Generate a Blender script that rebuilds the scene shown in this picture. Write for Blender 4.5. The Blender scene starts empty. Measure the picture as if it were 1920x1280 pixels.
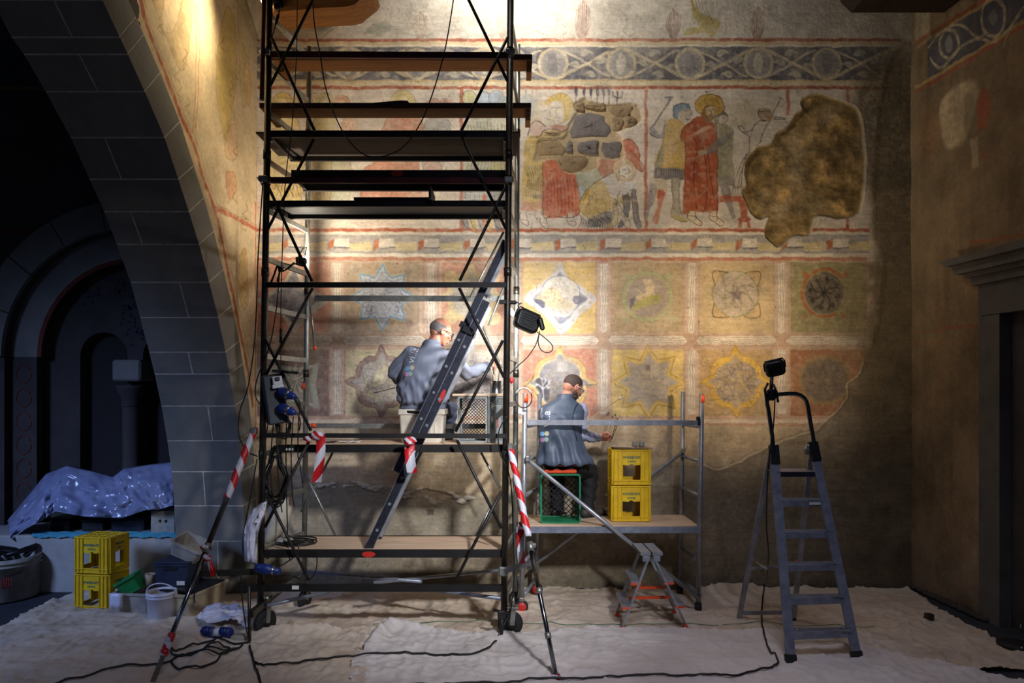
import bpy, bmesh, math, random
import numpy as np
from mathutils import Vector, Matrix, Euler
from mathutils.bvhtree import BVHTree
from mathutils.geometry import tessellate_polygon

FP = 1300.0; HZ = 735.0; CAMZ = 2.0
def W(px, py, Y):
    """the point that the photograph shows at (px, py), at distance Y"""
    return Vector(((px - 960) / FP * Y, Y, CAMZ + (HZ - py) / FP * Y))
def G(px, py):
    """a point of the floor seen at (px, py)"""
    Y = CAMZ * FP / (py - HZ); return Vector(((px - 960) / FP * Y, Y, 0))

SC = bpy.context.scene
COL = SC.collection
# ------------------------------------------------------------------ camera
cam = bpy.data.objects.new('camera', bpy.data.cameras.new('camera')); COL.objects.link(cam)
cam.location = (0, 0, CAMZ); cam.rotation_euler = (math.pi / 2, 0, 0)
cam.data.sensor_width = 36; cam.data.lens = FP / 1920 * 36; cam.data.shift_y = (HZ - 640) / 1920; cam.data.clip_start = .05
SC.camera = cam
# ------------------------------------------------------------------ world, daylight, exposure
wd = bpy.data.worlds.new('world'); SC.world = wd; wd.use_nodes = True
wd.node_tree.nodes['Background'].inputs[0].default_value = (.40, .55, 1, 1); wd.node_tree.nodes['Background'].inputs[1].default_value = .022
def area(name, loc, target, size, power, col, sy=None):
    l = bpy.data.lights.new(name, 'AREA'); l.energy = power; l.color = col; l.size = size
    if sy: l.shape = 'RECTANGLE'; l.size_y = sy
    o = bpy.data.objects.new(name, l); COL.objects.link(o); o.location = loc
    o.rotation_euler = (Vector(target) - Vector(loc)).to_track_quat('-Z', 'Y').to_euler(); return o
w1 = area('nave_window_daylight', (1.0, 2.0, 6.6), (.7, 4.3, 0), 1.6, 24, (.78, .78, 1), 1.6); w1.data.spread = math.radians(75)
area('nave_far_daylight', (1.5, -4.5, 4.5), (.5, 6, 1), 2.2, 10, (.60, .70, 1), 2.6)
w2 = area('nave_work_lamp', (1.7, 1.2, 3.9), (-.75, 7.0, .75), .3, 24, (.92, .94, 1)); w2.data.spread = math.radians(42)
area('left_bay_window_daylight', (-6.6, 2.2, 3.6), (-4.2, 6.9, .5), 1.0, 24, (.34, .50, 1), 1.4).data.spread = math.radians(56)
SC.view_settings.view_transform = 'Standard'; SC.view_settings.look = 'None'; SC.view_settings.gamma = 1; SC.view_settings.use_curve_mapping = False
SC.view_settings.exposure = 0.0
random.seed(4)

# ------------------------------------------------------------------ materials
def lin(c): return tuple(((x / 255 / 12.92) if x / 255 <= .04045 else ((x / 255 + .055) / 1.055) ** 2.4) for x in c)
MATS = {}
def mat(name, c, rough=.6, metal=0, c2=None, ns=6, namt=.5, bump=0, bs=40, coat=0, trans=0, emit=None, estr=0, spec=.5, stretch=None):
    m = bpy.data.materials.new(name); m.use_nodes = True; MATS[name] = m
    nt = m.node_tree; N = nt.nodes; L = nt.links; b = N['Principled BSDF']
    b.inputs['Roughness'].default_value = rough; b.inputs['Metallic'].default_value = metal; b.inputs['Specular IOR Level'].default_value = spec
    b.inputs['Coat Weight'].default_value = coat; b.inputs['Transmission Weight'].default_value = trans
    tc = N.new('ShaderNodeTexCoord'); mp = N.new('ShaderNodeMapping'); L.new(tc.outputs['Object'], mp.inputs[0])
    if stretch: mp.inputs['Scale'].default_value = stretch
    n = N.new('ShaderNodeTexNoise'); n.inputs['Scale'].default_value = ns; n.inputs['Detail'].default_value = 5; n.inputs['Roughness'].default_value = .62; L.new(mp.outputs[0], n.inputs['Vector'])
    r = N.new('ShaderNodeValToRGB'); r.color_ramp.elements[0].position = .5 - .25 ; r.color_ramp.elements[1].position = .75
    c1 = lin(c); cc = lin(c2) if c2 else tuple(x * (1 - .45 * namt) for x in c1)
    r.color_ramp.elements[0].color = (*cc, 1); r.color_ramp.elements[1].color = (*c1, 1)
    L.new(n.outputs[0], r.inputs[0]); L.new(r.outputs[0], b.inputs['Base Color'])
    if bump:
        n2 = N.new('ShaderNodeTexNoise'); n2.inputs['Scale'].default_value = bs; n2.inputs['Detail'].default_value = 4; L.new(mp.outputs[0], n2.inputs['Vector'])
        bp = N.new('ShaderNodeBump'); bp.inputs['Strength'].default_value = bump; bp.inputs['Distance'].default_value = .01
        L.new(n2.outputs[0], bp.inputs['Height']); L.new(bp.outputs[0], b.inputs['Normal'])
    if emit: b.inputs['Emission Color'].default_value = (*emit, 1); b.inputs['Emission Strength'].default_value = estr
    return m
mat('post_steel', (96, 92, 84), .38, .85, (52, 50, 46), 9, bump=.1)
mat('brace_steel', (58, 56, 54), .5, .6, (36, 34, 33), 14)
mat('galvanised', (176, 178, 172), .42, .8, (120, 122, 116), 12, bump=.1)
mat('beam_black', (34, 32, 32), .55, .3, (18, 17, 17), 8, bump=.08)
mat('beam_red', (104, 30, 30), .5, .2, (50, 18, 20), 7)
mat('badge_red', (198, 44, 36), .5)
mat('aluminium', (178, 180, 186), .36, .55, (120, 124, 132), 10, bump=.08)
mat('aluminium_blue', (150, 156, 170), .4, .35, (104, 110, 124), 12, bump=.1)
mat('ladder_dark', (70, 72, 86), .42, .7, (44, 46, 56), 16)
mat('plywood', (216, 190, 160), .7, 0, (184, 152, 122), 5, bump=.15, stretch=(.6, 5, 5))
mat('plank_wood', (206, 152, 88), .7, 0, (150, 96, 50), 5, bump=.25, stretch=(.5, 7, 7))
mat('plank_edge', (96, 58, 44), .75, 0, (60, 36, 30), 8)
mat('dark_ply', (62, 50, 42), .8, 0, (40, 32, 28), 3, bump=.2)
mat('rubber', (26, 26, 28), .7, 0, (18, 18, 19), 8)
mat('cable', (16, 16, 18), .5)
mat('black_plastic', (20, 20, 22), .42, 0, (12, 12, 13), 6)
mat('box_grey', (66, 72, 82), .5, 0, (40, 44, 52), 5)
mat('blue_plastic', (24, 50, 130), .4, 0, (16, 32, 84), 5)
mat('white_plastic', (222, 222, 226), .45, 0, (196, 196, 200), 7)
mat('bucket_white', (214, 214, 224), .42, 0, (194, 194, 206), 7)
mat('dirty_white', (176, 172, 164), .6, 0, (120, 112, 100), 9, bump=.1)
mat('foam_white', (216, 208, 190), .75, 0, (176, 166, 148), 7, bump=.15)
mat('yellow_plastic', (232, 196, 22), .48, 0, (206, 158, 14), 9, .5, bump=.05)
mat('green_plastic', (22, 128, 80), .42, 0, (12, 92, 58), 7)
mat('orange_plastic', (238, 84, 36), .42, 0, (210, 62, 28), 7)
mat('grey_crate', (150, 156, 152), .55, 0, (110, 114, 110), 9)
mat('print_teal', (30, 96, 96), .6)
mat('print_red', (196, 50, 52), .6)
mat('metal_can', (200, 200, 198), .22, .95, (150, 150, 146), 14)
mat('concrete_ware', (150, 146, 134), .85, 0, (106, 102, 92), 11, bump=.3)
mat('beige_tub', (196, 180, 148), .7, 0, (150, 132, 104), 9, bump=.15)
mat('navy_crate', (44, 54, 78), .5, 0, (30, 36, 54), 6)
mat('green_tub', (42, 150, 78), .5, 0, (24, 110, 60), 6)
mat('teal_sheet', (96, 178, 196), .4, 0, (64, 140, 164), 9, bump=.3)
mat('skin', (206, 146, 118), .5, 0, (182, 116, 92), 22, bump=.05)
mat('hair_grey', (150, 142, 140), .7, 0, (92, 84, 82), 60, bump=.5, bs=160)
mat('hair_short', (86, 66, 58), .7, 0, (58, 44, 38), 90, bump=.4, bs=200)
mat('jacket_grey', (122, 128, 144), .8, 0, (102, 108, 124), 5, bump=.25, bs=26)
mat('vest_grey', (78, 90, 108), .5, 0, (62, 72, 88), 4, bump=.25, bs=18)
mat('shirt_blue', (166, 172, 194), .8, 0, (142, 148, 172), 6, bump=.25, bs=26)
mat('jeans', (64, 76, 104), .85, 0, (40, 48, 70), 12, bump=.2)
mat('trousers_black', (26, 26, 30), .8, 0, (14, 14, 17), 6, bump=.2)
mat('shoe', (74, 66, 60), .6, 0, (36, 32, 30), 12, bump=.3)
mat('trim_black', (22, 22, 26), .5)
mat('lens_glass', (235, 238, 240), .05, 0, trans=.9)
mat('logo_white', (226, 226, 232), .7); mat('logo_blue', (120, 172, 220), .7); mat('logo_sand', (196, 188, 150), .7); mat('logo_pink', (196, 150, 196), .7); mat('logo_green', (150, 176, 160), .7)
mat('arch_stone', (130, 126, 116), .8, 0, (102, 100, 96), 3, bump=.35, bs=24)
mat('mortar', (226, 218, 204), .9, 0, (150, 142, 128), 14, bump=.3)
mat('rubble_grey', (138, 130, 126), .9, 0, (104, 97, 94), 9, bump=1, bs=30)
mat('rubble_ochre', (168, 144, 110), .9, 0, (130, 110, 82), 9, bump=1, bs=30)
mat('door_stone', (104, 100, 94), .8, 0, (74, 72, 68), 4, bump=.3, bs=20)
mat('door_dark', (14, 12, 11), .8)
mat('plaster_grey', (178, 174, 168), .85, 0, (140, 136, 130), 3, bump=.2)
mat('floor_stone', (52, 54, 62), .75, 0, (34, 36, 42), 4, bump=.2)
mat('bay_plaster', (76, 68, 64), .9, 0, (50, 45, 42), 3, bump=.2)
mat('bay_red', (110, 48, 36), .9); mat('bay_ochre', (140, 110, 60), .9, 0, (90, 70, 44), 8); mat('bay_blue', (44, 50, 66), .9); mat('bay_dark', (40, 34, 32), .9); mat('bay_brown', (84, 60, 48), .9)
mat('beam_wood', (58, 42, 30), .8, 0, (34, 24, 18), 5, bump=.3)
mat('paper', (226, 222, 214), .8); mat('stick_wood', (196, 160, 110), .6); mat('bristle', (214, 200, 176), .9)
mat('palette_wood', (176, 150, 124), .7, 0, (110, 84, 70), 18)
mat('chrome_tube', (150, 156, 160), .18, 1, (110, 116, 120), 14)
def sheet_mat(name, c, c2, rough, trans=0, ns=3, bump=.3, bs=14):
    m = mat(name, c, rough, 0, c2, ns, 1, bump, bs); return m
sheet_mat('drop_cloth', (222, 214, 208), (190, 180, 172), .85, ns=1.6, bump=1, bs=11)
sheet_mat('drop_cloth_tan', (214, 200, 182), (178, 156, 132), .85, ns=1.4, bump=1, bs=11)
sheet_mat('plastic_sheet', (150, 154, 182), (104, 108, 138), .2, ns=5, bump=1, bs=7)
sheet_mat('plastic_bag', (228, 228, 240), (190, 192, 214), .4, ns=5, bump=.4, bs=9)
def tape_mat():
    m = bpy.data.materials.new('tape_stripes'); m.use_nodes = True; MATS['tape'] = m
    nt = m.node_tree; N = nt.nodes; L = nt.links; b = N['Principled BSDF']; b.inputs['Roughness'].default_value = .38
    uv = N.new('ShaderNodeUVMap'); sp = N.new('ShaderNodeSeparateXYZ'); L.new(uv.outputs[0], sp.inputs[0])
    a = N.new('ShaderNodeMath'); a.operation = 'ADD'; L.new(sp.outputs[0], a.inputs[0]); L.new(sp.outputs[1], a.inputs[1])
    f = N.new('ShaderNodeMath'); f.operation = 'FRACT'; L.new(a.outputs[0], f.inputs[0])
    g = N.new('ShaderNodeMath'); g.operation = 'GREATER_THAN'; g.inputs[1].default_value = .5; L.new(f.outputs[0], g.inputs[0])
    mx = N.new('ShaderNodeMix'); mx.data_type = 'RGBA'; L.new(g.outputs[0], mx.inputs[0]); mx.inputs[6].default_value = (*lin((196, 196, 204)), 1); mx.inputs[7].default_value = (*lin((186, 28, 32)), 1)
    L.new(mx.outputs[2], b.inputs['Base Color'])
tape_mat()
def painted_mat(name, rough=.85, bump=.35, bs=26):
    m = bpy.data.materials.new(name); m.use_nodes = True; MATS[name] = m
    nt = m.node_tree; N = nt.nodes; L = nt.links; b = N['Principled BSDF']; b.inputs['Roughness'].default_value = rough; b.inputs['Specular IOR Level'].default_value = .25
    at = N.new('ShaderNodeAttribute'); at.attribute_name = 'paint'
    tc = N.new('ShaderNodeTexCoord'); n = N.new('ShaderNodeTexNoise'); n.inputs['Scale'].default_value = 34; n.inputs['Detail'].default_value = 6; n.inputs['Roughness'].default_value = .7; L.new(tc.outputs['Object'], n.inputs['Vector'])
    mr = N.new('ShaderNodeMapRange'); mr.inputs[1].default_value = .3; mr.inputs[2].default_value = .7; mr.inputs[3].default_value = .86; mr.inputs[4].default_value = 1.1; L.new(n.outputs[0], mr.inputs[0])
    v = N.new('ShaderNodeVectorMath'); v.operation = 'SCALE'; L.new(at.outputs['Color'], v.inputs[0]); L.new(mr.outputs[0], v.inputs['Scale']); L.new(v.outputs[0], b.inputs['Base Color'])
    n2 = N.new('ShaderNodeTexNoise'); n2.inputs['Scale'].default_value = bs; n2.inputs['Detail'].default_value = 8; n2.inputs['Roughness'].default_value = .7; L.new(tc.outputs['Object'], n2.inputs['Vector'])
    bp = N.new('ShaderNodeBump'); bp.inputs['Strength'].default_value = bump; bp.inputs['Distance'].default_value = .012; L.new(n2.outputs[0], bp.inputs['Height']); L.new(bp.outputs[0], b.inputs['Normal'])
    return m
painted_mat('fresco_plaster')

# ------------------------------------------------------------------ mesh building
def frame(d, up=None):
    d = d.normalized(); u = Vector(up) if up is not None else (Vector((0, 0, 1)) if abs(d.z) < .95 else Vector((0, 1, 0)))
    s = d.cross(u)
    if s.length < 1e-6: s = d.orthogonal()
    s.normalize(); return d, s, s.cross(d).normalized()
class MB:
    def __init__(s): s.v = []; s.f = []; s.sm = []; s.uv = []
    def add(s, vs, fs, smooth=False, uvs=None):
        o = len(s.v); s.v += [Vector(p) for p in vs]; s.f += [tuple(i + o for i in f) for f in fs]; s.sm += [smooth] * len(fs)
        s.uv += uvs if uvs else [None] * len(fs); return s
    def box(s, c, size, rot=None, bev=0):
        x, y, z = [a / 2 for a in size]; M = (rot if isinstance(rot, Matrix) else Euler(rot).to_matrix()) if rot else Matrix.Identity(3); c = Vector(c)
        if bev:
            b = min(bev, x * .9, y * .9, z * .9); vs = []; 
            for sx in (-1, 1):
                for sy in (-1, 1):
                    for sz in (-1, 1): vs += [(sx * x, sy * (y - b), sz * (z - b)), (sx * (x - b), sy * y, sz * (z - b)), (sx * (x - b), sy * (y - b), sz * z)]
            bm = bmesh.new(); 
            for p in vs: bm.verts.new(p)
            r = bmesh.ops.convex_hull(bm, input=bm.verts); bm.verts.index_update()
            s.add([c + M @ v.co for v in bm.verts], [tuple(v.index for v in f.verts) for f in bm.faces]); bm.free(); return s
        vs = [c + M @ Vector((a * x, b * y, d * z)) for a in (-1, 1) for b in (-1, 1) for d in (-1, 1)]
        return s.add(vs, [(0, 1, 3, 2), (4, 6, 7, 5), (0, 4, 5, 1), (2, 3, 7, 6), (0, 2, 6, 4), (1, 5, 7, 3)])
    def beam(s, a, b, w, h, up=None):
        a, b = Vector(a), Vector(b); d, sd, u = frame(b - a, up); vs = [p + sd * (i * w / 2) + u * (j * h / 2) for p in (a, b) for i, j in ((-1, -1), (1, -1), (1, 1), (-1, 1))]
        return s.add(vs, [(3, 2, 1, 0), (4, 5, 6, 7), (0, 1, 5, 4), (1, 2, 6, 5), (2, 3, 7, 6), (3, 0, 4, 7)])
    def tube(s, pts, r, seg=8, caps=True, uvp=None):
        pts = [Vector(p) for p in pts]; n = len(pts); vs = []; fs = []; uvs = []
        rr = r if isinstance(r, (list, tuple)) else [r] * n; prev = None; L = [0]
        for i in range(n):
            d = (pts[min(i + 1, n - 1)] - pts[max(i - 1, 0)])
            if d.length < 1e-9: d = Vector((0, 0, 1))
            d.normalize()
            if prev is None: _, a, b = frame(d)
            else:
                a = prev - d * prev.dot(d)
                a = a.normalized() if a.length > 1e-6 else frame(d)[1]
                b = a.cross(d)
            prev = a; b = d.cross(a)
            vs += [pts[i] + a * (rr[i] * math.cos(2 * math.pi * k / seg)) + b * (rr[i] * math.sin(2 * math.pi * k / seg)) for k in range(seg)]
            if i: L.append(L[-1] + (pts[i] - pts[i - 1]).length)
        for i in range(n - 1):
            for k in range(seg):
                k2 = (k + 1) % seg; fs.append((i * seg + k, i * seg + k2, (i + 1) * seg + k2, (i + 1) * seg + k))
                if uvp: uvs.append([(L[i] / uvp, k / seg), (L[i] / uvp, (k + 1) / seg), (L[i + 1] / uvp, (k + 1) / seg), (L[i + 1] / uvp, k / seg)])
        s.add(vs, fs, True, uvs or None)
        if caps:
            o = len(s.v) - len(vs); s.f += [tuple(o + k for k in reversed(range(seg))), tuple(o + (n - 1) * seg + k for k in range(seg))]; s.sm += [False] * 2; s.uv += [None] * 2
        return s
    def lathe(s, prof, c=(0, 0, 0), axis=(0, 0, 1), seg=24, up=None):
        c = Vector(c); d, a, b = frame(Vector(axis), up); vs = []; fs = []; m = len(prof)
        for r, z in prof: vs += [c + d * z + a * (r * math.cos(2 * math.pi * k / seg)) + b * (r * math.sin(2 * math.pi * k / seg)) for k in range(seg)]
        for i in range(m - 1):
            for k in range(seg): k2 = (k + 1) % seg; fs.append((i * seg + k, i * seg + k2, (i + 1) * seg + k2, (i + 1) * seg + k))
        return s.add(vs, fs, True)
    def cyl(s, a, b, r, seg=16, r2=None): return s.tube([a, b], [r, r if r2 is None else r2], seg)
    def prism(s, poly, thick, origin=(0, 0, 0), ux=(1, 0, 0), uy=(0, 0, 1), holes=()):
        """flat outline with optional holes, given thickness along ux x uy"""
        o = Vector(origin); ux = Vector(ux); uy = Vector(uy); nz = ux.cross(uy).normalized() * thick
        loops = [list(poly)] + [list(h) for h in holes]
        tris = tessellate_polygon([[Vector((p[0], p[1], 0)) for p in l] for l in loops])
        flat = [p for l in loops for p in l]; n = len(flat)
        vs = [o + ux * p[0] + uy * p[1] for p in flat]; vs += [v + nz for v in vs]
        fs = [tuple(t) for t in tris] + [tuple(i + n for i in reversed(t)) for t in tris]; k = 0
        for l in loops:
            m = len(l)
            for i in range(m): j = (i + 1) % m; fs.append((k + i, k + j, k + j + n, k + i + n))
            k += m
        return s.add(vs, fs)
    def grid(s, rows, smooth=True, closed=False, uvp=None):
        h = len(rows); w = len(rows[0]); vs = [p for r in rows for p in r]; fs = []; uvs = []
        for i in range(h - 1):
            for j in range(w if closed else w - 1):
                j2 = (j + 1) % w; fs.append((i * w + j, i * w + j2, (i + 1) * w + j2, (i + 1) * w + j))
                if uvp: uvs.append([(i * uvp[0], j * uvp[1]), (i * uvp[0], (j + 1) * uvp[1]), ((i + 1) * uvp[0], (j + 1) * uvp[1]), ((i + 1) * uvp[0], j * uvp[1])])
        return s.add(vs, fs, smooth, uvs or None)
    def sphere(s, c, r, seg=16, rings=10, M=None):
        c = Vector(c); r = r if isinstance(r, (list, tuple)) else (r, r, r); rows = []
        for i in range(rings + 1):
            t = math.pi * i / rings; row = []
            for k in range(seg):
                a = 2 * math.pi * k / seg; p = Vector((r[0] * math.sin(t) * math.cos(a), r[1] * math.sin(t) * math.sin(a), r[2] * math.cos(t)))
                row.append(c + (M @ p if M else p))
            rows.append(row)
        return s.grid(rows, True, True)
    def xf(s, M): s.v = [M @ v for v in s.v]; return s
    def merge(s, o, M=None): return s.add([M @ v if M else v for v in o.v], o.f, False) if False else s._m(o, M)
    def _m(s, o, M):
        k = len(s.v); s.v += [M @ v if M else v.copy() for v in o.v]; s.f += [tuple(i + k for i in f) for f in o.f]; s.sm += o.sm; s.uv += o.uv; return s
    def mesh(s, name, m, off=None, solid=0):
        me = bpy.data.meshes.new(name); off = off or Vector((0, 0, 0))
        me.from_pydata([tuple(v - off) for v in s.v], [], s.f); me.polygons.foreach_set('use_smooth', s.sm)
        if any(u is not None for u in s.uv):
            ul = me.uv_layers.new(name='UVMap'); i = 0; d = ul.data
            for f, u in zip(me.polygons, s.uv):
                for k in range(f.loop_total):
                    d[f.loop_start + k].uv = u[k] if u else (0, 0)
        me.materials.append(MATS[m]); me.validate(); me.update()
        bm = bmesh.new(); bm.from_mesh(me); bmesh.ops.remove_doubles(bm, verts=bm.verts, dist=1e-6); bmesh.ops.recalc_face_normals(bm, faces=bm.faces); bm.to_mesh(me); bm.free()
        return me
def rootloc(p):
    l = Vector((0, 0, 0))
    while p is not None: l += Vector(p.location); p = p.parent
    return l
def thing(name, label, cat, loc=(0, 0, 0), group=None):
    o = bpy.data.objects.new(name, None); COL.objects.link(o); o.location = loc; o.empty_display_size = .1
    o['label'] = label; o['category'] = cat
    if group: o['group'] = group
    return o
def obj(name, mb, m, parent=None, label=None, cat=None, group=None, kind=None, solid=0, at=None):
    """link a mesh given in world coordinates; top-level things keep their origin at their base"""
    if parent is not None: off = rootloc(parent); loc = (0, 0, 0)
    else:
        off = Vector(at) if at is not None else Vector((0, 0, 0)); loc = off
        if at is None and cat:
            zs = min(v.z for v in mb.v); c = sum(mb.v, Vector()) / len(mb.v); off = Vector((c.x, c.y, zs)); loc = off
    me = mb.mesh(name, m, off); o = bpy.data.objects.new(name, me); COL.objects.link(o); o.location = loc; o.parent = parent
    if solid: md = o.modifiers.new('thickness', 'SOLIDIFY'); md.thickness = solid; md.offset = 0
    for k, v in (('label', label), ('category', cat), ('group', group), ('kind', kind)):
        if v: o[k] = v
    return o
def struct(name, mb, m, parent=None): return obj(name, mb, m, parent, kind=None if parent else 'structure')
def dup(root, delta, label=None, name=None):
    r = root.copy(); COL.objects.link(r); r.location = Vector(root.location) + Vector(delta)
    if label: r['label'] = label
    def rec(a, b):
        for ch in list(a.children):
            c = ch.copy(); COL.objects.link(c); c.parent = b; rec(ch, c)
    rec(root, r); return r
def gridmesh(name, X, Y, Z, colr, m, keep=None):
    """fast big grid with per-vertex colours"""
    h, w = X.shape; me = bpy.data.meshes.new(name); n = h * w
    idx = np.arange(n).reshape(h, w); q = np.stack([idx[:-1, :-1], idx[1:, :-1], idx[1:, 1:], idx[:-1, 1:]], -1).reshape(-1, 4)
    if keep is not None: q = q[keep[:-1, :-1].reshape(-1)]
    me.vertices.add(n); me.vertices.foreach_set('co', np.stack([X, Y, Z], -1).astype(np.float32).ravel())
    me.loops.add(q.size); me.loops.foreach_set('vertex_index', q.astype(np.int32).ravel())
    me.polygons.add(len(q)); me.polygons.foreach_set('loop_start', (np.arange(len(q)) * 4).astype(np.int32))
    try: me.polygons.foreach_set('loop_total', np.full(len(q), 4, np.int32))
    except Exception: pass
    me.update(calc_edges=True); me.polygons.foreach_set('use_smooth', np.ones(len(q), bool))
    if colr is not None:
        c = np.clip(colr, 0, 255) / 255; c = np.where(c <= .04045, c / 12.92, ((c + .055) / 1.055) ** 2.4)
        a = me.color_attributes.new('paint', 'FLOAT_COLOR', 'POINT'); a.data.foreach_set('color', np.concatenate([c.reshape(-1, 3), np.ones((n, 1))], 1).astype(np.float32).ravel())
    me.materials.append(MATS[m]); me.update(); o = bpy.data.objects.new(name, me); COL.objects.link(o); return o
# ------------------------------------------------------------------ fresco painter (numpy, colours per vertex)
def vnoise(h, w, cell, seed, cellx=None):
    rs = np.random.RandomState(seed)
    cx = cellx or cell
    gh, gw = int(h / cell) + 3, int(w / cx) + 3
    g = rs.rand(gh, gw).astype(np.float32)
    y = np.arange(h, dtype=np.float32) / cell; x = np.arange(w, dtype=np.float32) / cx
    yi = y.astype(int); xi = x.astype(int); fy = y - yi; fx = x - xi
    fy = fy * fy * (3 - 2 * fy); fx = fx * fx * (3 - 2 * fx)
    a = g[yi][:, xi]; b = g[yi][:, xi + 1]; c = g[yi + 1][:, xi]; d = g[yi + 1][:, xi + 1]
    fx = fx[None, :]; fy = fy[:, None]
    return (a * (1 - fx) + b * fx) * (1 - fy) + (c * (1 - fx) + d * fx) * fy

def fbm(h, w, cell, seed, octs=4, cellx=None):
    s = np.zeros((h, w), np.float32); a = 1.0; t = 0
    cx = cellx or cell
    for k in range(octs):
        if cell < 1 or cx < 1: break
        s += a * vnoise(h, w, cell, seed + k * 17, cx); t += a; a *= .55; cell /= 2; cx /= 2
    return s / t

def curve(pts, closed=False, n=5):
    p = np.array(pts, float); m = len(p); out = []
    rng = range(m) if closed else range(m - 1)
    for i in rng:
        if closed: a, b, c, d = p[(i - 1) % m], p[i], p[(i + 1) % m], p[(i + 2) % m]
        else: a, b, c, d = p[max(i - 1, 0)], p[i], p[i + 1], p[min(i + 2, m - 1)]
        for k in range(n):
            t = k / n
            out.append(.5 * ((2 * b) + (-a + c) * t + (2 * a - 5 * b + 4 * c - d) * t * t + (-a + 3 * b - 3 * c + d) * t ** 3))
    if not closed: out.append(p[-1])
    return np.array(out)

def circ(cx, cy, r, ry=None, n=22, a0=0, a1=360):
    ry = ry or r
    return [(cx + r * math.cos(math.radians(a0 + (a1 - a0) * i / n)), cy + ry * math.sin(math.radians(a0 + (a1 - a0) * i / n))) for i in range(n + (a1 - a0 != 360))]

def star(cx, cy, r, ri, n=8, rot=0, ry=None):
    k = (ry or r) / r
    return [(cx + (r if i % 2 == 0 else ri) * math.sin(math.pi * i / n + rot), cy - k * (r if i % 2 == 0 else ri) * math.cos(math.pi * i / n + rot)) for i in range(2 * n)]

def quatre(cx, cy, r, lobe=.62, n=7):
    # round body with four pointed tips (ogee quatrefoil)
    out = []
    for q in range(4):
        a = math.pi / 2 * q
        out.append((cx + r * math.sin(a), cy - r * math.cos(a)))
        for k in range(1, n):
            t = k / n
            b = a + math.pi / 2 * t
            rr = r * (lobe + (.16) * math.sin(math.pi * t) ** .6 * (1 if .12 < t < .88 else .5))
            rr = r * (.70 + .10 * math.sin(math.pi * t)) if .1 < t < .9 else rr
            out.append((cx + rr * math.sin(b), cy - rr * math.cos(b)))
    return out

class Paint:
    def __init__(s, x0, x1, y0, y1, step, base, seed=1, warp=1.0, tf=None):
        s.x0, s.y0, s.step = x0, y0, step
        s.w = int(round((x1 - x0) / step)) + 1; s.h = int(round((y1 - y0) / step)) + 1
        s.x = x0 + np.arange(s.w, dtype=np.float32) * step; s.y = y0 + np.arange(s.h, dtype=np.float32) * step
        s.X, s.Y = np.meshgrid(s.x, s.y)
        s.X = s.X + (fbm(s.h, s.w, 16 / step, seed + 5, 3) - .5) * 5 * warp; s.Y = s.Y + (fbm(s.h, s.w, 16 / step, seed + 9, 3) - .5) * 5 * warp
        s.img = np.empty((s.h, s.w, 3), np.float32); s.img[:] = base
        s.hgt = np.zeros((s.h, s.w), np.float32)
        s.seed = seed; s.tf = tf
        s.rough = fbm(s.h, s.w, 7 / step, seed + 31, 3)
    def _pts(s, pts):
        if s.tf is None: return np.array(pts, float)
        return np.array([s.tf(*p) for p in pts], float)
    def _box(s, p, m):
        a = int((p[:, 0].min() - m - s.x0) / s.step) - 2; b = int((p[:, 0].max() + m - s.x0) / s.step) + 3
        c = int((p[:, 1].min() - m - s.y0) / s.step) - 2; d = int((p[:, 1].max() + m - s.y0) / s.step) + 3
        a, c = max(a, 0), max(c, 0); b, d = min(b, s.w), min(d, s.h)
        return (slice(c, d), slice(a, b)) if a < b and c < d else None
    def dist(s, p, sl, closed):
        X, Y = s.X[sl], s.Y[sl]; best = np.full(X.shape, 1e9, np.float32); ins = np.zeros(X.shape, bool); n = len(p)
        for i in range(n if closed else n - 1):
            ax, ay = p[i]; bx, by = p[(i + 1) % n]; ex, ey = bx - ax, by - ay; L = ex * ex + ey * ey + 1e-9
            wx, wy = X - ax, Y - ay; t = np.clip((wx * ex + wy * ey) / L, 0, 1)
            dx, dy = wx - ex * t, wy - ey * t; best = np.minimum(best, dx * dx + dy * dy)
            if closed and ay != by:
                c = ((ay > Y) != (by > Y)) & (X < ex * (Y - ay) / (by - ay) + ax); ins ^= c
        d = np.sqrt(best)
        return np.where(ins, -d, d) if closed else d
    def mix(s, sl, a, col, wear=.35):
        r = s.rough[sl]; a = a * (1 - wear * np.clip((r - .45) * 4, 0, 1))
        a = a[..., None]; s.img[sl] = s.img[sl] * (1 - a) + np.array(col, np.float32) * a
    def F(s, pts, col, a=1, soft=.8, sm=False, wear=.35, h=None):
        p = s._pts(pts)
        if sm: p = curve(p, True, 4)
        sl = s._box(p, soft * 2)
        if sl is None: return
        d = s.dist(p, sl, True); m = np.clip(.5 - d / (2 * soft), 0, 1) * a
        if col is not None: s.mix(sl, m, col, wear)
        if h is not None: s.hgt[sl] = s.hgt[sl] * (1 - m) + h * m
    def S(s, pts, col, w=1.2, a=.8, sm=True, soft=.6, wear=.5, h=None):
        p = s._pts(pts)
        if sm and len(p) > 2: p = curve(p, False, 4)
        sl = s._box(p, w + soft * 2)
        if sl is None: return
        d = s.dist(p, sl, False); m = np.clip(.5 - (d - w / 2) / (2 * soft), 0, 1) * a
        s.mix(sl, m, col, wear)
        if h is not None: s.hgt[sl] += h * m
    def R(s, x0, y0, x1, y1, col, a=1, soft=.8, wear=.35, h=None):
        s.F([(x0, y0), (x1, y0), (x1, y1), (x0, y1)], col, a, soft, False, wear, h)

INK = (70, 58, 52); RED = (178, 84, 58); OCH = (204, 162, 88); CRM = (226, 212, 190); SLT = (98, 98, 108); GRY = (140, 138, 146)

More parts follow.
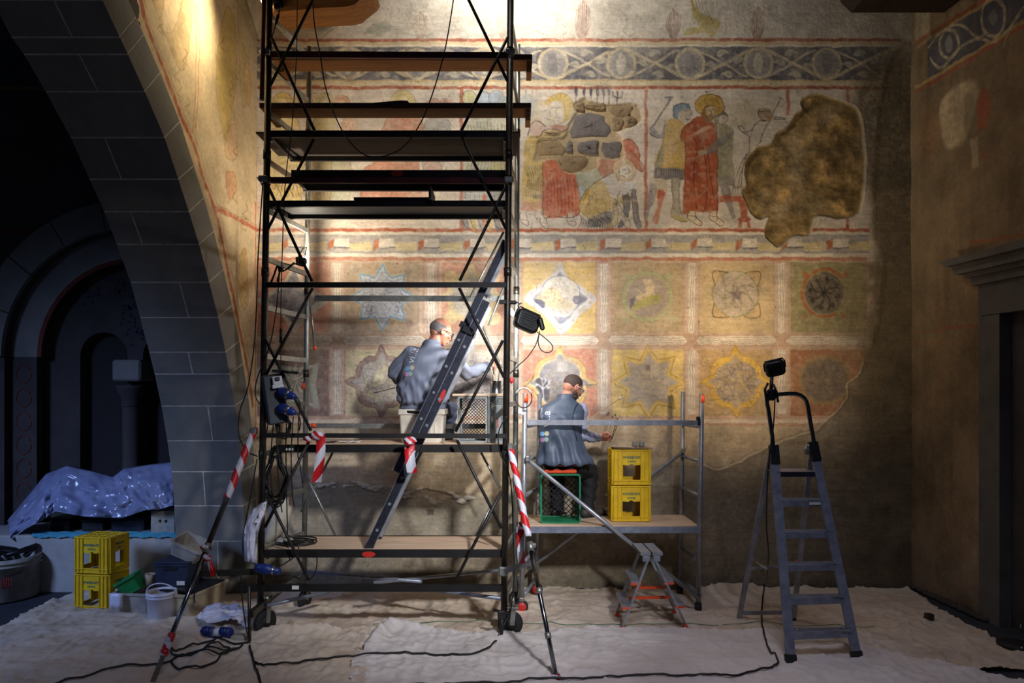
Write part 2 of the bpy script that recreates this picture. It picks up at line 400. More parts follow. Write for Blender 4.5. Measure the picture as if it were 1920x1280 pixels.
def scribble(P, x0, y0, x1, y1, n, col, seed, w=1.0, a=.6, L=14):
    rs = np.random.RandomState(seed)
    for _ in range(n):
        x, y = rs.uniform(x0, x1), rs.uniform(y0, y1); t = rs.uniform(0, 6.28); pts = [(x, y)]
        for k in range(4):
            t += rs.uniform(-.9, .9); x += math.cos(t) * L / 4; y += math.sin(t) * L / 4; pts.append((x, y))
        P.S(pts, col, w, a)

def paint_back(step):
    P = Paint(478, 1722, -30, 1120, step, (214, 199, 176), 3)
    h, w = P.h, P.w
    F, S, R = P.F, P.S, P.R
    # ---- base zones
    R(470, -40, 1730, 78, (216, 206, 190))
    F([(490, -10), (640, -10), (655, 20), (625, 45), (600, 62), (585, 92), (490, 92)], (182, 160, 122), .8, 5, True)
    F([(560, 20), (645, 15), (640, 40), (600, 58), (570, 40)], (140, 130, 120), .55, 5, True)
    S([(500, 20), (560, 30), (600, 22), (640, 40), (612, 62), (595, 78)], (120, 98, 66), 2, .5)
    # tufts
    for cx, col, hh in ((787, (176, 150, 130), 52), (943, (190, 160, 140), 50), (1092, (150, 96, 84), 72), (1263, (150, 110, 100), 58), (1420, (140, 100, 84), 62)):
        for k in range(-5, 6):
            S([(cx + k * 1.2, 71), (cx + k * 2.6, 50), (cx + k * 2.2 + (k % 3), 72 - hh * (1 - abs(k) * .05))], col, 1.4, .75)
    # faint beasts
    for o, c in ((0, (150, 132, 104)), (130, (150, 136, 116)), (-130, (156, 138, 108)), (-250, (150, 134, 100))):
        S([(1015 + o, 22), (1028 + o, 30), (1042 + o, 26), (1046 + o, 45), (1038 + o, 58), (1050 + o, 66), (1062 + o, 60), (1050 + o, 70)], c, 1.3, .6)
        S([(1020 + o, 5), (1026 + o, 18), (1042 + o, 22), (1052 + o, 8)], c, 1.2, .5)
        S([(965 + o, 60), (985 + o, 56), (1005 + o, 58), (1024 + o, 66), (1044 + o, 69)], c, 1.1, .5)
    F([(1296, -5), (1310, 22), (1330, 30), (1350, 42), (1345, 58), (1332, 72), (1322, 62), (1305, 64), (1282, 66), (1292, 54), (1312, 50), (1298, 30)], (186, 164, 86), .8, 1, True)
    for k in range(5): S([(1298 + k * 6, -2), (1302 + k * 6, 18), (1312 + k * 5, 34)], (130, 110, 50), 1, .7)
    F([(690, 52), (720, 40), (735, 50), (715, 66), (692, 62)], (150, 156, 140), .6, 2, True)
    scribble(P, 640, 0, 1500, 66, 60, (150, 134, 112), 4, 1, .4, 34)
    # ---- band
    R(470, 72, 1690, 78, RED, .85, 1.0)
    R(470, 78, 1690, 88, (222, 196, 148), .9); R(470, 84.5, 1690, 88, (236, 226, 206), .8)
    R(470, 88, 1676, 150, SLT, .95)
    vin = (214, 196, 160)
    for k in range(-5, 6):
        cx = 1037 + 128.3 * k
        F(circ(cx, 119, 24), (168, 162, 156), .85); S(circ(cx, 119, 26, 27, 24, 0, 359), vin, 6, .9); S(circ(cx, 119, 29.5, 30, 24, 0, 359), (150, 116, 66), 1, .5)
        F([(cx, 98), (cx + 9, 112), (cx + 8, 130), (cx, 140), (cx - 8, 130), (cx - 9, 112)], (216, 206, 184) if k % 2 else (130, 126, 128), .75, 1, True)
        for t in range(8):
            a = t * .785; S([(cx + 10 * math.cos(a), 119 + 10 * math.sin(a)), (cx + 19 * math.cos(a + .4), 119 + 19 * math.sin(a + .4))], (100, 92, 86), 1.1, .6)
        x1 = cx + 64
        up = 1 if k % 2 else -1
        S([(cx + 4, 119 - 30 * up), (cx + 26, 119 - 20 * up), (x1, 119), (cx + 104, 119 + 20 * up), (cx + 126, 119 + 30 * up)], vin, 6, .9)
        S([(cx + 10, 119 + 27 * up), (cx + 34, 119 + 16 * up), (x1, 119), (x1 + 30, 119 - 20 * up), (x1 + 42, 119 - 24 * up)], vin, 4.5, .85)
        S([(cx + 4, 122 - 30 * up), (cx + 26, 123 - 20 * up), (x1, 122), (cx + 104, 122 + 20 * up)], (160, 118, 62), 1, .5)
        for (dx, dy, sx) in ((x1 - 2, -20, 1), (x1 + 4, 20, -1), (x1 + 30, 6 * up, 1), (x1 - 26, -2 * up, -1)):
            yy = 119 + dy
            F([(dx - 12 * sx, yy + 4), (dx - 5 * sx, yy - 6), (dx + 6 * sx, yy - 4), (dx + 13 * sx, yy + 3), (dx + 4 * sx, yy + 2), (dx - 4 * sx, yy + 7)], (204, 194, 170), .8, .9, True)
            S([(dx - 11 * sx, yy + 3), (dx, yy), (dx + 12 * sx, yy + 3)], (120, 104, 80), 1, .6)
    R(470, 150, 1690, 161, (222, 202, 160), .9); R(470, 150, 1690, 153, (196, 158, 92), .6)
    R(470, 161.5, 1690, 167.5, RED, .9)
    # ---- scenes ground
    R(470, 168, 1630, 430, (220, 206, 190), 1)
    for a, b, c, d in ((862, 168, 869, 430), (1208, 168, 1214, 430), (1475, 168, 1481, 216), (1586, 168, 1592, 430)): R(a, b, c, d, (186, 100, 76), .85, 1)
    R(1586, 420, 1592, 428, RED, .9)
    R(470, 428, 1632, 434, (190, 88, 58), .9)
    # ---- scene one (behind the planks)
    def z(pts): return [(480 + u / 4, 160 + v / 4) for u, v in pts]
    for cx, cy, r, c in ((200, 130, 75, (214, 184, 90)), (330, 120, 60, (222, 200, 130)), (520, 130, 72, (196, 186, 130)), (640, 140, 68, (206, 142, 110)), (420, 110, 55, (218, 206, 150)), (1100, 130, 95, (218, 196, 120)), (1330, 160, 62, (214, 160, 146)), (1430, 160, 60, (206, 150, 140))):
        F(z(circ(cx, cy, r)), c, .85, 1); S(z(circ(cx, cy, r, r, 24, 0, 359)), (126, 106, 76), 1.1, .6); S(z(circ(cx, cy, r * .62, r * .62, 24, 170, 380)), (140, 118, 70), 1, .5)
        F(z(circ(cx + 4, cy + 22, r * .45, r * .6)), (226, 206, 184), .9, 1)
        S(z([(cx - 10, cy + 10), (cx + 4, cy + 4), (cx - 2, cy + 34), (cx + 14, cy + 48)]), INK, 1, .5)
    for pts, c in (([(80, 330), (140, 190), (260, 190), (330, 330), (340, 860), (90, 860)], (218, 190, 116)), ([(400, 400), (450, 230), (560, 220), (640, 380), (660, 620), (560, 860), (400, 860)], (206, 188, 122)),
                   ([(640, 330), (680, 200), (740, 230), (760, 310), (700, 620), (640, 620)], (214, 152, 120)), ([(940, 330), (1010, 230), (1180, 230), (1250, 300), (1220, 620), (1260, 900), (820, 900), (800, 640), (900, 560)], (218, 140, 108)),
                   ([(1250, 330), (1290, 250), (1420, 250), (1460, 340), (1400, 620), (1260, 640)], (178, 176, 170)), ([(1260, 600), (1340, 560), (1400, 640), (1330, 820), (1240, 840)], (220, 176, 156)),
                   ([(570, 560), (660, 540), (720, 640), (690, 880), (560, 880)], (196, 200, 170))):
        F(z(pts), c, .8, 1.2, True); S(z(pts + pts[:1]), (132, 104, 78), 1.2, .55)
    for k in range(16):
        S(z([(110 + k * 28, 560 + (k % 4) * 30), (150 + k * 26, 700), (120 + k * 30, 840)]), (150, 120, 70) if k < 8 else (150, 90, 64), 1.1, .6)
    for k in range(12): S(z([(840 + k * 34, 800), (900 + k * 28, 740 + (k % 3) * 30), (980 + k * 22, 800), (1010 + k * 14, 870)]), (206, 130, 108), 2.4, .55)
    for k in range(9): S(z([(100 + k * 22, 780), (140 + k * 22, 720 - k * 6), (190 + k * 22, 830)]), (190, 140, 40) if k % 2 else (90, 70, 50), 1.4, .7)
    for k in range(6): S(z([(730 + k * 60, 1030), (800 + k * 60, 1050), (880 + k * 60, 1000)]), (214, 160, 140), 3, .4)
    # ---- scene two
    def y(pts): return [(940 + u / 4.13, 150 + v / 4.13) for u, v in pts]
    # crowd of helmets and men left, around x 870-990
    for cx, cy, r, c in ((1600, 95, 55, (200, 196, 140)), (1710, 100, 55, (168, 190, 212)), (1800, 95, 55, (168, 190, 212)), (1860, 130, 40, (180, 196, 210))):
        F(z(circ(cx, cy, r)), c, .85, 1); S(z(circ(cx, cy, r, r, 20, 0, 359)), INK, 1, .6)
    for cx in (975, 990, 1002):
        S([(cx - 4, 200), (cx - 4, 168)], INK, 1.2, .6)
    F(y([(130, 180), (190, 110), (260, 150), (280, 240), (200, 330), (120, 330)]), (176, 196, 208), .7, 1, True)
    F(z([(1560, 280), (1640, 230), (1760, 250), (1880, 300), (1900, 700), (1700, 800), (1560, 740)]), (200, 202, 176), .8, 1.5, True)
    F(z([(1770, 560), (1880, 560), (1900, 780), (1780, 780)]), (214, 200, 130), .8, 1, True)
    F(z([(1560, 780), (1880, 780), (1870, 960), (1550, 980)]), (186, 188, 186), .85, 1)
    for k in range(9): S(z([(1555, 800 + k * 20), (1880, 796 + k * 20)]), (100, 96, 96), 1, .6, False); S(z([(1570 + k * 36, 800), (1572 + k * 36, 960)]), (110, 104, 100), .9, .5, False)
    for k in range(12): S(z([(1580 + k * 26, 260 + 20 * (k % 3)), (1600 + k * 24, 400), (1580 + k * 26, 700)]), INK, 1, .5)
    F(z([(1700, 840), (1730, 840), (1728, 1040), (1700, 1020)]), (220, 110, 70), .8, 1, True)
    for k in range(6): F(z([(1530 + k * 62, 960), (1570 + k * 62, 960), (1600 + k * 60, 1070), (1560 + k * 60, 1080)]), ((130, 128, 130), (208, 176, 92))[k % 2], .7, 1, True); S(z([(1530 + k * 62, 960), (1570 + k * 60, 1060), (1610 + k * 58, 1076)]), INK, 1.3, .7)
    # kiss group: halo, faces, robes
    F(y(circ(450, 215, 112)), (228, 190, 84), .95, 1); S(y(circ(450, 215, 112, 112, 26, 0, 359)), (130, 100, 50), 1.2, .7)
    for k in range(9): a = -2.9 + k * .36; S(y([(450 + 80 * math.cos(a), 215 + 80 * math.sin(a)), (450 + 104 * math.cos(a), 215 + 104 * math.sin(a))]), (110, 88, 44), 1.1, .6)
    F(y([(270, 180), (330, 170), (390, 230), (380, 330), (300, 320), (240, 360), (220, 330), (260, 260)]), (226, 206, 160), .9, 1, True)
    F(y([(380, 190), (430, 165), (475, 200), (480, 280), (460, 335), (415, 345), (385, 300)]), (240, 232, 222), .95, 1, True)
    F(y([(290, 210), (370, 200), (384, 260), (370, 320), (300, 310)]), (236, 224, 208), .9, 1, True)
    for p in ([(400, 215), (425, 210)], [(440, 210), (465, 215)], [(430, 215), (424, 262), (440, 268)], [(410, 290), (430, 286), (450, 292)], [(395, 310), (425, 345), (465, 320)], [(330, 240), (355, 232)], [(372, 240), (388, 268), (372, 280)], [(355, 295), (378, 300)]): S(y(p), (120, 92, 66), 1.1, .8)
    F(y([(330, 170), (450, 150), (485, 200), (480, 280), (500, 220), (470, 150), (390, 140)]), (206, 160, 66), .6, 1, True)
    F(y([(230, 430), (220, 360), (270, 310), (340, 350), (420, 350), (480, 370), (500, 420), (440, 400), (330, 380), (300, 440)]), (214, 180, 164), .9, 1, True)
    F(y([(380, 345), (480, 345), (500, 380), (470, 400), (400, 370)]), (196, 110, 84), .7, 1, True)
    F(y([(190, 460), (300, 440), (330, 600), (330, 880), (300, 1010), (160, 940), (170, 700)]), (214, 178, 92), .92, 1, True)
    F(y([(300, 440), (350, 390), (480, 390), (520, 480), (500, 640), (330, 660)]), (200, 168, 104), .9, 1, True)
    for k in range(9): S(y([(180 + k * 16, 660), (205 + k * 15, 780 - k * 6), (170 + k * 18, 900)]), (96, 78, 40), 1.4, .65)
    for k in range(5): S(y([(200, 720 + k * 24), (250, 810 + k * 10), (320, 700 + k * 34)]), (120, 98, 40), 1.3, .6)
    F(y([(330, 650), (450, 620), (580, 700), (600, 1030), (500, 1050), (325, 1040)]), (206, 104, 72), .95, 1, True)
    F(y([(400, 650), (480, 620), (530, 720), (440, 760)]), (228, 122, 86), .8, 2, True); F(y([(330, 840), (400, 850), (390, 980), (330, 1000)]), (176, 70, 54), .6, 3, True)
    F(y([(540, 860), (600, 850), (600, 960), (560, 960)]), (232, 134, 90), .7, 2, True)
    for k in range(10): S(y([(350 + k * 26, 700 + (k % 3) * 30), (362 + k * 26, 850), (352 + k * 28, 1030)]), (130, 48, 40), 1.4, .55)
    F(y([(160, 940), (320, 940), (320, 1010), (150, 1010)]), (216, 150, 124), .85, 1); F(y([(240, 890), (315, 885), (320, 920), (240, 915)]), (110, 104, 104), .7, 1)
    for (a, b) in ((180, 1080), (300, 1065), (330, 1110), (540, 1090)):
        F(y([(a - 30, b - 60), (a + 20, b - 60), (a + 34, b + 20), (a + 20, b + 50), (a - 20, b + 30)]), (230, 212, 194), .8, 1, True)
        S(y([(a - 30, b - 50), (a - 34, b), (a + 10, b + 40), (a + 36, b + 30), (a + 22, b - 10), (a + 10, b - 55)]), INK, 1.2, .8); S(y([(a - 20, b), (a + 24, b + 4)]), INK, 1, .7)
    S(y([(210, 430), (230, 340), (280, 310), (340, 355)]), INK, 1.8, .85); S(y([(230, 440), (300, 436), (318, 400), (350, 385), (420, 375), (470, 400), (520, 370)]), INK, 1.8, .85)
    S(y([(325, 640), (325, 1040), (390, 1050), (600, 1040), (585, 760)]), (80, 50, 40), 1.5, .8)
    # man in green and grey behind, spears and torch
    F(y([(590, 700), (750, 640), (750, 800), (700, 850), (600, 840)]), (176, 182, 158), .9, 1, True); F(y([(590, 840), (660, 840), (640, 940), (600, 930)]), (180, 196, 214), .85, 1)
    for k in range(5): S(y([(600 + k * 18, 845), (600 + k * 12, 930)]), (110, 110, 120), 1, .6)
    for k, cx in enumerate((575, 640, 695, 745, 790, 832)):
        F(y([(cx, 45), (cx + 12, 80), (cx + 6, 120), (cx - 6, 120), (cx - 12, 80)]), (78, 74, 92) if k < 4 else (140, 130, 136), .9, .8, True); S(y([(cx, 118), (cx, 190)]), (96, 88, 90), 1.6, .7)
    S(y([(860, 90), (870, 130), (920, 135), (935, 95)]), (92, 84, 92), 2, .8); S(y([(895, 90), (895, 185)]), (92, 84, 92), 3, .8)
    # red draped figure at right, kneeling figure with halo
    F(y([(865, 410), (900, 405), (940, 480), (1060, 600), (1095, 710), (1040, 690), (950, 620), (870, 440)]), (196, 112, 84), .9, 1, True)
    F(y([(940, 480), (1000, 460), (1050, 520), (1075, 610), (1000, 560)]), (206, 104, 78), .85, 1, True); S(y([(940, 475), (1000, 460), (1050, 520), (1075, 620)]), (110, 56, 44), 1.5, .8); S(y([(1000, 560), (1090, 640), (1095, 710), (1030, 680)]), (110, 70, 56), 1.3, .8)
    F(y([(745, 610), (880, 590), (940, 640), (860, 720), (770, 750)]), (196, 122, 92), .9, 1, True)
    F(y(circ(950, 700, 88)), (214, 188, 150), .9, 1); S(y(circ(950, 700, 88, 88, 24, 0, 359)), (150, 110, 80), 1.2, .6)
    F(y([(915, 690), (960, 665), (1000, 680), (1000, 730), (950, 765), (925, 730)]), (234, 222, 206), .9, 1, True)
    for p in ([(940, 700), (965, 695)], [(975, 680), (990, 720), (960, 730)], [(930, 740), (960, 752)], [(885, 720), (905, 790), (915, 700)]): S(y(p), INK, 1.2, .8)
    F(y([(780, 770), (860, 720), (900, 790), (950, 830), (960, 900), (880, 900), (800, 850)]), (204, 196, 190), .9, 1, True)
    F(y([(600, 940), (660, 850), (770, 770), (830, 860), (850, 960), (830, 1010), (720, 1060), (620, 1040)]), (212, 178, 108), .95, 1, True)
    S(y([(600, 945), (660, 850), (770, 765), (860, 715)]), (96, 70, 40), 1.6, .85); S(y([(630, 930), (680, 850)]), (200, 140, 20), 4, .7)
    F(y([(950, 790), (1030, 790), (1030, 860), (960, 860)]), (206, 210, 214), .8, 1); F(y([(900, 900), (1000, 890), (1010, 960), (860, 960)]), (214, 190, 130), .8, 1, True)
    F(y([(700, 1060), (840, 1010), (860, 1090), (760, 1130), (660, 1130)]), (120, 118, 122), .8, 1, True)
    for k in range(14): S(y([(610 + k * 17, 1050 + (k % 3) * 14), (620 + k * 18, 1090), (600 + k * 20, 1140)]), (66, 62, 66), 2, .7)
    for pts, c in (([(860, 960), (900, 960), (900, 1110), (830, 1145), (810, 1140), (860, 1080)], (208, 184, 124)), ([(940, 900), (990, 900), (985, 1060), (940, 1130), (900, 1135), (950, 1040)], (110, 108, 114)), ([(1000, 870), (1040, 860), (1060, 1040), (1085, 1130), (1060, 1145), (1030, 1080)], (130, 126, 128)), ([(880, 960), (920, 980), (990, 1080), (1000, 1140), (960, 1130)], (222, 206, 186))):
        F(y(pts), c, .85, 1, True); S(y(pts + pts[:1]), INK, 1.1, .7)
    scribble(P, 1100, 355, 1190, 410, 40, (96, 84, 70), 7, 1.1, .6, 16)
    # loss with masonry showing
    loss = y([(560, 190), (640, 140), (700, 170), (830, 190), (900, 190), (1050, 195), (1085, 260), (1080, 330), (960, 380), (900, 410), (940, 480), (945, 600), (860, 620), (760, 600), (740, 680), (560, 720), (470, 690), (420, 610), (260, 630), (270, 540), (300, 460), (480, 440), (510, 360), (580, 250)])
    F(loss, (186, 160, 118), 1, 2.5, True, 0, -.018); S(loss + loss[:1], (206, 186, 150), 2, .5, True, 1.2, .3, .002)
    # ---- scene three
    def q(pts): return [(1200 + u / 4, 150 + v / 4) for u, v in pts]
    S(q([(70, 370), (110, 330), (230, 135)]), (120, 114, 116), 3.4, .9, False); S(q([(190, 130), (245, 125)]), (120, 114, 116), 3, .8, False)
    F(q([(70, 360), (100, 350), (150, 410), (200, 320), (215, 400), (150, 440), (80, 410)]), (140, 140, 146), .9, 1, True); S(q([(75, 400), (140, 440), (210, 410)]), INK, 1.5, .8)
    F(q([(250, 200), (290, 178), (350, 175), (375, 210), (370, 230), (300, 240), (290, 300), (330, 310), (270, 320), (245, 260)]), (110, 136, 158), .95, 1, True)
    F(q([(295, 240), (370, 220), (385, 250), (370, 300), (325, 310), (300, 290)]), (206, 186, 164), .95, 1, True)
    for p in ([(335, 238), (362, 236)], [(345, 295), (370, 292)], [(372, 225), (388, 250), (378, 262)], [(250, 200), (300, 176), (360, 176)], [(250, 200), (246, 260), (275, 320)]): S(q(p), INK, 1.3, .85)
    F(q([(210, 300), (270, 290), (340, 330), (380, 330), (340, 480), (335, 670), (110, 650), (160, 480), (190, 380)]), (212, 168, 82), .95, 1, True)
    F(q([(110, 640), (150, 520), (180, 480), (165, 640)]), (150, 150, 130), .8, 1.5, True); S(q([(180, 490), (250, 485), (330, 440)]), (150, 108, 40), 2, .6); S(q([(190, 300), (170, 480), (110, 650)]), INK, 1.2, .7)
    F(q([(110, 650), (335, 670), (330, 750), (100, 740)]), (140, 132, 130), .9, 1)
    for k in range(6): S(q([(110, 665 + k * 14), (332, 682 + k * 12)]), (78, 72, 76), 1.1, .7, False)
    for k in range(12): S(q([(120 + k * 18, 660), (118 + k * 18, 742)]), (78, 72, 76), 1, .6, False)
    F(q([(120, 745), (200, 750), (190, 860), (120, 860), (100, 800)]), (204, 184, 150), .9, 1, True)
    F(q([(130, 820), (190, 850), (160, 960), (140, 1060), (115, 1080), (95, 1040), (130, 960)]), (204, 100, 66), .95, 1, True)
    F(q([(70, 790), (120, 800), (110, 900), (80, 960), (60, 1045), (30, 1030), (50, 940)]), (150, 140, 134), .85, 1, True)
    F(q([(235, 750), (300, 755), (290, 930), (350, 1055), (240, 1030), (245, 900)]), (170, 158, 134), .9, 1, True); F(q([(235, 1010), (300, 1020), (355, 1055), (250, 1045)]), (196, 170, 90), .8, 1, True)
    S(q([(235, 750), (245, 900), (236, 1030), (350, 1058)]), INK, 1.2, .7); S(q([(300, 755), (292, 930), (320, 1010)]), INK, 1.2, .7)
    # green guard
    F(q([(560, 240), (620, 228), (655, 265), (600, 262), (600, 320), (650, 330), (700, 380), (705, 500), (690, 560), (710, 720), (580, 730), (560, 400)]), (146, 142, 112), .95, 1, True)
    F(q([(560, 250), (620, 228), (655, 266), (590, 268)]), (116, 112, 104), .95, 1, True); F(q([(598, 268), (650, 266), (655, 320), (620, 330)]), (206, 186, 162), .95, 1, True)
    S(q([(625, 280), (645, 280)]), INK, 1.1, .8); S(q([(650, 266), (662, 290), (650, 312), (625, 330)]), INK, 1.2, .8)
    F(q([(590, 725), (705, 715), (710, 790), (590, 795)]), (150, 142, 130), .85, 1)
    for k in range(5): S(q([(592, 735 + k * 14), (706, 728 + k * 14)]), (84, 80, 78), 1.1, .7, False)
    F(q([(600, 800), (670, 800), (700, 960), (710, 1020), (690, 1040), (660, 960)]), (146, 134, 134), .85, 1, True)
    # central figure in red
    F(q(circ(522, 190, 110, 85)), (196, 152, 62), 1, 1); S(q(circ(522, 192, 110, 84, 26, 0, 359)), (96, 68, 40), 1.5, .8); S(q(circ(522, 200, 74, 56, 20, 180, 380)), (150, 106, 50), 1.3, .7)
    F(q([(460, 250), (480, 200), (520, 185), (555, 210), (560, 260), (540, 300), (500, 325), (460, 300)]), (146, 106, 60), .95, 1, True)
    F(q([(490, 215), (530, 195), (560, 220), (555, 270), (530, 290), (500, 270)]), (212, 184, 148), .95, 1, True)
    for p in ([(505, 228), (525, 222)], [(540, 222), (555, 226)], [(530, 228), (536, 252), (524, 256)], [(515, 272), (540, 270)]): S(q(p), (86, 58, 40), 1.2, .85)
    F(q([(500, 265), (555, 262), (545, 300), (505, 318)]), (150, 110, 70), .7, 1, True)
    F(q([(400, 290), (450, 275), (500, 320), (550, 315), (570, 400), (578, 560), (585, 980), (520, 990), (400, 985), (320, 990), (335, 700), (340, 480), (305, 440), (320, 370)]), (182, 90, 56), 1, 1, True)
    F(q([(350, 600), (440, 620), (430, 760), (350, 740)]), (156, 62, 42), .6, 4, True); F(q([(360, 860), (560, 900), (560, 960), (350, 960)]), (206, 96, 62), .5, 4, True); F(q([(460, 620), (560, 640), (570, 800), (480, 760)]), (206, 100, 66), .5, 5, True)
    for p in ([(340, 480), (336, 760)], [(510, 560), (525, 700), (550, 850)], [(400, 290), (330, 360), (305, 440), (340, 475)], [(380, 420), (430, 500), (400, 700), (420, 960)], [(470, 480), (500, 700), (490, 980)], [(570, 320), (580, 560), (585, 980)]): S(q(p), (96, 40, 30), 1.5, .75)
    F(q([(405, 405), (450, 360), (515, 345), (525, 365), (470, 390)]), (220, 184, 152), .95, 1, True)
    F(q([(450, 545), (500, 530), (560, 460), (660, 400), (700, 400), (640, 480), (540, 550), (450, 570)]), (124, 122, 118), .9, 1, True); F(q([(440, 540), (500, 525), (500, 560), (445, 572)]), (196, 166, 130), .9, 1, True)
    for dx in (0, 165):
        F(q([(365 + dx, 985), (415 + dx, 985), (420 + dx, 1030), (460 + dx, 1070), (440 + dx, 1095), (390 + dx, 1060), (355 + dx, 1035)]), (226, 204, 172), .95, 1, True)
        S(q([(365 + dx, 985), (352 + dx, 1030), (395 + dx, 1065), (440 + dx, 1095), (465 + dx, 1070), (420 + dx, 1028), (415 + dx, 985)]), (78, 58, 44), 1.4, .85); S(q([(356 + dx, 1018), (422 + dx, 1022), (400 + dx, 1060)]), (78, 58, 44), 1.2, .8)
    # seated ruler sketched at the right, red stool
    F(q([(680, 170), (860, 165), (880, 260), (830, 340), (690, 350), (670, 250)]), (196, 180, 142), .55, 4, True)
    F(q([(895, 215), (980, 215), (985, 270), (960, 310), (905, 300)]), (180, 150, 110), .8, 1, True)
    for p in ([(895, 215), (895, 280), (940, 310)], [(900, 235), (980, 235)], [(730, 350), (760, 385), (820, 430), (820, 540), (760, 620), (700, 800)], [(735, 350), (760, 345), (780, 370)], [(760, 385), (830, 380), (890, 310), (930, 310)], [(985, 290), (940, 360), (900, 470)], [(1060, 130), (990, 280)], [(800, 560), (760, 680), (740, 800)], [(700, 800), (760, 800), (770, 640)], [(860, 330), (820, 440)], [(900, 470), (880, 490)], [(1040, 130), (1075, 150)], [(1010, 280), (1095, 285)], [(1010, 295), (1090, 292)]): S(q(p), (78, 60, 46), 1.5, .8)
    F(q([(960, 270), (1010, 290), (960, 310)]), (190, 140, 80), .8, 1)
    F(q([(595, 865), (760, 870), (760, 910), (595, 915)]), (196, 96, 62), .9, 1); F(q([(740, 870), (800, 880), (810, 1030), (750, 1030)]), (196, 96, 62), .9, 1); F(q(circ(780, 1045, 52, 20)), (186, 90, 62), .9, 1); F(q([(745, 1055), (770, 1055), (765, 1105), (735, 1105)]), (186, 90, 62), .9, 1); F(q([(800, 1055), (820, 1055), (830, 1105), (805, 1105)]), (186, 90, 62), .9, 1)
    for k in range(5): S(q([(700 + k * 14, 790), (690 + k * 22, 840), (640 + k * 26, 870)]), (110, 70, 50), 1.4, .6)
    S(q([(1350, 1050), (1380, 1055), (1420, 1010)]), INK, 1.4, .6)
    F(q([(485, 85), (500, 84), (500, 100), (486, 100)]), INK, .5, .6); S(q([(490, 88), (545, 90)]), INK, 1.3, .6)
    # ---- dentil frieze
    R(470, 435, 1630, 440, (232, 220, 202), .9); R(470, 440, 1630, 475, (164, 160, 160), .95)
    rs = np.random.RandomState(8)
    for k in range(-1, 14):
        x = 532 + 85.1 * k
        if x > 1625: break
        F([(x + 37, 445), (x + 37, 456), (x - 3 + 85 - 2, 453), (x - 3 + 85 - 2, 470), (x + 37, 470)], (222, 202, 150), .9, .9)
        F([(x - 2, 453), (x + 8, 447), (x + 8, 463), (x - 2, 470)], (200, 106, 64), .95, .8)
        R(x + 9, 446, x + 37, 463, (226, 214, 196), .95); S([(x + 10, 464.5), (x + 38, 464)], (84, 80, 92), 2.2, .8, False)
        for j in range(3): S([(x + 42, 457 + 4 * j), (x + 76, 456 + 4 * j + rs.uniform(-1, 1))], (196, 160, 90), 1.1, .5, False)
        S([(x - 2, 453), (x + 8, 447), (x + 37, 446)], (150, 110, 84), .9, .5, False)
    R(470, 475, 1630, 482, (232, 220, 204), .9); R(470, 482, 1625, 489, (200, 116, 86), .85)
    # ---- coffers
    R(470, 489, 1640, 790, (206, 180, 156), 1)
    cols = [(478, 618), (648, 787), (828, 950), (980, 1120), (1146, 1282), (1312, 1450), (1482, 1625)]
    bg1 = [(214, 142, 118), (184, 158, 132), (208, 150, 126), (226, 190, 116), (190, 164, 126), (204, 176, 130), (160, 150, 104)]
    bg2 = [(140, 112, 104), (220, 204, 160), (208, 190, 170), (206, 134, 110), (232, 198, 112), (190, 154, 104), (176, 112, 76)]
    for (a, b), c1, c2 in zip(cols, bg1, bg2):
        R(a, 492, b, 624, c1, .95, 1); R(a, 655, b, 780, c2, .95, 1)
    for xc in (633, 808, 966, 1132, 1297, 1465):
        R(xc - 16, 489, xc + 16, 785, (198, 160, 138), .9, 1)
        for (ya, yb) in ((493, 626), (650, 776)):
            F([(xc - 8, ya), (xc + 8, ya), (xc + 8, yb - 7), (xc, yb), (xc - 8, yb - 7)] if ya < 600 else [(xc, ya), (xc + 8, ya + 7), (xc + 8, yb), (xc - 8, yb), (xc - 8, ya + 7)], (232, 220, 202), .95, .8)
            for dx in (-6.5, -2, 2.5, 6.5): S([(xc + dx, ya + 4), (xc + dx, yb - 6)], (120, 92, 80), 1, .55, False)
            S([(xc - 10.5, ya), (xc - 10.5, yb)], (236, 224, 206), 1.2, .6, False); S([(xc + 10.5, ya), (xc + 10.5, yb)], (236, 224, 206), 1.2, .6, False)
    R(470, 624, 1640, 655, (200, 164, 140), .9, 1)
    xs = [455, 633, 808, 966, 1132, 1297, 1465, 1640]
    for a, b in zip(xs[:-1], xs[1:]):
        F([(a + 8, 638), (a + 16, 630), (b - 16, 630), (b - 8, 638), (b - 16, 646), (a + 16, 646)], (232, 220, 202), .95, .8)
        for dy in (-5, -1, 3, 6): S([(a + 15, 638 + dy), (b - 15, 638 + dy)], (120, 92, 80), 1, .55, False)
        S([(a + 6, 638), (a + 15, 628), (b - 15, 628), (b - 6, 638), (b - 15, 648), (a + 15, 648), (a + 6, 638)], (150, 120, 100), .9, .5, False)
    R(470, 780, 1600, 786, (206, 160, 132), .8); R(470, 786, 1600, 793, (226, 204, 180), .9); R(470, 793, 1600, 799, (196, 140, 108), .8)
    # star motifs row 1
    F([(552, 492), (575, 535), (618, 563), (580, 592), (552, 625), (528, 590), (478, 563), (528, 535)], (200, 204, 190), .9, 1); F([(552, 505), (568, 542), (596, 563), (570, 588), (550, 606), (532, 585), (496, 563), (530, 540)], (126, 126, 140), .9, 1)
    scribble(P, 512, 520, 585, 600, 80, (92, 88, 100), 11, 1.1, .6, 9)
    F(star(717, 557, 66, 43, 8, 0), (150, 178, 204), .9, 1); F(star(717, 557, 56, 38, 8, 0), (196, 204, 214), .9, 1); F(star(717, 557, 50, 34, 8, 0), (176, 178, 190), .9, 1)
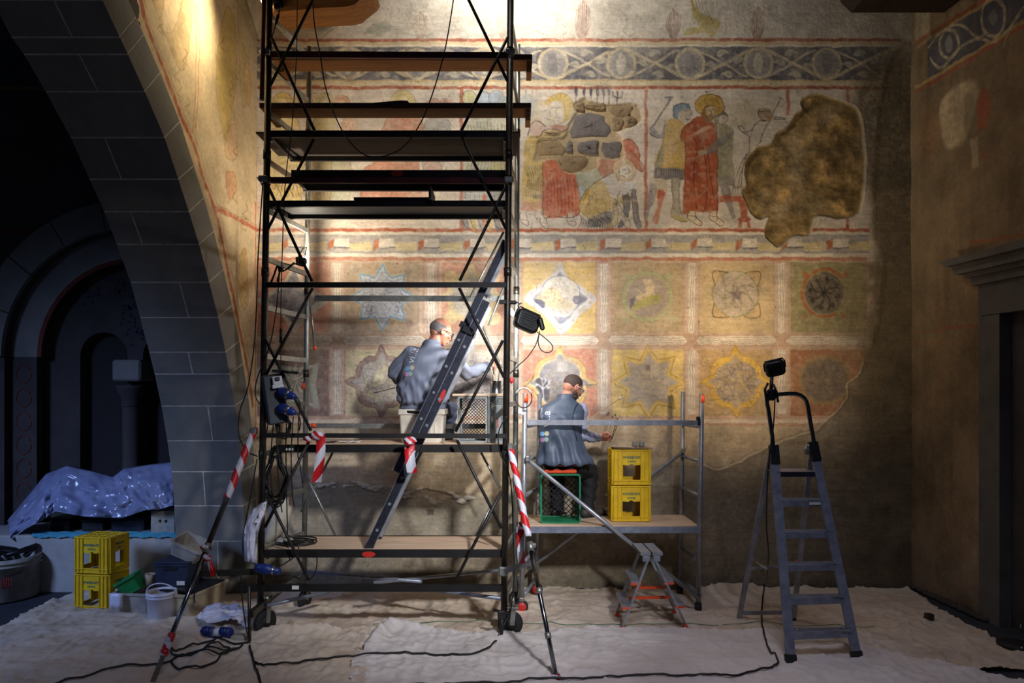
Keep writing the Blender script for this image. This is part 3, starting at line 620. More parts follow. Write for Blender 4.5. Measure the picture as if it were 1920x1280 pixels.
    S(star(717, 557, 66, 43, 8, 0) + star(717, 557, 66, 43, 8, 0)[:1], (214, 196, 120), 1.5, .7, False); S(star(717, 557, 60, 40, 8, 0)[::1] + star(717, 557, 60, 40)[:1], (110, 156, 200), 3, .7, False)
    scribble(P, 685, 525, 750, 592, 110, (98, 102, 124), 12, 1.1, .6, 9); S(circ(717, 560, 38, 36, 20, 0, 359), (90, 94, 118), 1.4, .5)
    for a, b in ((668, 505), (765, 508), (662, 610), (768, 606)): F(circ(a, b, 7), (150, 126, 118), .7, 1.2)
    F(quatre(885, 557, 64), (222, 206, 150), .85, 1, True); F(quatre(885, 557, 50), (196, 190, 180), .9, 1, True)
    for a, b in ((845, 520), (925, 520), (845, 596), (925, 596)): F(circ(a, b, 13), (226, 206, 146), .85, 1.5)
    scribble(P, 850, 525, 925, 590, 60, (140, 120, 100), 13, 1.1, .5, 12)
    dia = [(1050, 490), (1066, 522), (1090, 537), (1118, 560), (1090, 588), (1070, 612), (1050, 628), (1034, 606), (1010, 584), (982, 560), (1008, 536), (1034, 516)]
    F(dia, (202, 202, 212), .95, 1, True); F([(1050 + (x - 1050) * .82, 559 + (yy - 559) * .82) for x, yy in dia], (222, 220, 222), .9, 1, True); F([(1050 + (x - 1050) * .74, 559 + (yy - 559) * .72) for x, yy in dia], (150, 154, 176), .95, 1, True)
    F(circ(1051, 556, 36, 38), (226, 220, 208), .95, 1.5); S(circ(1051, 556, 37, 39, 22, 150, 400), (100, 102, 130), 1.4, .6); F([(1020, 545), (1042, 540), (1060, 560), (1078, 575), (1050, 580), (1020, 572), (1004, 560)], (226, 204, 150), .7, 2, True)
    F([(1006, 560), (1022, 566), (1018, 578), (1004, 566)], (96, 98, 126), .8, 1, True); F([(1076, 556), (1100, 560), (1080, 572)], (96, 98, 126), .8, 1, True); scribble(P, 1022, 535, 1080, 580, 40, (160, 130, 90), 14, 1, .5, 10)
    S(circ(1214, 556, 44, 44, 26, 0, 359), (176, 186, 136), 7, .85); F(circ(1214, 556, 38), (176, 160, 150), .9, 1.2); S(circ(1214, 556, 48, 48, 26, 0, 359), (150, 140, 90), 1, .6)
    for a, b in ((1174, 516), (1254, 518), (1172, 598), (1258, 596)): F([(a - 6, b - 6), (a + 8, b - 2), (a + 8, b + 8), (a - 4, b + 6)], (180, 188, 140), .7, 2, True)
    F([(1205, 524), (1222, 526), (1226, 545), (1228, 560), (1205, 566), (1192, 555), (1212, 548)], (226, 200, 150), .9, 1, True); F([(1190, 566), (1236, 552), (1240, 566), (1210, 574), (1188, 580)], (184, 178, 92), .85, 1, True); S([(1192, 542), (1206, 552), (1222, 548)], (226, 206, 160), 2.5, .8)
    F([(1180, 562), (1192, 555), (1184, 582)], (110, 110, 136), .8, 1)
    cst = star(1381, 552, 54, 42, 8, .39)
    F(circ(1379, 551, 42), (190, 172, 158), .9, 1.2); S(circ(1379, 551, 43, 43, 26, 0, 359), (140, 142, 104), 3, .7)
    for a in (0, 1, 2, 3):
        t = .785 + a * 1.571; ca, sa = math.cos(t), math.sin(t)
        F([(1381 + 64 * ca, 552 + 62 * sa), (1381 + 46 * math.cos(t + .3), 552 + 46 * math.sin(t + .3)), (1381 + 46 * math.cos(t - .3), 552 + 46 * math.sin(t - .3))], (204, 170, 120), .8, 1); S([(1381 + 44 * math.cos(t + .42), 552 + 44 * math.sin(t + .42)), (1381 + 62 * ca, 552 + 60 * sa), (1381 + 44 * math.cos(t - .42), 552 + 44 * math.sin(t - .42))], (84, 66, 40), 1.6, .8)
    for a in range(7): t = a * .9; S([(1379, 551), (1379 + 20 * math.cos(t), 551 + 20 * math.sin(t)), (1379 + 38 * math.cos(t + .5), 551 + 38 * math.sin(t + .5))], (146, 150, 108), 4, .6)
    F(star(1381, 552, 14, 7, 5), (120, 104, 116), .8, 2); scribble(P, 1350, 522, 1412, 582, 60, (112, 96, 96), 15, 1.1, .5, 10)
    S(circ(1546, 549, 42, 44, 26, 60, 320), (190, 104, 62), 6, .85); F(circ(1546, 549, 37, 39), (116, 104, 98), .95, 1.5)
    for a, b in ((1509, 513), (1585, 513), (1509, 592), (1582, 590)): F([(a - 4, b - 4), (a + 6, b - 2), (a + 6, b + 6), (a - 3, b + 5)], (190, 106, 64), .8, 1.5)
    for a in range(8): t = a * .785 + .2; S([(1546, 549), (1546 + 18 * math.cos(t), 549 + 18 * math.sin(t)), (1546 + 31 * math.cos(t + .35), 549 + 31 * math.sin(t + .35))], (48, 42, 42), 2, .8); F(circ(1546 + 27 * math.cos(t), 549 + 27 * math.sin(t), 4), (54, 48, 48), .7, 1)
    # row 2
    sp = [(478, 690), (520, 684), (560, 690), (600, 680), (592, 720), (598, 768), (560, 752), (520, 770), (478, 752)]
    F(sp, (196, 204, 182), .9, 1); F([(538 + (x - 538) * .8, 722 + (yy - 722) * .8) for x, yy in sp], (150, 138, 132), .9, 1)
    for a in range(12): t = a * .5236; S([(553, 712), (553 + 26 * math.cos(t), 712 + 26 * math.sin(t))], (214, 206, 182), 2.4, .8, False); S([(553, 714), (553 + 24 * math.cos(t + .2), 714 + 24 * math.sin(t + .2))], (78, 70, 66), 1.2, .6, False)
    Q = quatre(715, 715, 68)
    F(Q, (150, 118, 116), .9, 1, True); F([(715 + (x - 715) * .8, 715 + (yy - 715) * .8) for x, yy in Q], (186, 180, 172), .95, 1, True)
    S(Q + Q[:1], (92, 66, 66), 1.3, .7); S([(715 + (x - 715) * .9, 715 + (yy - 715) * .9) for x, yy in Q + Q[:1]], (176, 146, 140), 1.6, .7)
    for k in range(10): S([(700 + k * 4, 725 - k), (706 + k * 3, 700 - k), (720 + k * 4, 680 + (k % 3) * 4)], (226, 210, 160), 3, .65)
    for k in range(6): S([(690 + k * 2, 700 + k * 8), (684, 720 + k * 4), (696 + k * 4, 745)], (214, 196, 140), 2.4, .6)
    F([(730, 728), (745, 726), (752, 742), (740, 750), (728, 742)], (214, 208, 200), .8, 1, True); scribble(P, 672, 672, 760, 762, 120, (112, 104, 104), 16, 1.1, .55, 14)
    F(quatre(888, 716, 66), (196, 188, 182), .9, 1, True); F(quatre(888, 716, 54), (160, 154, 156), .9, 1, True); scribble(P, 848, 676, 930, 760, 150, (104, 96, 100), 17, 1.2, .55, 14); scribble(P, 848, 676, 930, 760, 60, (214, 208, 204), 18, 1.6, .6, 14)
    Q = quatre(1050, 718, 70)
    F(Q, (218, 184, 112), .95, 1, True); F([(1050 + (x - 1050) * .84, 718 + (yy - 718) * .84) for x, yy in Q], (226, 206, 160), .9, 1, True); F([(1050 + (x - 1050) * .78, 716 + (yy - 716) * .78) for x, yy in Q], (140, 138, 148), .95, 1, True)
    S(Q + Q[:1], (150, 110, 60), 1.2, .6)
    F(circ(1053, 694, 30, 26), (176, 170, 172), .7, 6); F(circ(1054, 688, 9), (222, 216, 214), .8, 3)
    F([(1004, 722), (1012, 708), (1028, 720), (1030, 744), (1022, 748)], (84, 84, 98), .9, 1, True)
    for p in ([(1020, 748), (1018, 730), (1016, 712)], [(1018, 730), (1010, 722), (1006, 720)], [(1019, 728), (1028, 720), (1030, 712)], [(1018, 722), (1024, 712), (1022, 706)]): S(p, (214, 212, 214), 2, .9)
    for a, b in ((1007, 722), (1027, 726), (1016, 710)): F(circ(a, b, 3), (214, 212, 214), .9, .8)
    scribble(P, 1030, 690, 1080, 740, 60, (120, 104, 90), 19, 1, .5, 10); S([(984, 724), (996, 714), (1000, 706)], INK, 2, .7); S([(1000, 728), (1008, 744), (1014, 758)], INK, 1.6, .5)
    F([(1098, 720), (1120, 718), (1100, 728)], (96, 92, 100), .7, 1)
    st = star(1216, 716, 70, 45, 8, 0)
    F(st, (222, 184, 96), .95, 1); F([(1216 + (x - 1216) * .9, 716 + (yy - 716) * .9) for x, yy in st], (236, 206, 130), .9, 1); F([(1216 + (x - 1216) * .8, 716 + (yy - 716) * .8) for x, yy in st], (180, 168, 162), .95, 1)
    S(st + st[:1], (166, 128, 46), 1.6, .7, False); S([(1216 + (x - 1216) * .84, 716 + (yy - 716) * .84) for x, yy in st + st[:1]], (176, 136, 60), 1.3, .6, False)
    F([(1210, 684), (1218, 684), (1220, 694), (1212, 696)], (110, 98, 98), .8, 1.2); F([(1206, 712), (1216, 702), (1222, 714)], (130, 116, 116), .5, 2); scribble(P, 1180, 680, 1255, 752, 70, (150, 138, 136), 20, 1.2, .4, 12)
    Q = quatre(1380, 716, 68)
    F(Q, (222, 176, 72), .95, 1, True); F([(1380 + (x - 1380) * .78, 716 + (yy - 716) * .78) for x, yy in Q], (176, 158, 142), .95, 1, True); S(Q + Q[:1], (160, 118, 40), 1.2, .6)
    scribble(P, 1342, 682, 1420, 752, 150, (110, 96, 98), 21, 1.2, .55, 12); S([(1382, 702), (1396, 720), (1402, 738)], (206, 180, 120), 4, .6); S([(1372, 714), (1386, 712), (1400, 728)], (196, 170, 110), 3, .6)
    F(circ(1546, 712, 50, 48), (158, 146, 96), .7, 2); F(circ(1546, 712, 43, 41), (128, 112, 102), .9, 3)
    scribble(P, 1510, 680, 1575, 745, 70, (92, 80, 76), 22, 1.4, .4, 12)
    # ---- lower dado and bare plaster
    R(470, 799, 1730, 1130, (196, 170, 134), 1, 3)
    F([(478, 905), (560, 912), (640, 906), (700, 912), (760, 918), (870, 928), (960, 930), (985, 900), (990, 850), (1010, 830), (1100, 840), (1180, 880), (1260, 870), (1320, 872), (1345, 878), (1380, 866), (1440, 838), (1470, 822), (1530, 806), (1545, 792), (1585, 752), (1590, 720), (1612, 700), (1640, 640), (1660, 500), (1640, 420), (1660, 150), (1730, 150), (1730, 1130), (470, 1130)], (150, 138, 116), .92, 5, True, .2, -.01)
    F([(985, 760), (1010, 775), (1030, 830), (1000, 900), (982, 900)], (206, 196, 184), .7, 5, True)
    F([(1180, 1130), (1200, 1000), (1340, 900), (1500, 860), (1730, 800), (1730, 1130)], (134, 118, 92), .75, 24, True); F([(1600, 170), (1730, 160), (1730, 900), (1640, 900), (1620, 700), (1650, 500)], (112, 98, 74), .75, 14, True)
    S([(1320, 872), (1345, 880), (1380, 868), (1440, 838), (1462, 830), (1480, 822), (1530, 808), (1545, 792), (1585, 752), (1590, 720), (1612, 700), (1618, 680)], (224, 206, 176), 3.5, .85, True, 1.5, .1, .006)
    F([(1218, 800), (1240, 820), (1258, 850), (1250, 880), (1215, 880)], (200, 176, 140), .5, 5, True)
    for k in range(7): S([(1480, 830 + k * 45), (1720, 832 + k * 45)], (112, 80, 56) if k % 2 == 0 else (120, 108, 86), 6, .35, False, 4)
    R(1640, 640, 1722, 652, (96, 80, 62), .5, 3); R(1655, 655, 1662, 780, (96, 80, 62), .4, 3)
    # broken plaster edges on the dado
    rb = np.random.RandomState(6)
    for x0, x1, yb in ((594, 632, 912), (648, 716, 910), (742, 800, 925), (796, 886, 934)):
        n = int((x1 - x0) / 5)
        for k in range(n):
            x = x0 + (x1 - x0) * k / n + rb.uniform(-2, 2); y = yb + 5 * math.sin(x * .11) + rb.uniform(-4, 4); r = rb.uniform(2.5, 6.5)
            F([(x + r * rb.uniform(.8, 1.9) * math.cos(a), y + r * rb.uniform(.4, .9) * math.sin(a)) for a in [t * 1.05 for t in range(6)]], (222, 212, 196), .85, 1, False, .2, .004 + rb.uniform(0, .006))
            if k % 2: S([(x - r, y + r * .8), (x + r, y + r * .9 + rb.uniform(-1, 1))], (88, 78, 66), 1.6, .7, False, 1, .2, -.006)
    F([(770, 925), (800, 918), (850, 930), (830, 950), (805, 958), (780, 950)], (158, 134, 104), .8, 2, True, .3, -.016); F([(799, 956), (812, 956), (812, 966), (799, 966)], (92, 84, 74), .8, 1.5, False, .3, -.03)
    for a, b, rx, ry in ((820, 1075, 36, 12), (770, 1060, 14, 6), (770, 1080, 20, 7), (905, 1090, 24, 10)): F(circ(a, b, rx, ry), (82, 72, 56), .6, 5)
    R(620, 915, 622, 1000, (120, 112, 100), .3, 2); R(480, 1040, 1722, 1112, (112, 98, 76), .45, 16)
    # the great loss at the right, rough olive-brown mortar
    big = q([(1215, 150), (1300, 110), (1420, 130), (1560, 180), (1640, 230), (1680, 400), (1690, 700), (1660, 950), (1620, 1010), (1500, 1040), (1350, 1010), (1300, 1050), (1270, 1160), (1180, 1160), (1120, 1190), (1050, 1245), (1000, 1225), (950, 1180), (945, 1110), (975, 1020), (900, 1040), (840, 1000), (800, 920), (765, 830), (800, 780), (790, 640), (830, 560), (900, 500), (980, 480), (1030, 400), (1110, 350), (1170, 260), (1220, 220)])
    S(big + big[:1], (206, 196, 178), 4.5, .85, True, 1.8, .2, .006)
    F(big, (152, 124, 76), 1, 2.2, True, 0, -.022)
    m = np.zeros_like(P.hgt)
    P.big = big
    sl = P._box(np.array(big), 4); d = P.dist(curve(np.array(big, float), True, 4), sl, True); m[sl] = np.clip(-d / 6, 0, 1)
    n1 = fbm(h, w, 26 / step, 41, 5); n2 = fbm(h, w, 7 / step, 43, 3, 14 / step)
    P.img *= (1 + m * (.9 * (n1 - .5) + .5 * (n2 - .5)))[..., None]
    P.img += (m * np.clip(n1 - .55, 0, 1) * 160)[..., None] * np.array([1, .7, .3], np.float32)
    P.hgt += m * (n1 - .5) * .022 + m * (n2 - .5) * .008
    # fades towards the right edge: the painting is lost there
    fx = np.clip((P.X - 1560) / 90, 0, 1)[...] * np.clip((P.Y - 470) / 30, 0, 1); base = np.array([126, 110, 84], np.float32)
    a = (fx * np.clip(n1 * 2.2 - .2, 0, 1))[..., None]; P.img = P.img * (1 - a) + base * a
    # age: mottling, wipes, stains
    lo = fbm(h, w, 120 / step, 51, 4); md = fbm(h, w, 22 / step, 61, 4); hi = fbm(h, w, 4 / step, 71, 2); st = fbm(h, w, 3.2 / step, 81, 3, 26 / step)
    P.img *= (1 + .30 * (lo - .5) + .22 * (md - .5) + .10 * (hi - .5) + .12 * (st - .5))[..., None]
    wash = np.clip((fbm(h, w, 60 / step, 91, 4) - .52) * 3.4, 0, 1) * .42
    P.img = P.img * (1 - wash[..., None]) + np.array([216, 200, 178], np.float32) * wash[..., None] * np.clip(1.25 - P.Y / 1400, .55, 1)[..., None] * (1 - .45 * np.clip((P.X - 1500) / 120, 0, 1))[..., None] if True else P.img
    spk = (fbm(h, w, 2.6 / step, 101, 2) > .90) & (fbm(h, w, 30 / step, 103, 2) > .55); P.img[spk] *= .8
    crk = np.abs(fbm(h, w, 70 / step, 111, 5) - .5); c = np.clip(1 - crk / .0016, 0, 1) * .3; P.img *= (1 - c)[..., None]
    P.hgt += (md - .5) * .006 + (hi - .5) * .0025 + (lo - .5) * .02
    g_ = P.img.mean(2, keepdims=True); P.img = g_ + (P.img - g_) * .82 + np.array([1.5, 0, -3], np.float32)
    P.img = np.clip(P.img, 8, 245)
    return P
# ------------------------------------------------------------------ the room
WY = 7.07; S0 = FP / WY
STEP = 1.35
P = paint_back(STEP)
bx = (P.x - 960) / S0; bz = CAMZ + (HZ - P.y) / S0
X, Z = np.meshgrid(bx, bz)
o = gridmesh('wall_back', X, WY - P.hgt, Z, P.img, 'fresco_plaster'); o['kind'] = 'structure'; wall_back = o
# stones that the lost plaster uncovers
def rubble(parent, cx, cy, w, h, m, seed, d=.035, Y=WY):
    rs = np.random.RandomState(seed); mb = MB(); n = 16; c = W(cx, cy, Y); rows = []
    for k, (s_, e) in enumerate(((1, 0), (.93, -.6), (.72, -1.0), (.4, -1.05), (.02, -1.1))):
        row = []
        for i in range(n):
            a = 2 * math.pi * i / n; sq = 1 / max(abs(math.cos(a)), abs(math.sin(a))) ** .55
            r = s_ * sq * (1 + .16 * math.sin(3 * a + seed) + rs.uniform(-.07, .07))
            row.append(c + Vector((r * w / 2 / S0 * math.cos(a), e * d * (1 + rs.uniform(-.5, .5)) + .016, r * h / 2 / S0 * math.sin(a))))
        rows.append(row)
    mb.grid(rows, True, True); return obj('stone', mb, m, parent)
for i, (cx, cy, w, h, g) in enumerate(((1106, 235, 72, 46, 0), (1087, 200, 20, 18, 1), (1118, 199, 40, 14, 1), (1165, 207, 44, 22, 1), (1158, 232, 22, 26, 1), (1182, 228, 24, 22, 1), (1034, 276, 48, 26, 1), (1068, 275, 12, 22, 0), (1104, 276, 40, 26, 0), (1148, 280, 38, 32, 0), (1074, 305, 50, 26, 1), (1034, 250, 40, 10, 1))):
    rubble(wall_back, cx, cy, w, h, 'rubble_ochre' if g else 'rubble_grey', i + 3, d=.008 + .004 * (i % 3))
# left wall: painted plaster beyond the arch
def LY(px): return -2.946 / ((px - 960) / FP - .049)
def LW(px, py): Y = LY(px); return Vector((-2.946 + .049 * Y, Y, CAMZ + (HZ - py) / FP * Y))
inner_px = [(150, -100), (190, 0), (223, 70), (238, 102), (270, 172), (307, 258), (333, 336), (353, 397), (372, 458), (391, 529), (408, 595), (422, 660), (429, 701), (439, 761), (447, 826), (451, 884), (455, 948), (458, 1014), (461, 1108)]
prof = [(LW(*p).y, LW(*p).z) for p in inner_px]; prof[-1] = (prof[-1][0], 0.0)
prof = [(2.6, 5.45), (3.4, 5.33)] + prof
pc = np.array(prof)
def at_z(z):  # Y on the intrados for a height (upper arch handled by index)
    return np.interp(z, pc[::-1, 1], pc[::-1, 0])
left_px = [(-60, -100), (-15, 0), (22, 60), (45, 102), (86, 172), (133, 258), (168, 336), (196, 397), (219, 458), (245, 529), (263, 595), (280, 660), (290, 701), (303, 761), (314, 826), (322, 884), (327, 948), (330, 1014), (334, 1108)]
def left_x(Y, i): return (left_px[i][0] - 960) / FP * Y
RV = .31
nrm = []
for i in range(len(prof)):
    a = np.array(prof[max(i - 1, 0)]); b = np.array(prof[min(i + 1, len(prof) - 1)]); t = (b - a) / np.linalg.norm(b - a); nrm.append((-t[1], t[0]) if (-t[1]) > 0 else (t[1], -t[0]))
outer = [(p[0] + RV * n_[0], p[1] + abs(RV * n_[1]) if n_[1] > 0 or True else 0) for p, n_ in zip(prof, nrm)]
outer = [(min(a, 7.03), max(b, 0)) for a, b in outer]; outer[-1] = (outer[-1][0], 0.0)
def paint_left():
    tf = lambda px, py: ((7.07 - LW(px, py).y) * 184, (6.1 - LW(px, py).z) * 184)
    Q = Paint(-2, 560, -20, 1130, 1.9, (214, 190, 150), 77, 1.0, tf); F, S = Q.F, Q.S
    F([(470, 780), (484, 780), (484, 1120), (440, 1120), (430, 900)], (150, 136, 110), .8, 12)
    F([(425, 700), (455, 720), (470, 900), (455, 1000), (440, 900)], (176, 176, 180), .7, 8, True)
    edge = [(256, -60), (270, 30), (292, 90), (322, 170), (343, 225), (363, 270), (380, 330), (403, 395), (414, 440), (430, 520), (448, 610), (466, 700), (474, 760)]
    S(edge, (176, 96, 66), 9, .9); S([(a + 7, b) for a, b in edge], (140, 90, 60), 1.4, .6)
    for dx in (0, 5): S([(366 + dx, -60), (368 + dx, 80), (366 + dx, 180), (362 + dx * .6, 250)], (182, 116, 84), 2.2, .8)
    S([(403, 390), (440, 408), (484, 432)], (188, 106, 76), 8, .9); S([(405, 384), (440, 401), (484, 424)], (120, 80, 56), 1.3, .6)
    S([(479, 380), (479, 800)], (190, 100, 70), 5, .8); S([(484, 90), (481, 400)], (190, 110, 80), 3, .6)
    for c, pts in (((206, 176, 96), [(425, 10), (440, 40), (444, 130), (436, 200), (428, 260), (418, 250), (408, 190), (406, 120), (414, 50)]), ((216, 176, 132), [(430, 235), (442, 236), (445, 290), (432, 300), (420, 280)]), ((200, 180, 130), [(445, 0), (462, 0), (468, 80), (462, 190), (452, 180)]),
                   ((196, 168, 120), [(285, 0), (305, 0), (300, 50), (318, 62), (330, 50), (345, 0), (362, 0), (350, 110), (338, 130), (320, 90)]), ((206, 170, 110), [(455, 80), (470, 140), (468, 200), (458, 170)]), ((196, 160, 96), [(450, 480), (462, 470), (466, 560), (456, 580), (448, 540)]), ((210, 150, 110), [(423, 322), (440, 325), (442, 360), (428, 372)])):
        F(pts, c, .75, 3, True); S(pts + pts[:1], (140, 108, 66), 1.3, .6)
    scribble2 = [(415, 60), (432, 150), (424, 230), (440, 260), (330, 120), (345, 90), (335, 150), (350, 180), (300, 30), (456, 500), (460, 540), (438, 345), (455, 400), (460, 380), (446, 120), (460, 100)]
    for i, (a, b) in enumerate(scribble2): S([(a, b), (a + 5, b + 12), (a - 3, b + 24), (a + 7, b + 34)], (110, 84, 56), 1.4, .6)
    h, w = Q.h, Q.w; md = fbm(h, w, 24, 5, 4); hi = fbm(h, w, 3, 6, 2); lo = fbm(h, w, 80, 7, 3)
    Q.img *= (1 + .3 * (md - .5) + .12 * (hi - .5) + .25 * (lo - .5))[..., None]; Q.hgt += (md - .5) * .012 + (hi - .5) * .003
    return Q
Q = paint_left()
LYg = 7.07 - Q.x / 184; LZg = 6.1 - Q.y / 184
YY, ZZ = np.meshgrid(LYg, LZg)
op = np.array(outer)
def inside_arch(YY, ZZ, shrink=0):
    lim = np.interp(ZZ, op[::-1, 1], op[::-1, 0]); return YY < lim - shrink
keep = ~inside_arch(YY, ZZ, .03)
o = gridmesh('wall_left', -2.946 + .049 * YY + Q.hgt, YY, ZZ, Q.img, 'fresco_plaster', keep); o['kind'] = 'structure'; wall_left = o
# the stone arch: mortar core and every block of the soffit
arch = thing('wall_arch', 'arch', 'x'); del arch['label']; del arch['category']; arch['kind'] = 'structure'
splits = {3: .56, 5: .53, 7: .36, 9: .31, 11: .62, 13: .51, 15: .63, 17: .45, 1: .5, 19: .6}
def plane_x(Y): return -2.946 + .049 * Y
core = MB(); rows = []
N = len(prof)
def lx(i): return left_x(prof[i][0], max(i - 2, 0)) if i >= 2 else -4.0
for i in range(N):
    Yi, zi = prof[i]; Yo, zo = outer[i]; e = .001
    ny, nz = nrm[i]; a = (Yi + ny * e, zi + abs(nz) * e * (1 if nz >= 0 else 1))
    rows.append([Vector((lx(i) , a[0], a[1])), Vector((plane_x(Yi) + .004, a[0], a[1])), Vector((plane_x(Yo) + .004, Yo, zo)), Vector((lx(i), Yo, zo))])
core.grid(rows, False, True); struct('mortar_core', core, 'mortar', arch)
for i in range(N - 1):
    fr = [0, splits[i], 1] if i in splits else [0, 1]
    if i < 2: fr = [0, .5, 1]
    for a, b in zip(fr[:-1], fr[1:]):
        mb = MB(); g = .0042
        def pt(k, f, out, gs):
            Yi, zi = prof[k]; Yo, zo = outer[k]; xx = lx(k) + (plane_x(Yi if not out else Yo) + .006 - lx(k)) * f
            yy, zz = (Yi, zi) if not out else (Yo, zo); return Vector((xx, yy, zz))
        A = []
        for k, other in ((i, i + 1), (i + 1, i)):
            for f, f2 in ((a, b), (b, a)):
                for out in (0, 1):
                    p = pt(k, f, out, 0); p2 = pt(other, f, out, 0); q2 = pt(k, f2, out, 0)
                    if 0 < f < 1: p = p + (q2 - p).normalized() * g
                    p = p + (p2 - p).normalized() * g; A.append(p)
        # order: (k=i,f=a,out0/1),(k=i,f=b,...),(k=i+1,f=a..),(k=i+1,f=b..)
        mb.add(A, [(0, 1, 3, 2), (4, 6, 7, 5), (0, 2, 6, 4), (1, 5, 7, 3), (0, 4, 5, 1), (2, 3, 7, 6)])
        ob = struct('stone_block', mb, 'arch_stone', arch); bv = ob.modifiers.new('edge', 'BEVEL'); bv.width = .002; bv.segments = 1
# wall solid between arch and the bay side, ceiling and outer shells
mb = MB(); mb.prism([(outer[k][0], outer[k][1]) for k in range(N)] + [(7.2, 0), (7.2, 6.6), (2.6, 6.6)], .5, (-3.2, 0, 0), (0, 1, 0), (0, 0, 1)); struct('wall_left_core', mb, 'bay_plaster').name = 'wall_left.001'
# right wall
def RW(px, py): t = (px - 960) / FP; Y = 4.78 / (t + .099); return Vector((t * Y, Y, CAMZ + (HZ - py) / FP * Y))
def paint_right():
    tf = lambda px, py: ((7.07 - RW(px, py).y) * 184, (6.1 - RW(px, py).z) * 184)
    Q = Paint(-2, 420, -20, 1130, 1.9, (130, 110, 84), 177, 1.0, tf); F, S = Q.F, Q.S
    F([(1716, 0), (1800, 0), (1850, 0), (1753, 56), (1716, 78)], (176, 160, 130), .8, 4)
    band = [(1738, 75), (1860, 0), (1960, -60), (1960, 20), (1920, 40), (1800, 115), (1740, 152)]
    F(band, (84, 84, 92), .95, 2)
    S([(1716, 80), (1753, 56), (1850, -4)], RED, 5, .8); S([(1720, 88), (1756, 64), (1860, -2)], (196, 160, 100), 5, .8)
    S([(1716, 172), (1803, 122), (1899, 61), (1960, 24)], RED, 5, .8); S([(1716, 164), (1801, 114), (1896, 54), (1960, 14)], (196, 160, 100), 6, .8)
    for cx, cy, rx, ry in ((1780, 82, 18, 27), (1862, 32, 22, 36)):
        S(circ(cx, cy, rx, ry, 24, 0, 359), (190, 172, 136), 5, .9); F([(cx, cy - 16), (cx + 8, cy), (cx, cy + 18), (cx - 8, cy)], (150, 144, 130), .7, 1, True)
    S([(1745, 110), (1765, 128), (1800, 90), (1832, 72), (1868, 78), (1910, 30)], (190, 172, 136), 5, .85); S([(1740, 90), (1765, 60), (1800, 46), (1830, 70), (1850, 60)], (190, 172, 136), 4, .8); S([(1880, 90), (1900, 40), (1930, 0)], (190, 172, 136), 4, .8)
    F([(1765, 190), (1815, 150), (1835, 170), (1815, 250), (1795, 275), (1770, 270)], (196, 176, 140), .8, 4, True); F([(1725, 220), (1758, 200), (1762, 270), (1740, 300), (1722, 290)], (140, 108, 76), .7, 5, True)
    F([(1835, 175), (1852, 170), (1856, 210), (1846, 240), (1832, 235)], (160, 84, 58), .8, 2, True); S([(1860, 175), (1900, 163)], (120, 100, 70), 3, .7)
    F([(1806, 190), (1830, 180), (1830, 270), (1815, 290)], (120, 110, 84), .6, 5, True); F([(1842, 285), (1849, 285), (1849, 297), (1842, 297)], (160, 80, 56), .8, 1); F([(1820, 260), (1834, 255), (1836, 310), (1824, 316)], (186, 164, 130), .7, 2)
    S([(1860, 540), (1740, 452), (1800, 440)], (120, 84, 56), 1.5, .0)
    S([(1712, 622), (1768, 620)], (150, 100, 70), 4, .7); S([(1764, 614), (1840, 610)], (150, 84, 58), 6, .7); S([(1712, 645), (1840, 638)], (150, 100, 70), 4, .6)
    for x in (1755, 1766): S([(x, 560), (x, 780)], (150, 104, 74), 2.5, .6)
    S([(1818, 455), (1920, 440)], (160, 90, 60), 5, .7); S([(1870, 445), (1870, 480)], (160, 90, 60), 3, .6)
    F([(1840, 640), (1850, 660), (1840, 1180), (1820, 1160)], (140, 124, 110), .6, 6)
    F([(1700, 1000), (1850, 1060), (1850, 1200), (1700, 1110)], (120, 106, 90), .6, 20)
    h, w = Q.h, Q.w; md = fbm(h, w, 24, 15, 4); hi = fbm(h, w, 3, 16, 2); lo = fbm(h, w, 80, 17, 3); st = fbm(h, w, 60, 19, 3, 6)
    Q.img *= (1 + .34 * (md - .5) + .12 * (hi - .5) + .34 * (lo - .5) + .16 * (st - .5))[..., None]; Q.hgt += (md - .5) * .014 + (lo - .5) * .03
    return Q
Q = paint_right()
YY, ZZ = np.meshgrid(7.07 - Q.x / 184, 6.1 - Q.y / 184)
DO = 5.98; DT = CAMZ + (HZ - 590) / FP * 5.9   # door opening starts here, head height
keep = ~((YY < 5.93) & (ZZ < 2.72))
o = gridmesh('wall_right', 4.78 - .099 * YY - Q.hgt, YY, ZZ, Q.img, 'fresco_plaster', keep[:, :]); o['kind'] = 'structure'
# door surround on the right wall
def rw(Y, z, out=0.0): n = Vector((-1, -.099, 0)).normalized(); p = Vector((4.78 - .099 * Y, Y, z)); return p + n * out
door = thing('door_1', 'd', 'x'); del door['label']; del door['category']; door['kind'] = 'structure'
dn = Vector((-1, -.099, 0)).normalized(); dd = Vector((.099, -1, 0)).normalized()
YJ = RW(1845, 700).y; YO = RW(1884, 700).y
ztop = RW(1850, 592).z; zc = RW(1845, 535).z
mb = MB(); mb.prism([(YO, 0), (YJ, 0), (YJ, ztop - .006), (YO, ztop - .006)], .34, rw(0, 0, .05), Vector((-.099, 1, 0)), (0, 0, 1)); struct('jamb_stone', mb, 'door_stone', door)
mb = MB(); mb.prism([(3.2, ztop), (YJ, ztop), (YJ, zc), (3.2, zc)], .34, rw(0, 0, .055), Vector((-.099, 1, 0)), (0, 0, 1)); struct('lintel_stone', mb, 'door_stone', door)
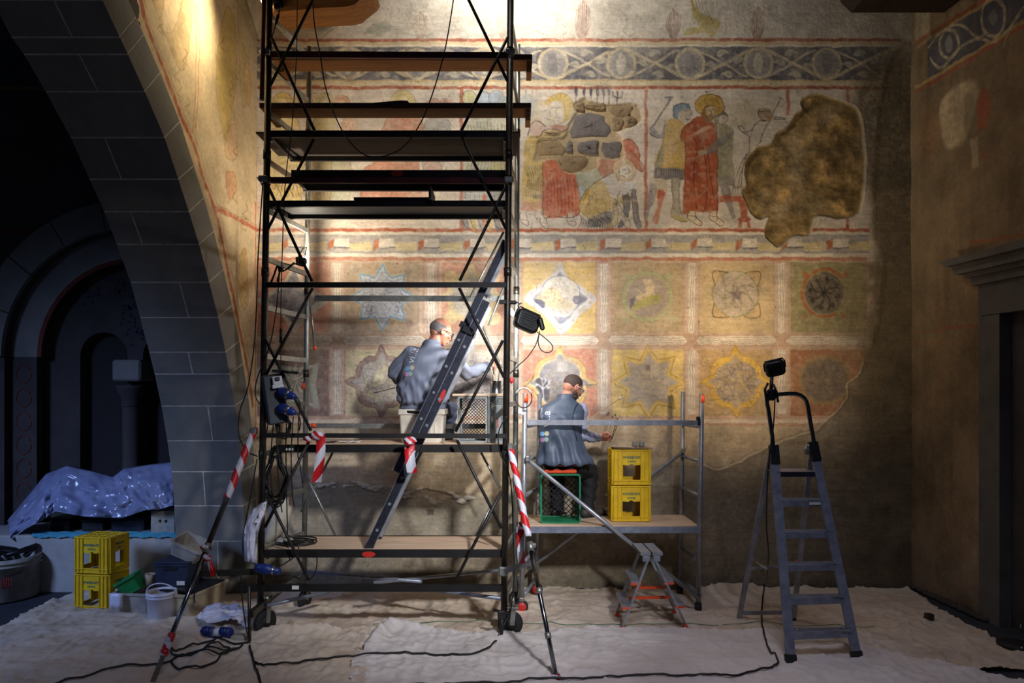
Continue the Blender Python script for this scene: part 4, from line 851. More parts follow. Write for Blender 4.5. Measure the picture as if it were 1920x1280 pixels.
for k, (o1, z0, z1, ex) in enumerate(((.09, zc, zc + .07, .05), (.13, zc + .07, zc + .11, .09), (.18, zc + .11, zc + .19, .17), (.24, zc + .19, zc + .25, .25))):
    mb = MB(); mb.prism([(3.2, z0), (YJ + ex * .7, z0), (YJ + ex, z1), (3.2, z1)], o1 + .1, rw(0, 0, o1), Vector((-.099, 1, 0)), (0, 0, 1)); struct('cornice_moulding', mb, 'door_stone', door)
mb = MB(); mb.prism([(3.0, 0), (YO, 0), (YO, ztop), (3.0, ztop)], .03, rw(0, 0, -.26), Vector((-.099, 1, 0)), (0, 0, 1)); struct('opening_sheet', mb, 'door_dark', door)  # near-black sheet stands for the dark of the door opening
mb = MB(); mb.prism([(5.93, 0), (3.2, 0), (3.2, 6.6), (7.3, 6.6), (7.3, 2.72), (5.93, 2.72)], .2, rw(0, 0, -.06), Vector((-.099, 1, 0)), (0, 0, 1)); struct('wall_right.001', mb, 'bay_plaster')
mb = MB(); mb.tube([W(1914, 1170, 5.75), W(1914, 1184, 5.75)], .006, 6); struct('door_bolt', mb, 'galvanised', door)
# ceiling and the wooden bracket in the corner
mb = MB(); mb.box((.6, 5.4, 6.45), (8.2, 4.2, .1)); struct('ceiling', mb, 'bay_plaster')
mb = MB(); mb.prism([(-.55, .35), (-.55, .02), (-.45, -.08), (.55, -.08), (.64, 0), (.64, .35)], .45, W(1684, 8, 6.62)); struct('trim_1', mb, 'beam_wood')
# ceiling rib of the vault at the left corner
mb = MB(); pts = [LW(483, 95), W(500, 40, 6.95), W(470, 0, 6.6), W(440, -60, 6.2)]
rows = [[p + Vector((dx, 0, dz)) for dx, dz in ((-.3, .6), (-.12, .2), (0, 0), (.12, .16), (.3, .6))] for p in [W(486, 75, 7.05), W(472, 30, 6.9), W(462, 0, 6.75), W(450, -50, 6.5)]]
mb.grid(rows, False); struct('trim_2', mb, 'beige_tub')
# floor
mb = MB(); mb.box((0, 3.6, -.06), (16, 9, .12)); struct('floor', mb, 'floor_stone')
# ---- the dark bay behind the arch
BY = 7.45; B0 = FP / BY
cx, cy = 245, 668
def bcirc(r, a0, a1, n, c=(cx, cy)): return [(c[0] + r * math.cos(math.radians(a0 + (a1 - a0) * i / n)), c[1] - r * math.sin(math.radians(a0 + (a1 - a0) * i / n))) for i in range(n + 1)]
def bw(pts): return [((px - 960) / B0, CAMZ + (HZ - py) / B0) for px, py in pts]
bay = thing('wall_bay', 'b', 'x'); del bay['label']; del bay['category']; bay['kind'] = 'structure'
hole = bw(bcirc(237, 180, 0, 24) + [(482, 1000), (8, 1000)])
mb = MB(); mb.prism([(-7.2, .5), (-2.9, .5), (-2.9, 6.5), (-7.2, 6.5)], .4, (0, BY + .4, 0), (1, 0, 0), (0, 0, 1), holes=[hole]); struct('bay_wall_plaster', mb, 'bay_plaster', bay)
# voussoirs of the blind arch
for k in range(9):
    a0, a1 = 180 - k * 20, 180 - (k + 1) * 20 + .5
    mb = MB(); mb.prism(bw(bcirc(237, a0, a1, 5) + bcirc(290, a1, a0, 5)), .06, (0, BY + .01, 0)); struct('stone_block', mb, 'arch_stone', bay)
mb = MB(); mb.prism(bw(bcirc(237, 180, 0, 24) + bcirc(188, 0, 180, 24)), .1, (0, BY + .2, 0)); struct('inner_order', mb, 'arch_stone', bay)
mb = MB(); mb.prism(bw(bcirc(188, 180, 0, 24) + bcirc(180, 0, 180, 24)), .02, (0, BY + .12, 0)); struct('red_moulding', mb, 'bay_red', bay)
for x0, x1 in ((8, 57), (432, 482)):
    mb = MB(); mb.prism(bw([(x0, 668), (x1, 668), (x1, 1005), (x0, 1005)]), .1, (0, BY + .2, 0)); struct('painted_jamb', mb, 'bay_plaster', bay)
    for j in range(7):
        c = ((x0 + x1) / 2, 700 + j * 45); mb = MB(); mb.tube([Vector((a, BY + .098, b)) for a, b in bw(circ(c[0], c[1], 14, 18, 16))] , .006, 5); struct('painted_scroll', mb, 'bay_red', bay)
inn = [bw(bcirc(46, 180, 0, 14, (168, 665)) + [(214, 1000), (122, 1000)]), bw(bcirc(46, 180, 0, 14, (290, 665)) + [(336, 1000), (244, 1000)])]
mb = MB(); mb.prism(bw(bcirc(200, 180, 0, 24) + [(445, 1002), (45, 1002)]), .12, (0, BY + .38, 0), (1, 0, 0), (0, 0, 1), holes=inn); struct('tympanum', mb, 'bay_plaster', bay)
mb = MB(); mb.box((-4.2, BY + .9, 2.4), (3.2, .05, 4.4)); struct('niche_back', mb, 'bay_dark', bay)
# painted saint in the niche, foliage and stains of the tympanum
sf = MB(); sf.prism(bw(curve([(168, 690), (190, 710), (200, 800), (196, 900), (150, 900), (145, 800), (150, 710)], True, 4)), .02, (0, BY + .46, 0)); struct('painted_saint', sf, 'bay_ochre', bay)
sf = MB(); sf.prism(bw(circ(180, 655, 19, 22)), .02, (0, BY + .455, 0)); struct('painted_halo', sf, 'bay_ochre', bay)
rs = np.random.RandomState(5); sf = MB()
for _ in range(70):
    g = [(130, 540), (232, 615), (195, 525), (228, 575)][_ % 4]; sf.prism(bw(circ(g[0] + rs.normal(0, 13), g[1] + rs.normal(0, 11), 3, 3, 6)), .006, (0, BY + .258, 0))
o = struct('painted_leaves', sf, 'bay_blue', bay); o['kind'] = 'stuff'
# column with capital and corbel
c0 = W(247, 1000, BY + .2); mb = MB(); m = 1 / B0
mb.lathe([(20 * m, 0), (20 * m, .05), (16 * m, .09), (16 * m, 195 * m)], Vector((c0.x, BY + .2, W(0, 958, BY).z)), seg=20); struct('column_shaft', mb, 'bay_plaster', bay)
mb = MB(); mb.lathe([(17 * m, 0), (18 * m, 8 * m), (17 * m, 14 * m), (26 * m, 34 * m), (28 * m, 40 * m), (0, 40 * m)], Vector((c0.x, BY + .2, W(0, 762, BY).z)), seg=20); struct('column_capital', mb, 'bay_plaster', bay)
mb = MB(); mb.box((W(233, 0, BY).x, BY + .18, W(0, 694, BY).z), (54 * m, .3, 40 * m), bev=.02); struct('impost_block', mb, 'arch_stone', bay)
# painted frieze and figures of the upper bay wall
mb = MB(); mb.prism(bw([(-60, 96), (92, 96), (92, 152), (-60, 152)]), .004, (0, BY - .001, 0)); struct('painted_frieze', mb, 'bay_blue', bay)
for j in range(4):
    mb = MB(); mb.tube([Vector((a, BY - .006, b)) for a, b in bw(circ(-30 + j * 34, 124, 15, 20, 16, 0, 350))], .01, 5); struct('painted_scroll', mb, 'bay_plaster', bay)
mb = MB(); mb.prism(bw([(-60, 162), (100, 162), (100, 170), (-60, 170)]), .004, (0, BY - .001, 0)); struct('painted_line', mb, 'bay_ochre', bay)
mb = MB(); mb.prism(bw(curve([(30, 190), (90, 185), (96, 300), (70, 335), (20, 330), (18, 280), (48, 260)], True, 4)), .004, (0, BY - .001, 0)); struct('painted_figure', mb, 'bay_brown', bay)
mb = MB(); mb.prism(bw([(-60, 431), (60, 431), (60, 438), (-60, 438)]), .004, (0, BY - .001, 0)); struct('painted_line', mb, 'bay_red', bay)
# masonry bench
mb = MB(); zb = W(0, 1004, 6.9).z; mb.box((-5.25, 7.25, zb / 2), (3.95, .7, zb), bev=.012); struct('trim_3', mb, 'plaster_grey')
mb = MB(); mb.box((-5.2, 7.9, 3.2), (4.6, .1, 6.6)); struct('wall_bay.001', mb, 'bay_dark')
REG = []
def floorh(x, y):
    z = 0
    for x0, y0, st, Z, K in REG:
        i, j = int((y - y0) / st), int((x - x0) / st)
        if 0 <= i < Z.shape[0] and 0 <= j < Z.shape[1] and K[i, j]: z = max(z, float(Z[max(i - 1, 0):i + 2, max(j - 1, 0):j + 2].max()))
    return z
# ------------------------------------------------------------------ drop cloths
def cloth_h(shape, seed, cell, amp):
    h, w = shape; a = fbm(h, w, cell * 8, seed, 3); b = fbm(h, w, cell * 3, seed + 3, 4, cell * 7); c = fbm(h, w, cell * 2.4, seed + 7, 3)
    rid = 1 - np.abs(b - .5) * 5; rid = np.clip(rid, 0, 1) ** 2.2; rid2 = np.clip(1 - np.abs(c - .5) * 9, 0, 1) ** 2; rid3 = np.clip(1 - np.abs(fbm(h, w, cell * 5, seed + 21, 4, cell * 1.7) - .5) * 7, 0, 1) ** 2
    return amp * (.45 * a + .75 * rid + .28 * rid2 + .45 * rid3)
def in_poly(X, Y, poly):
    ins = np.zeros(X.shape, bool); n = len(poly)
    for i in range(n):
        ax, ay = poly[i]; bx, by = poly[(i + 1) % n]
        if ay != by: ins ^= ((ay > Y) != (by > Y)) & (X < (bx - ax) * (Y - ay) / (by - ay) + ax)
    return ins
def drop(name, poly_px, seed, z0, amp, m, label, step=.017, extra=None, wob=.04):
    pl = [(G(x, y).x, min(G(x, y).y, 7.02)) for x, y in poly_px]; P_ = np.array(pl); x0, y0 = P_.min(0) - .1; x1, y1 = P_.max(0) + .1
    xs, ys = np.arange(x0, x1, step), np.arange(y0, y1, step); X, Y = np.meshgrid(xs, ys); h, w = X.shape
    wx = (fbm(h, w, 14, seed + 50, 3) - .5) * wob * 2; wy = (fbm(h, w, 14, seed + 60, 3) - .5) * wob * 2
    keep = in_poly(X + wx, Y + wy, pl); Z = z0 + cloth_h(X.shape, seed, .085 / step, amp)
    if extra: Z = Z + extra(X, Y)
    REG.append((x0, y0, step, Z, keep))
    o = gridmesh(name, X.astype(np.float32), Y.astype(np.float32), Z.astype(np.float32), None, m, keep); o['label'] = label; o['category'] = 'cloth'; o['group'] = 'drop cloths over the floor'; return o
def ridge(p, q, wid, hgt):
    (ax, ay), (bx, by) = p, q
    def f(X, Y):
        L = (bx - ax) ** 2 + (by - ay) ** 2; t = np.clip(((X - ax) * (bx - ax) + (Y - ay) * (by - ay)) / L, 0, 1); d = np.hypot(X - ax - t * (bx - ax), Y - ay - t * (by - ay)); return hgt * np.exp(-(d / wid) ** 2) * np.sin(np.pi * (.12 + .76 * t)) 
    return f
gp = lambda x, y: (G(x, y).x, G(x, y).y)
rA = [ridge(gp(400, 1112), gp(700, 1116), .05, .05), ridge(gp(560, 1130), gp(930, 1136), .06, .04), ridge(gp(380, 1150), gp(560, 1180), .06, .035), ridge(gp(1300, 1112), gp(1420, 1106), .06, .07), ridge(gp(980, 1140), gp(1300, 1150), .05, .02)]
drop('drop_cloth', [(350, 1106), (480, 1098), (900, 1106), (1360, 1108), (1400, 1102), (1690, 1100), (1740, 1130), (1860, 1200), (1950, 1240), (1950, 1260), (1500, 1262), (900, 1215), (500, 1240), (330, 1200)], 3, .003, .034, 'drop_cloth_tan', 'beige drop cloth under the tower and low scaffold reaching the wall', extra=lambda X, Y: sum(r(X, Y) for r in rA))
rB = [ridge(gp(690, 1226), gp(735, 1182), .05, .09), ridge(gp(735, 1184), gp(790, 1192), .05, .05), ridge(gp(820, 1192), gp(1000, 1210), .05, .02)]
drop('drop_cloth', [(655, 1255), (690, 1215), (700, 1190), (735, 1178), (800, 1190), (900, 1205), (1040, 1192), (1180, 1186), (1500, 1196), (1700, 1240), (1960, 1300), (1960, 1420), (640, 1420)], 17, .040, .030, 'drop_cloth', 'pale drop cloth in the front, its raised fold left of the right caster', extra=lambda X, Y: sum(r(X, Y) for r in rB))
rC = [ridge(gp(0, 1230), gp(300, 1180), .06, .03), ridge(gp(240, 1262), gp(420, 1190), .05, .05), ridge(gp(330, 1290), gp(430, 1200), .04, .05), ridge(gp(20, 1290), gp(240, 1200), .06, .03), ridge(gp(470, 1200), gp(660, 1188), .05, .05)]
drop('drop_cloth', [(-60, 1205), (0, 1184), (60, 1150), (135, 1118), (250, 1112), (345, 1106), (420, 1150), (520, 1185), (700, 1200), (690, 1230), (670, 1420), (-200, 1420), (-200, 1240)], 29, .026, .034, 'drop_cloth_tan', 'drop cloth at left under the yellow crates and white bucket', extra=lambda X, Y: sum(r(X, Y) for r in rC))
# ------------------------------------------------------------------ the big rolling scaffold
YF, YB = 5.65, 6.40
TW = thing('scaffold_tower', 'tall dark steel rolling scaffold tower standing in front of the frescoed wall', 'scaffold', (W(722, 1190, 6.0).x, 6.0, 0))
def part(name, m, par=None, lab=None):
    def f(fn):
        mb = MB(); fn(mb); return obj(name, mb, m, par or TW, lab)
    return f
def bar(name, m, a, b, r, par=None, lab=None, seg=8): mb = MB(); mb.tube([a, b], r, seg); return obj(name, mb, m, par or TW, lab)
def flat(name, m, a, b, w, h, par=None, lab=None): mb = MB(); mb.beam(a, b, w, h); return obj(name, mb, m, par or TW, lab)
# posts with their joint collars
for (x0, y0, x1, y1, Y) in ((506, -60, 488, 1135, YF), (958, -60, 945, 1150, YF), (580, 88, 570, 1112, YB), (971, 84, 965, 1108, YB)):
    a, b = W(x0, y0, Y), W(x1, y1, Y); p = bar('post', 'post_steel' if Y == YF else 'galvanised', a, b, .027 if Y == YF else .024, seg=12)
    for yy in ((98, 290, 338, 510, 852) if Y == YF else (250, 545, 700)):
        t = (yy - y0) / (y1 - y0); c = a.lerp(b, t); mb = MB(); mb.tube([c + Vector((0, 0, .035)), c - Vector((0, 0, .035))], .032 if Y == YF else .028, 12); obj('collar', mb, 'post_steel', p)
bar('handrail_tube', 'beam_red', W(496, -60, 5.6), W(491, 188, 5.6), .019); 
# rungs of the two end frames
def xat(t, x0, y0, x1, y1): return x0 + (x1 - x0) * (t - y0) / (y1 - y0)
for k in range(13):
    z = W(0, 27 + 91.5 * k, YF).z
    if z < .12: break
    for (x0, y0, x1, y1), (u0, v0, u1, v1) in ((((506, -60, 488, 1135)), (580, 88, 570, 1112)), ((958, -60, 945, 1150), (971, 84, 965, 1108))):
        yf = HZ - (z - CAMZ) * FP / YF; yb = HZ - (z - CAMZ) * FP / YB
        if yf < -50: continue
        a = W(xat(yf, x0, y0, x1, y1), yf, YF); b = W(xat(yb, u0, v0, u1, v1), yb, YB); flat('rung', 'galvanised', a, b, .022, .042)
# front horizontals
for nm, m, (x0, y0), (x1, y1), h in (('front_rail', 'beam_red', (510, 103), (952, 105), .05), ('front_rail', 'beam_red', (508, 338), (950, 339), .045), ('front_rail', 'beam_black', (499, 534), (949, 534), .04), ('front_rail', 'beam_black', (493, 816), (948, 817), .036)):
    flat(nm, m, W(x0, y0, YF - .03), W(x1, y1, YF - .03), .03, h)
for x, y in ((500, 101), (957, 101), (496, 337), (954, 339)):
    mb = MB(); c = W(x, y, YF); mb.box(c + Vector((.0, -.035, 0)), (.075, .03, .05), bev=.008); mb.tube([c + Vector((-.05, -.03, .01)), c + Vector((-.02, -.045, -.02)), c + Vector((0, -.05, -.06))], .006, 6); obj('coupler', mb, 'galvanised', TW)
flat('back_rail', 'galvanised', W(590, 559, YB), W(950, 560, YB), .02, .052); flat('back_rail', 'galvanised', W(584, 798, YB), W(945, 799, YB), .02, .045)
# crossed braces
for a, b in (((590, -6), (507, 160)), ((509, 71), (590, 245)), ((588, 261), (502, 430)), ((504, 352), (585, 527)), ((586, 540), (499, 702)), ((497, 635), (583, 807)), ((579, 828), (497, 988)), ((499, 924), (579, 1088)),
             ((876, -6), (951, 151)), ((952, 70), (865, 245)), ((866, 257), (948, 428)), ((947, 352), (862, 526)), ((861, 540), (945, 707)), ((943, 638), (854, 809)), ((857, 825), (940, 990)), ((940, 921), (854, 1088))):
    bar('brace', 'brace_steel', W(*a, YF - .055), W(*b, YF - .055), .0125)
for a, b in (((944, 435), (882, 557)), ((900, 600), (941, 690)), ((624, 848), (565, 959)), ((569, 880), (629, 1004)), ((902, 848), (938, 915)), ((919, 952), (893, 1004)), ((952, 520), (916, 610)), ((930, 760), (952, 700))):
    bar('brace', 'galvanised', W(*a, YB - .04), W(*b, YB - .04), .011)
b_ = bar('loose_brace', 'galvanised', W(579, 540, YB - .06), W(590, 652, YB - .06), .010); bar('end_cap', 'orange_plastic', W(590, 648, YB - .06), W(590.5, 656, YB - .06), .014, b_)
bar('orange_clip', 'orange_plastic', W(569, 718, YB - .03), W(569.5, 730, YB - .03), .014); bar('orange_clip', 'orange_plastic', W(584, 797, YB - .02), W(592, 797, YB - .02), .02)
bar('red_clip', 'badge_red', W(957, 708, YB), W(961, 718, YB), .018)
# base frame
flat('base_beam', 'beam_black', W(450, 1101, YF), W(948, 1102, YF), .04, .055); mb = MB(); mb.box(W(554, 1101, YF - .025), (.055, .006, .03)); obj('label_plate', mb, 'paper', TW)
for a, b, m in (((575, 1072, YB), (790, 1090, 5.9), 'aluminium_blue'), ((700, 1092, 5.9), (945, 1068, YB), 'aluminium'), ((945, 1122, YF), (760, 1100, 6.1), 'aluminium_blue'), ((500, 1135, YF), (620, 1108, 6.1), 'aluminium_blue')): bar('base_brace', m, W(*a), W(*b), .016)
flat('outrigger_arm', 'post_steel', W(470, 1152, 5.35), W(532, 1098, 6.2), .04, .05)
mb = MB(); mb.tube([W(467, 1098, 5.45), W(468, 1216, 5.45)], .014, 8); mb.lathe([(0, 0), (.06, 0), (.05, .02), (.02, .03), (0, .03)], W(468, 1218, 5.45)); obj('jack_foot', mb, 'post_steel', TW)
flat('left_stay', 'beam_black', W(372, 1075, 5.25), W(492, 1071, YF), .03, .045)
fl = flat('right_stay', 'aluminium', W(946, 1070, YF - .03), W(1000, 1053, 5.35), .02, .045); mb = MB(); mb.box(W(944, 1070, YF - .03), (.075, .07, .075), bev=.01); obj('clamp', mb, 'galvanised', fl)
mb = MB(); mb.tube([W(941, 1150, 5.5), W(939, 1203, 5.5)], .018, 10); mb.box(W(940, 1152, 5.5), (.06, .05, .07), bev=.01); mb.lathe([(0, 0), (.062, 0), (.062, .012), (.045, .035), (.018, .05), (0, .05)], W(939, 1211, 5.5)); mb.tube([W(925, 1143, 5.5), W(955, 1150, 5.5)], .012, 8); obj('jack_foot', mb, 'brace_steel', TW)
def caster(px, py_bot, Y, r, yaw, par, m='rubber'):
    c = Vector((W(px, 0, Y).x, Y, r + .004)); ax = Vector((math.sin(yaw), -math.cos(yaw), 0)); w = r * .5
    mb = MB(); mb.lathe([(r * .25, -w / 2), (r * .8, -w / 2), (r * .95, -w * .42), (r, -w * .25), (r, w * .25), (r * .95, w * .42), (r * .8, w / 2), (r * .25, w / 2)], c, ax, 28); wh = obj('wheel', mb, m, par)
    mb = MB(); mb.lathe([(0, -w * .56), (r * .42, -w * .56), (r * .5, -w * .4), (r * .5, w * .4), (r * .42, w * .56), (0, w * .56)], c, ax, 20); obj('hub', mb, 'brace_steel', wh)
    mb = MB(); sd = Vector((math.cos(yaw), math.sin(yaw), 0))
    for s in (-1, 1): mb.beam(c + ax * (w * .66 * s), c + ax * (w * .5 * s) + Vector((0, 0, r * 1.25)) + sd * .02, .04, .006, ax)
    mb.box(c + Vector((0, 0, r * 1.3)) + sd * .02, (r * .9, r * .9, .02), bev=.004); mb.tube([c + sd * .02 + Vector((0, 0, r * 1.3)), c + sd * .02 + Vector((0, 0, r * 1.3 + .08))], .02, 10); obj('fork', mb, 'galvanised', par)
caster(497, 1190, 5.70, .105, 1.05, TW); caster(957, 1197, 5.66, .105, .35, TW); caster(571, 1125, 6.4, .085, 1.2, TW); caster(968, 1110, 6.45, .085, .8, TW)
# ---- stabiliser poles
def stab(a, mid, b, lab, flip):
    t = thing('stabiliser_pole', lab, 'scaffold pole', (b.x, b.y, 0)); 
    mb = MB(); mb.tube([a, mid], .020, 12); obj('upper_tube', mb, 'post_steel', t)
    mb = MB(); mb.tube([mid, b], .0165, 12); obj('lower_tube', mb, 'chrome_tube', t)
    d = (mid - a).normalized(); s = d.cross(Vector((0, 1, 0))).normalized(); mb = MB(); mb.tube([mid - d * .03, mid + d * .04], .027, 12); mb.box(mid + s * .03, (.03, .03, .03), bev=.005); obj('locking_sleeve', mb, 'galvanised', t)
    mb = MB(); mb.tube([b, b - Vector((0, 0, .012))], .035, 12); obj('rubber_foot', mb, 'rubber', t)
    mb = MB(); mb.box(a, (.05, .07, .06), bev=.01); obj('clamp', mb, 'galvanised', t); return t
A1, B1 = W(476, 808, YF - .06), Vector((W(283, 1292, 4.67).x, 4.67, .02)); A2, B2 = W(957, 838, YF - .06), Vector((W(1046, 1290, 4.69).x, 4.69, .02))
SP1 = stab(A1, A1.lerp(B1, .5), B1, 'diagonal stabiliser pole at the left corner of the scaffold tower', 0)
SP2 = stab(A2, A2.lerp(B2, .46), B2, 'diagonal stabiliser pole at the right corner of the scaffold tower', 0)
for t in (.645, .82):
    c = A2.lerp(B2, t); d = (B2 - A2).normalized(); mb = MB(); mb.tube([c - d * .02, c + d * .02], .022, 12); obj('joint', mb, 'galvanised', SP2)
# ---- hazard tape, wound and hanging
def wound(a, b, t0, t1, r, p, lab):
    mb = MB(); n = 26; rs = np.random.RandomState(int(t0 * 100) + 3); d = b - a; _, s, u = frame(d)
    pts = [a + d * (t0 + (t1 - t0) * i / n) + s * rs.uniform(-.003, .003) for i in range(n + 1)]
    mb.tube(pts, [r * rs.uniform(.9, 1.15) for _ in pts], 10, True, p); return obj('barrier_tape', mb, 'tape', None, lab, 'tape', 'hazard tape on the scaffold')
wound(A1, B1, -.01, .30, .0275, .21, 'red and white tape wound round top of left stabiliser pole'); wound(A2, B2, .01, .42, .026, .21, 'red and white tape wound round top of right stabiliser pole')
wound(A1, B1, .82, .90, .026, .12, 'red and white tape wrap low on left stabiliser pole'); wound(A2, B2, .965, .995, .03, .1, 'red and white tape wrap at foot of right stabiliser pole')
def strip(pts, w, Y, p, lab, knot=None, seed=1):
    """hanging ribbon: (px, py) centre line and widths in pixels"""
    rs = np.random.RandomState(seed); rows = []; c = curve(pts, False, 5)
    for i, (x, y) in enumerate(c):
        q = W(x, y, Y + .012 * math.sin(i * .7)); 
        rows.append([q + Vector(((j - 2) / 4 * w, .008 * math.sin(j * 1.7 + i * .5), rs.uniform(-.002, .002))) for j in range(5)])
    mb = MB(); L = abs(pts[-1][1] - pts[0][1]) / (FP / Y); mb.grid(rows, True, False, (L / len(c) / p, .12))
    if knot:
        for kx, ky, r in knot:
            kb = MB(); kb.sphere(W(kx, ky, Y), (r, r * .6, r * .7), 10, 7); n0 = len(kb.v)
            for v in kb.v: v += Vector((rs.uniform(-1, 1), rs.uniform(-.6, .6), rs.uniform(-1, 1))) * r * .22
            kb.uv = [[(kb.v[i].x * 14, kb.v[i].z * 16) for i in f_] for f_ in kb.f]; mb._m(kb, None)
    return obj('barrier_tape', mb, 'tape', None, lab, 'tape', 'hazard tape on the scaffold')
strip([(600, 812), (601, 850), (594, 904)], .075, YF - .09, .19, 'striped tape end hanging from rail beside the left brace', [(594, 816, .05), (578, 823, .035)], 2)
strip([(769, 822), (768, 850), (773, 886)], .08, YF - .12, .19, 'striped tape end knotted where ladder crosses the rail', [(768, 828, .05)], 5)
strip([(980, 978), (976, 1010), (978, 1056)], .055, 5.33, .2, 'striped tape end hanging from right stabiliser pole', [(981, 985, .04)], 6)
strip([(384, 1042), (396, 1062), (402, 1080)], .05, 5.1, .2, 'striped tape end fluttering on left stabiliser pole', [(386, 1045, .035), (381, 1025, .025)], 8)
for (x, y) in ((1034, 1260), (1060, 1275)): strip([(x - 5, y - 3), (x, y), (x + 6, y + 3)], .04, 4.68 + (1275 - y) * .01, .4, 'scrap of red tape at foot of right stabiliser pole, %s it' % ('left of' if x < 1046 else 'right of'), None, x)
# ---- platforms and planks
def platform(px0, px1, ytop, yside, depth, Y, lab, top='plywood', badge=None, hb=.06, top_visible=True, over=0):
    a, b = W(px0, ytop, Y), W(px1, ytop, Y); z = a.z; t = thing('scaffold_platform', lab, 'platform', ((a.x + b.x) / 2, Y + depth / 2, z - hb))
    mb = MB(); mb.box(((a.x + b.x) / 2, Y + depth / 2, z - .006), (b.x - a.x - .01 + over, depth - .02, .012), bev=.002); obj('deck_board', mb, top, t)
    for yy in (Y, Y + depth): mb = MB(); mb.beam((a.x, yy, z - hb / 2 + .002), (b.x, yy, z - hb / 2 + .002), .03, hb); obj('side_beam', mb, 'beam_black', t)
    n = 4 if top == 'plywood' else 1
    for k in range(n + 1): mb = MB(); x = a.x + .02 + (b.x - a.x - .04) * k / n; mb.beam((x, Y, z - hb * .6), (x, Y + depth, z - hb * .6), .025, hb * .6); obj('cross_member', mb, 'beam_black', t)
    if badge: q = W(badge[0], badge[1], Y - .018); mb = MB(); mb.prism([(.055 * math.cos(i * .3927), .024 * math.sin(i * .3927)) for i in range(16)], -.004, q); obj('badge', mb, 'badge_red', t)
    for x in (a.x + .01, b.x - .01):
        mb = MB(); mb.box((x, Y + .04, z - hb - .005), (.03, .03, .03), bev=.005); obj('hook', mb, 'galvanised', t)
    return t
platform(497, 948, 1030.5, 0, .55, 5.68, 'lowest scaffold platform, sandy plywood deck with cable coil on it', badge=(691, 1039), hb=.062)
platform(519, 945, 834, 0, .62, 5.74, 'plywood scaffold platform on which the balding man sits', hb=.062)
for bx_, by_, bw_ in ((543, 842, .06),): mb = MB(); mb.box(W(bx_, by_, 5.722), (bw_, .004, .02)); obj('label_plate', mb, 'paper', [o for o in COL.objects if o.name.startswith('scaffold_platform')][-1])
platform(502, 950, 246, 0, .58, 5.70, 'wide dark scaffold platform seen from below, third from the top', 'dark_ply', hb=.055, over=.22)
platform(547, 952, 320, 0, .34, 5.85, 'narrow black scaffold platform with red oval badge on its beam', 'beam_black', badge=(745, 325), hb=.075)
platform(504, 948, 377, 0, .40, 5.72, 'black scaffold platform with a shorter frame lying on it', 'beam_black', hb=.05)
t = platform(664, 812, 371, 0, .34, 5.76, 'short dark frame lying on top of black scaffold platform', 'beam_black', hb=.022); mb = MB(); mb.box(W(810, 370, 5.77), (.02, .3, .1)); obj('end_plate', mb, 'beam_black', t)
def plank(px0, px1, ytop, ybot, Y, depth, lab, battens):
    a, b = W(px0, ytop, Y), W(px1, ytop, Y); zb = W(0, ybot, Y).z; t = thing('scaffold_plank', lab, 'plank', ((a.x + b.x) / 2, Y + depth / 2, zb))
    mb = MB(); mb.box(((a.x + b.x) / 2, Y + depth / 2, (a.z + zb) / 2), (b.x - a.x, depth, a.z - zb), bev=.004); obj('board', mb, 'plank_wood', t)
    for x in battens: mb = MB(); q = W(x, ybot, Y + .05); mb.box((q.x, Y + depth / 2, zb - .045), (.042, depth * .8, .09), bev=.003); obj('batten', mb, 'plank_wood', t)
    mb = MB(); mb.box(((a.x + b.x) / 2, Y - .006, (a.z + zb) / 2 + .002), (b.x - a.x, .01, a.z - zb), bev=.002); obj('front_edge', mb, 'plank_edge', t, 'dark front edge'); return t  # front edge in a darker brown than the board
plank(509, 998, 103, 112.5, 5.76, .21, 'uppermost tan wooden plank across the tower, its end past the right post', [992, 530])
plank(487, 996, 194, 203, 5.76, .21, 'second tan wooden plank from the top, dark sheet lying on it', [990, 512])
mb = MB(); a, b = W(690, 193.4, 5.8), W(768, 193.4, 5.8); mb.add([a, b, W(764, 188.5, 5.8), W(750, 188, 5.8), a + Vector((0, .16, 0)), b + Vector((0, .16, 0)), W(764, 188.5, 5.8) + Vector((0, .16, 0)), W(750, 188, 5.8) + Vector((0, .16, 0))], [(0, 1, 2, 3), (7, 6, 5, 4), (0, 4, 5, 1), (1, 5, 6, 2), (2, 6, 7, 3), (3, 7, 4, 0)]); obj('folded_sheet', mb, 'dark_ply', None, 'dark folded sheet lying on second plank from the top', 'sheet')
mb = MB(); pts = curve([(500, 20), (500, -30), (690, -32), (672, 2), (650, 12), (600, 15), (540, 20)], True, 4); q = W(0, 0, 5.9); mb.prism([(W(x, 0, 5.9).x, W(0, y, 5.9).z) for x, y in pts], -.3, (0, 5.9, 0)); obj('curved_board', mb, 'plank_wood', None, 'brown round-ended board at the very top of the tower', 'board')
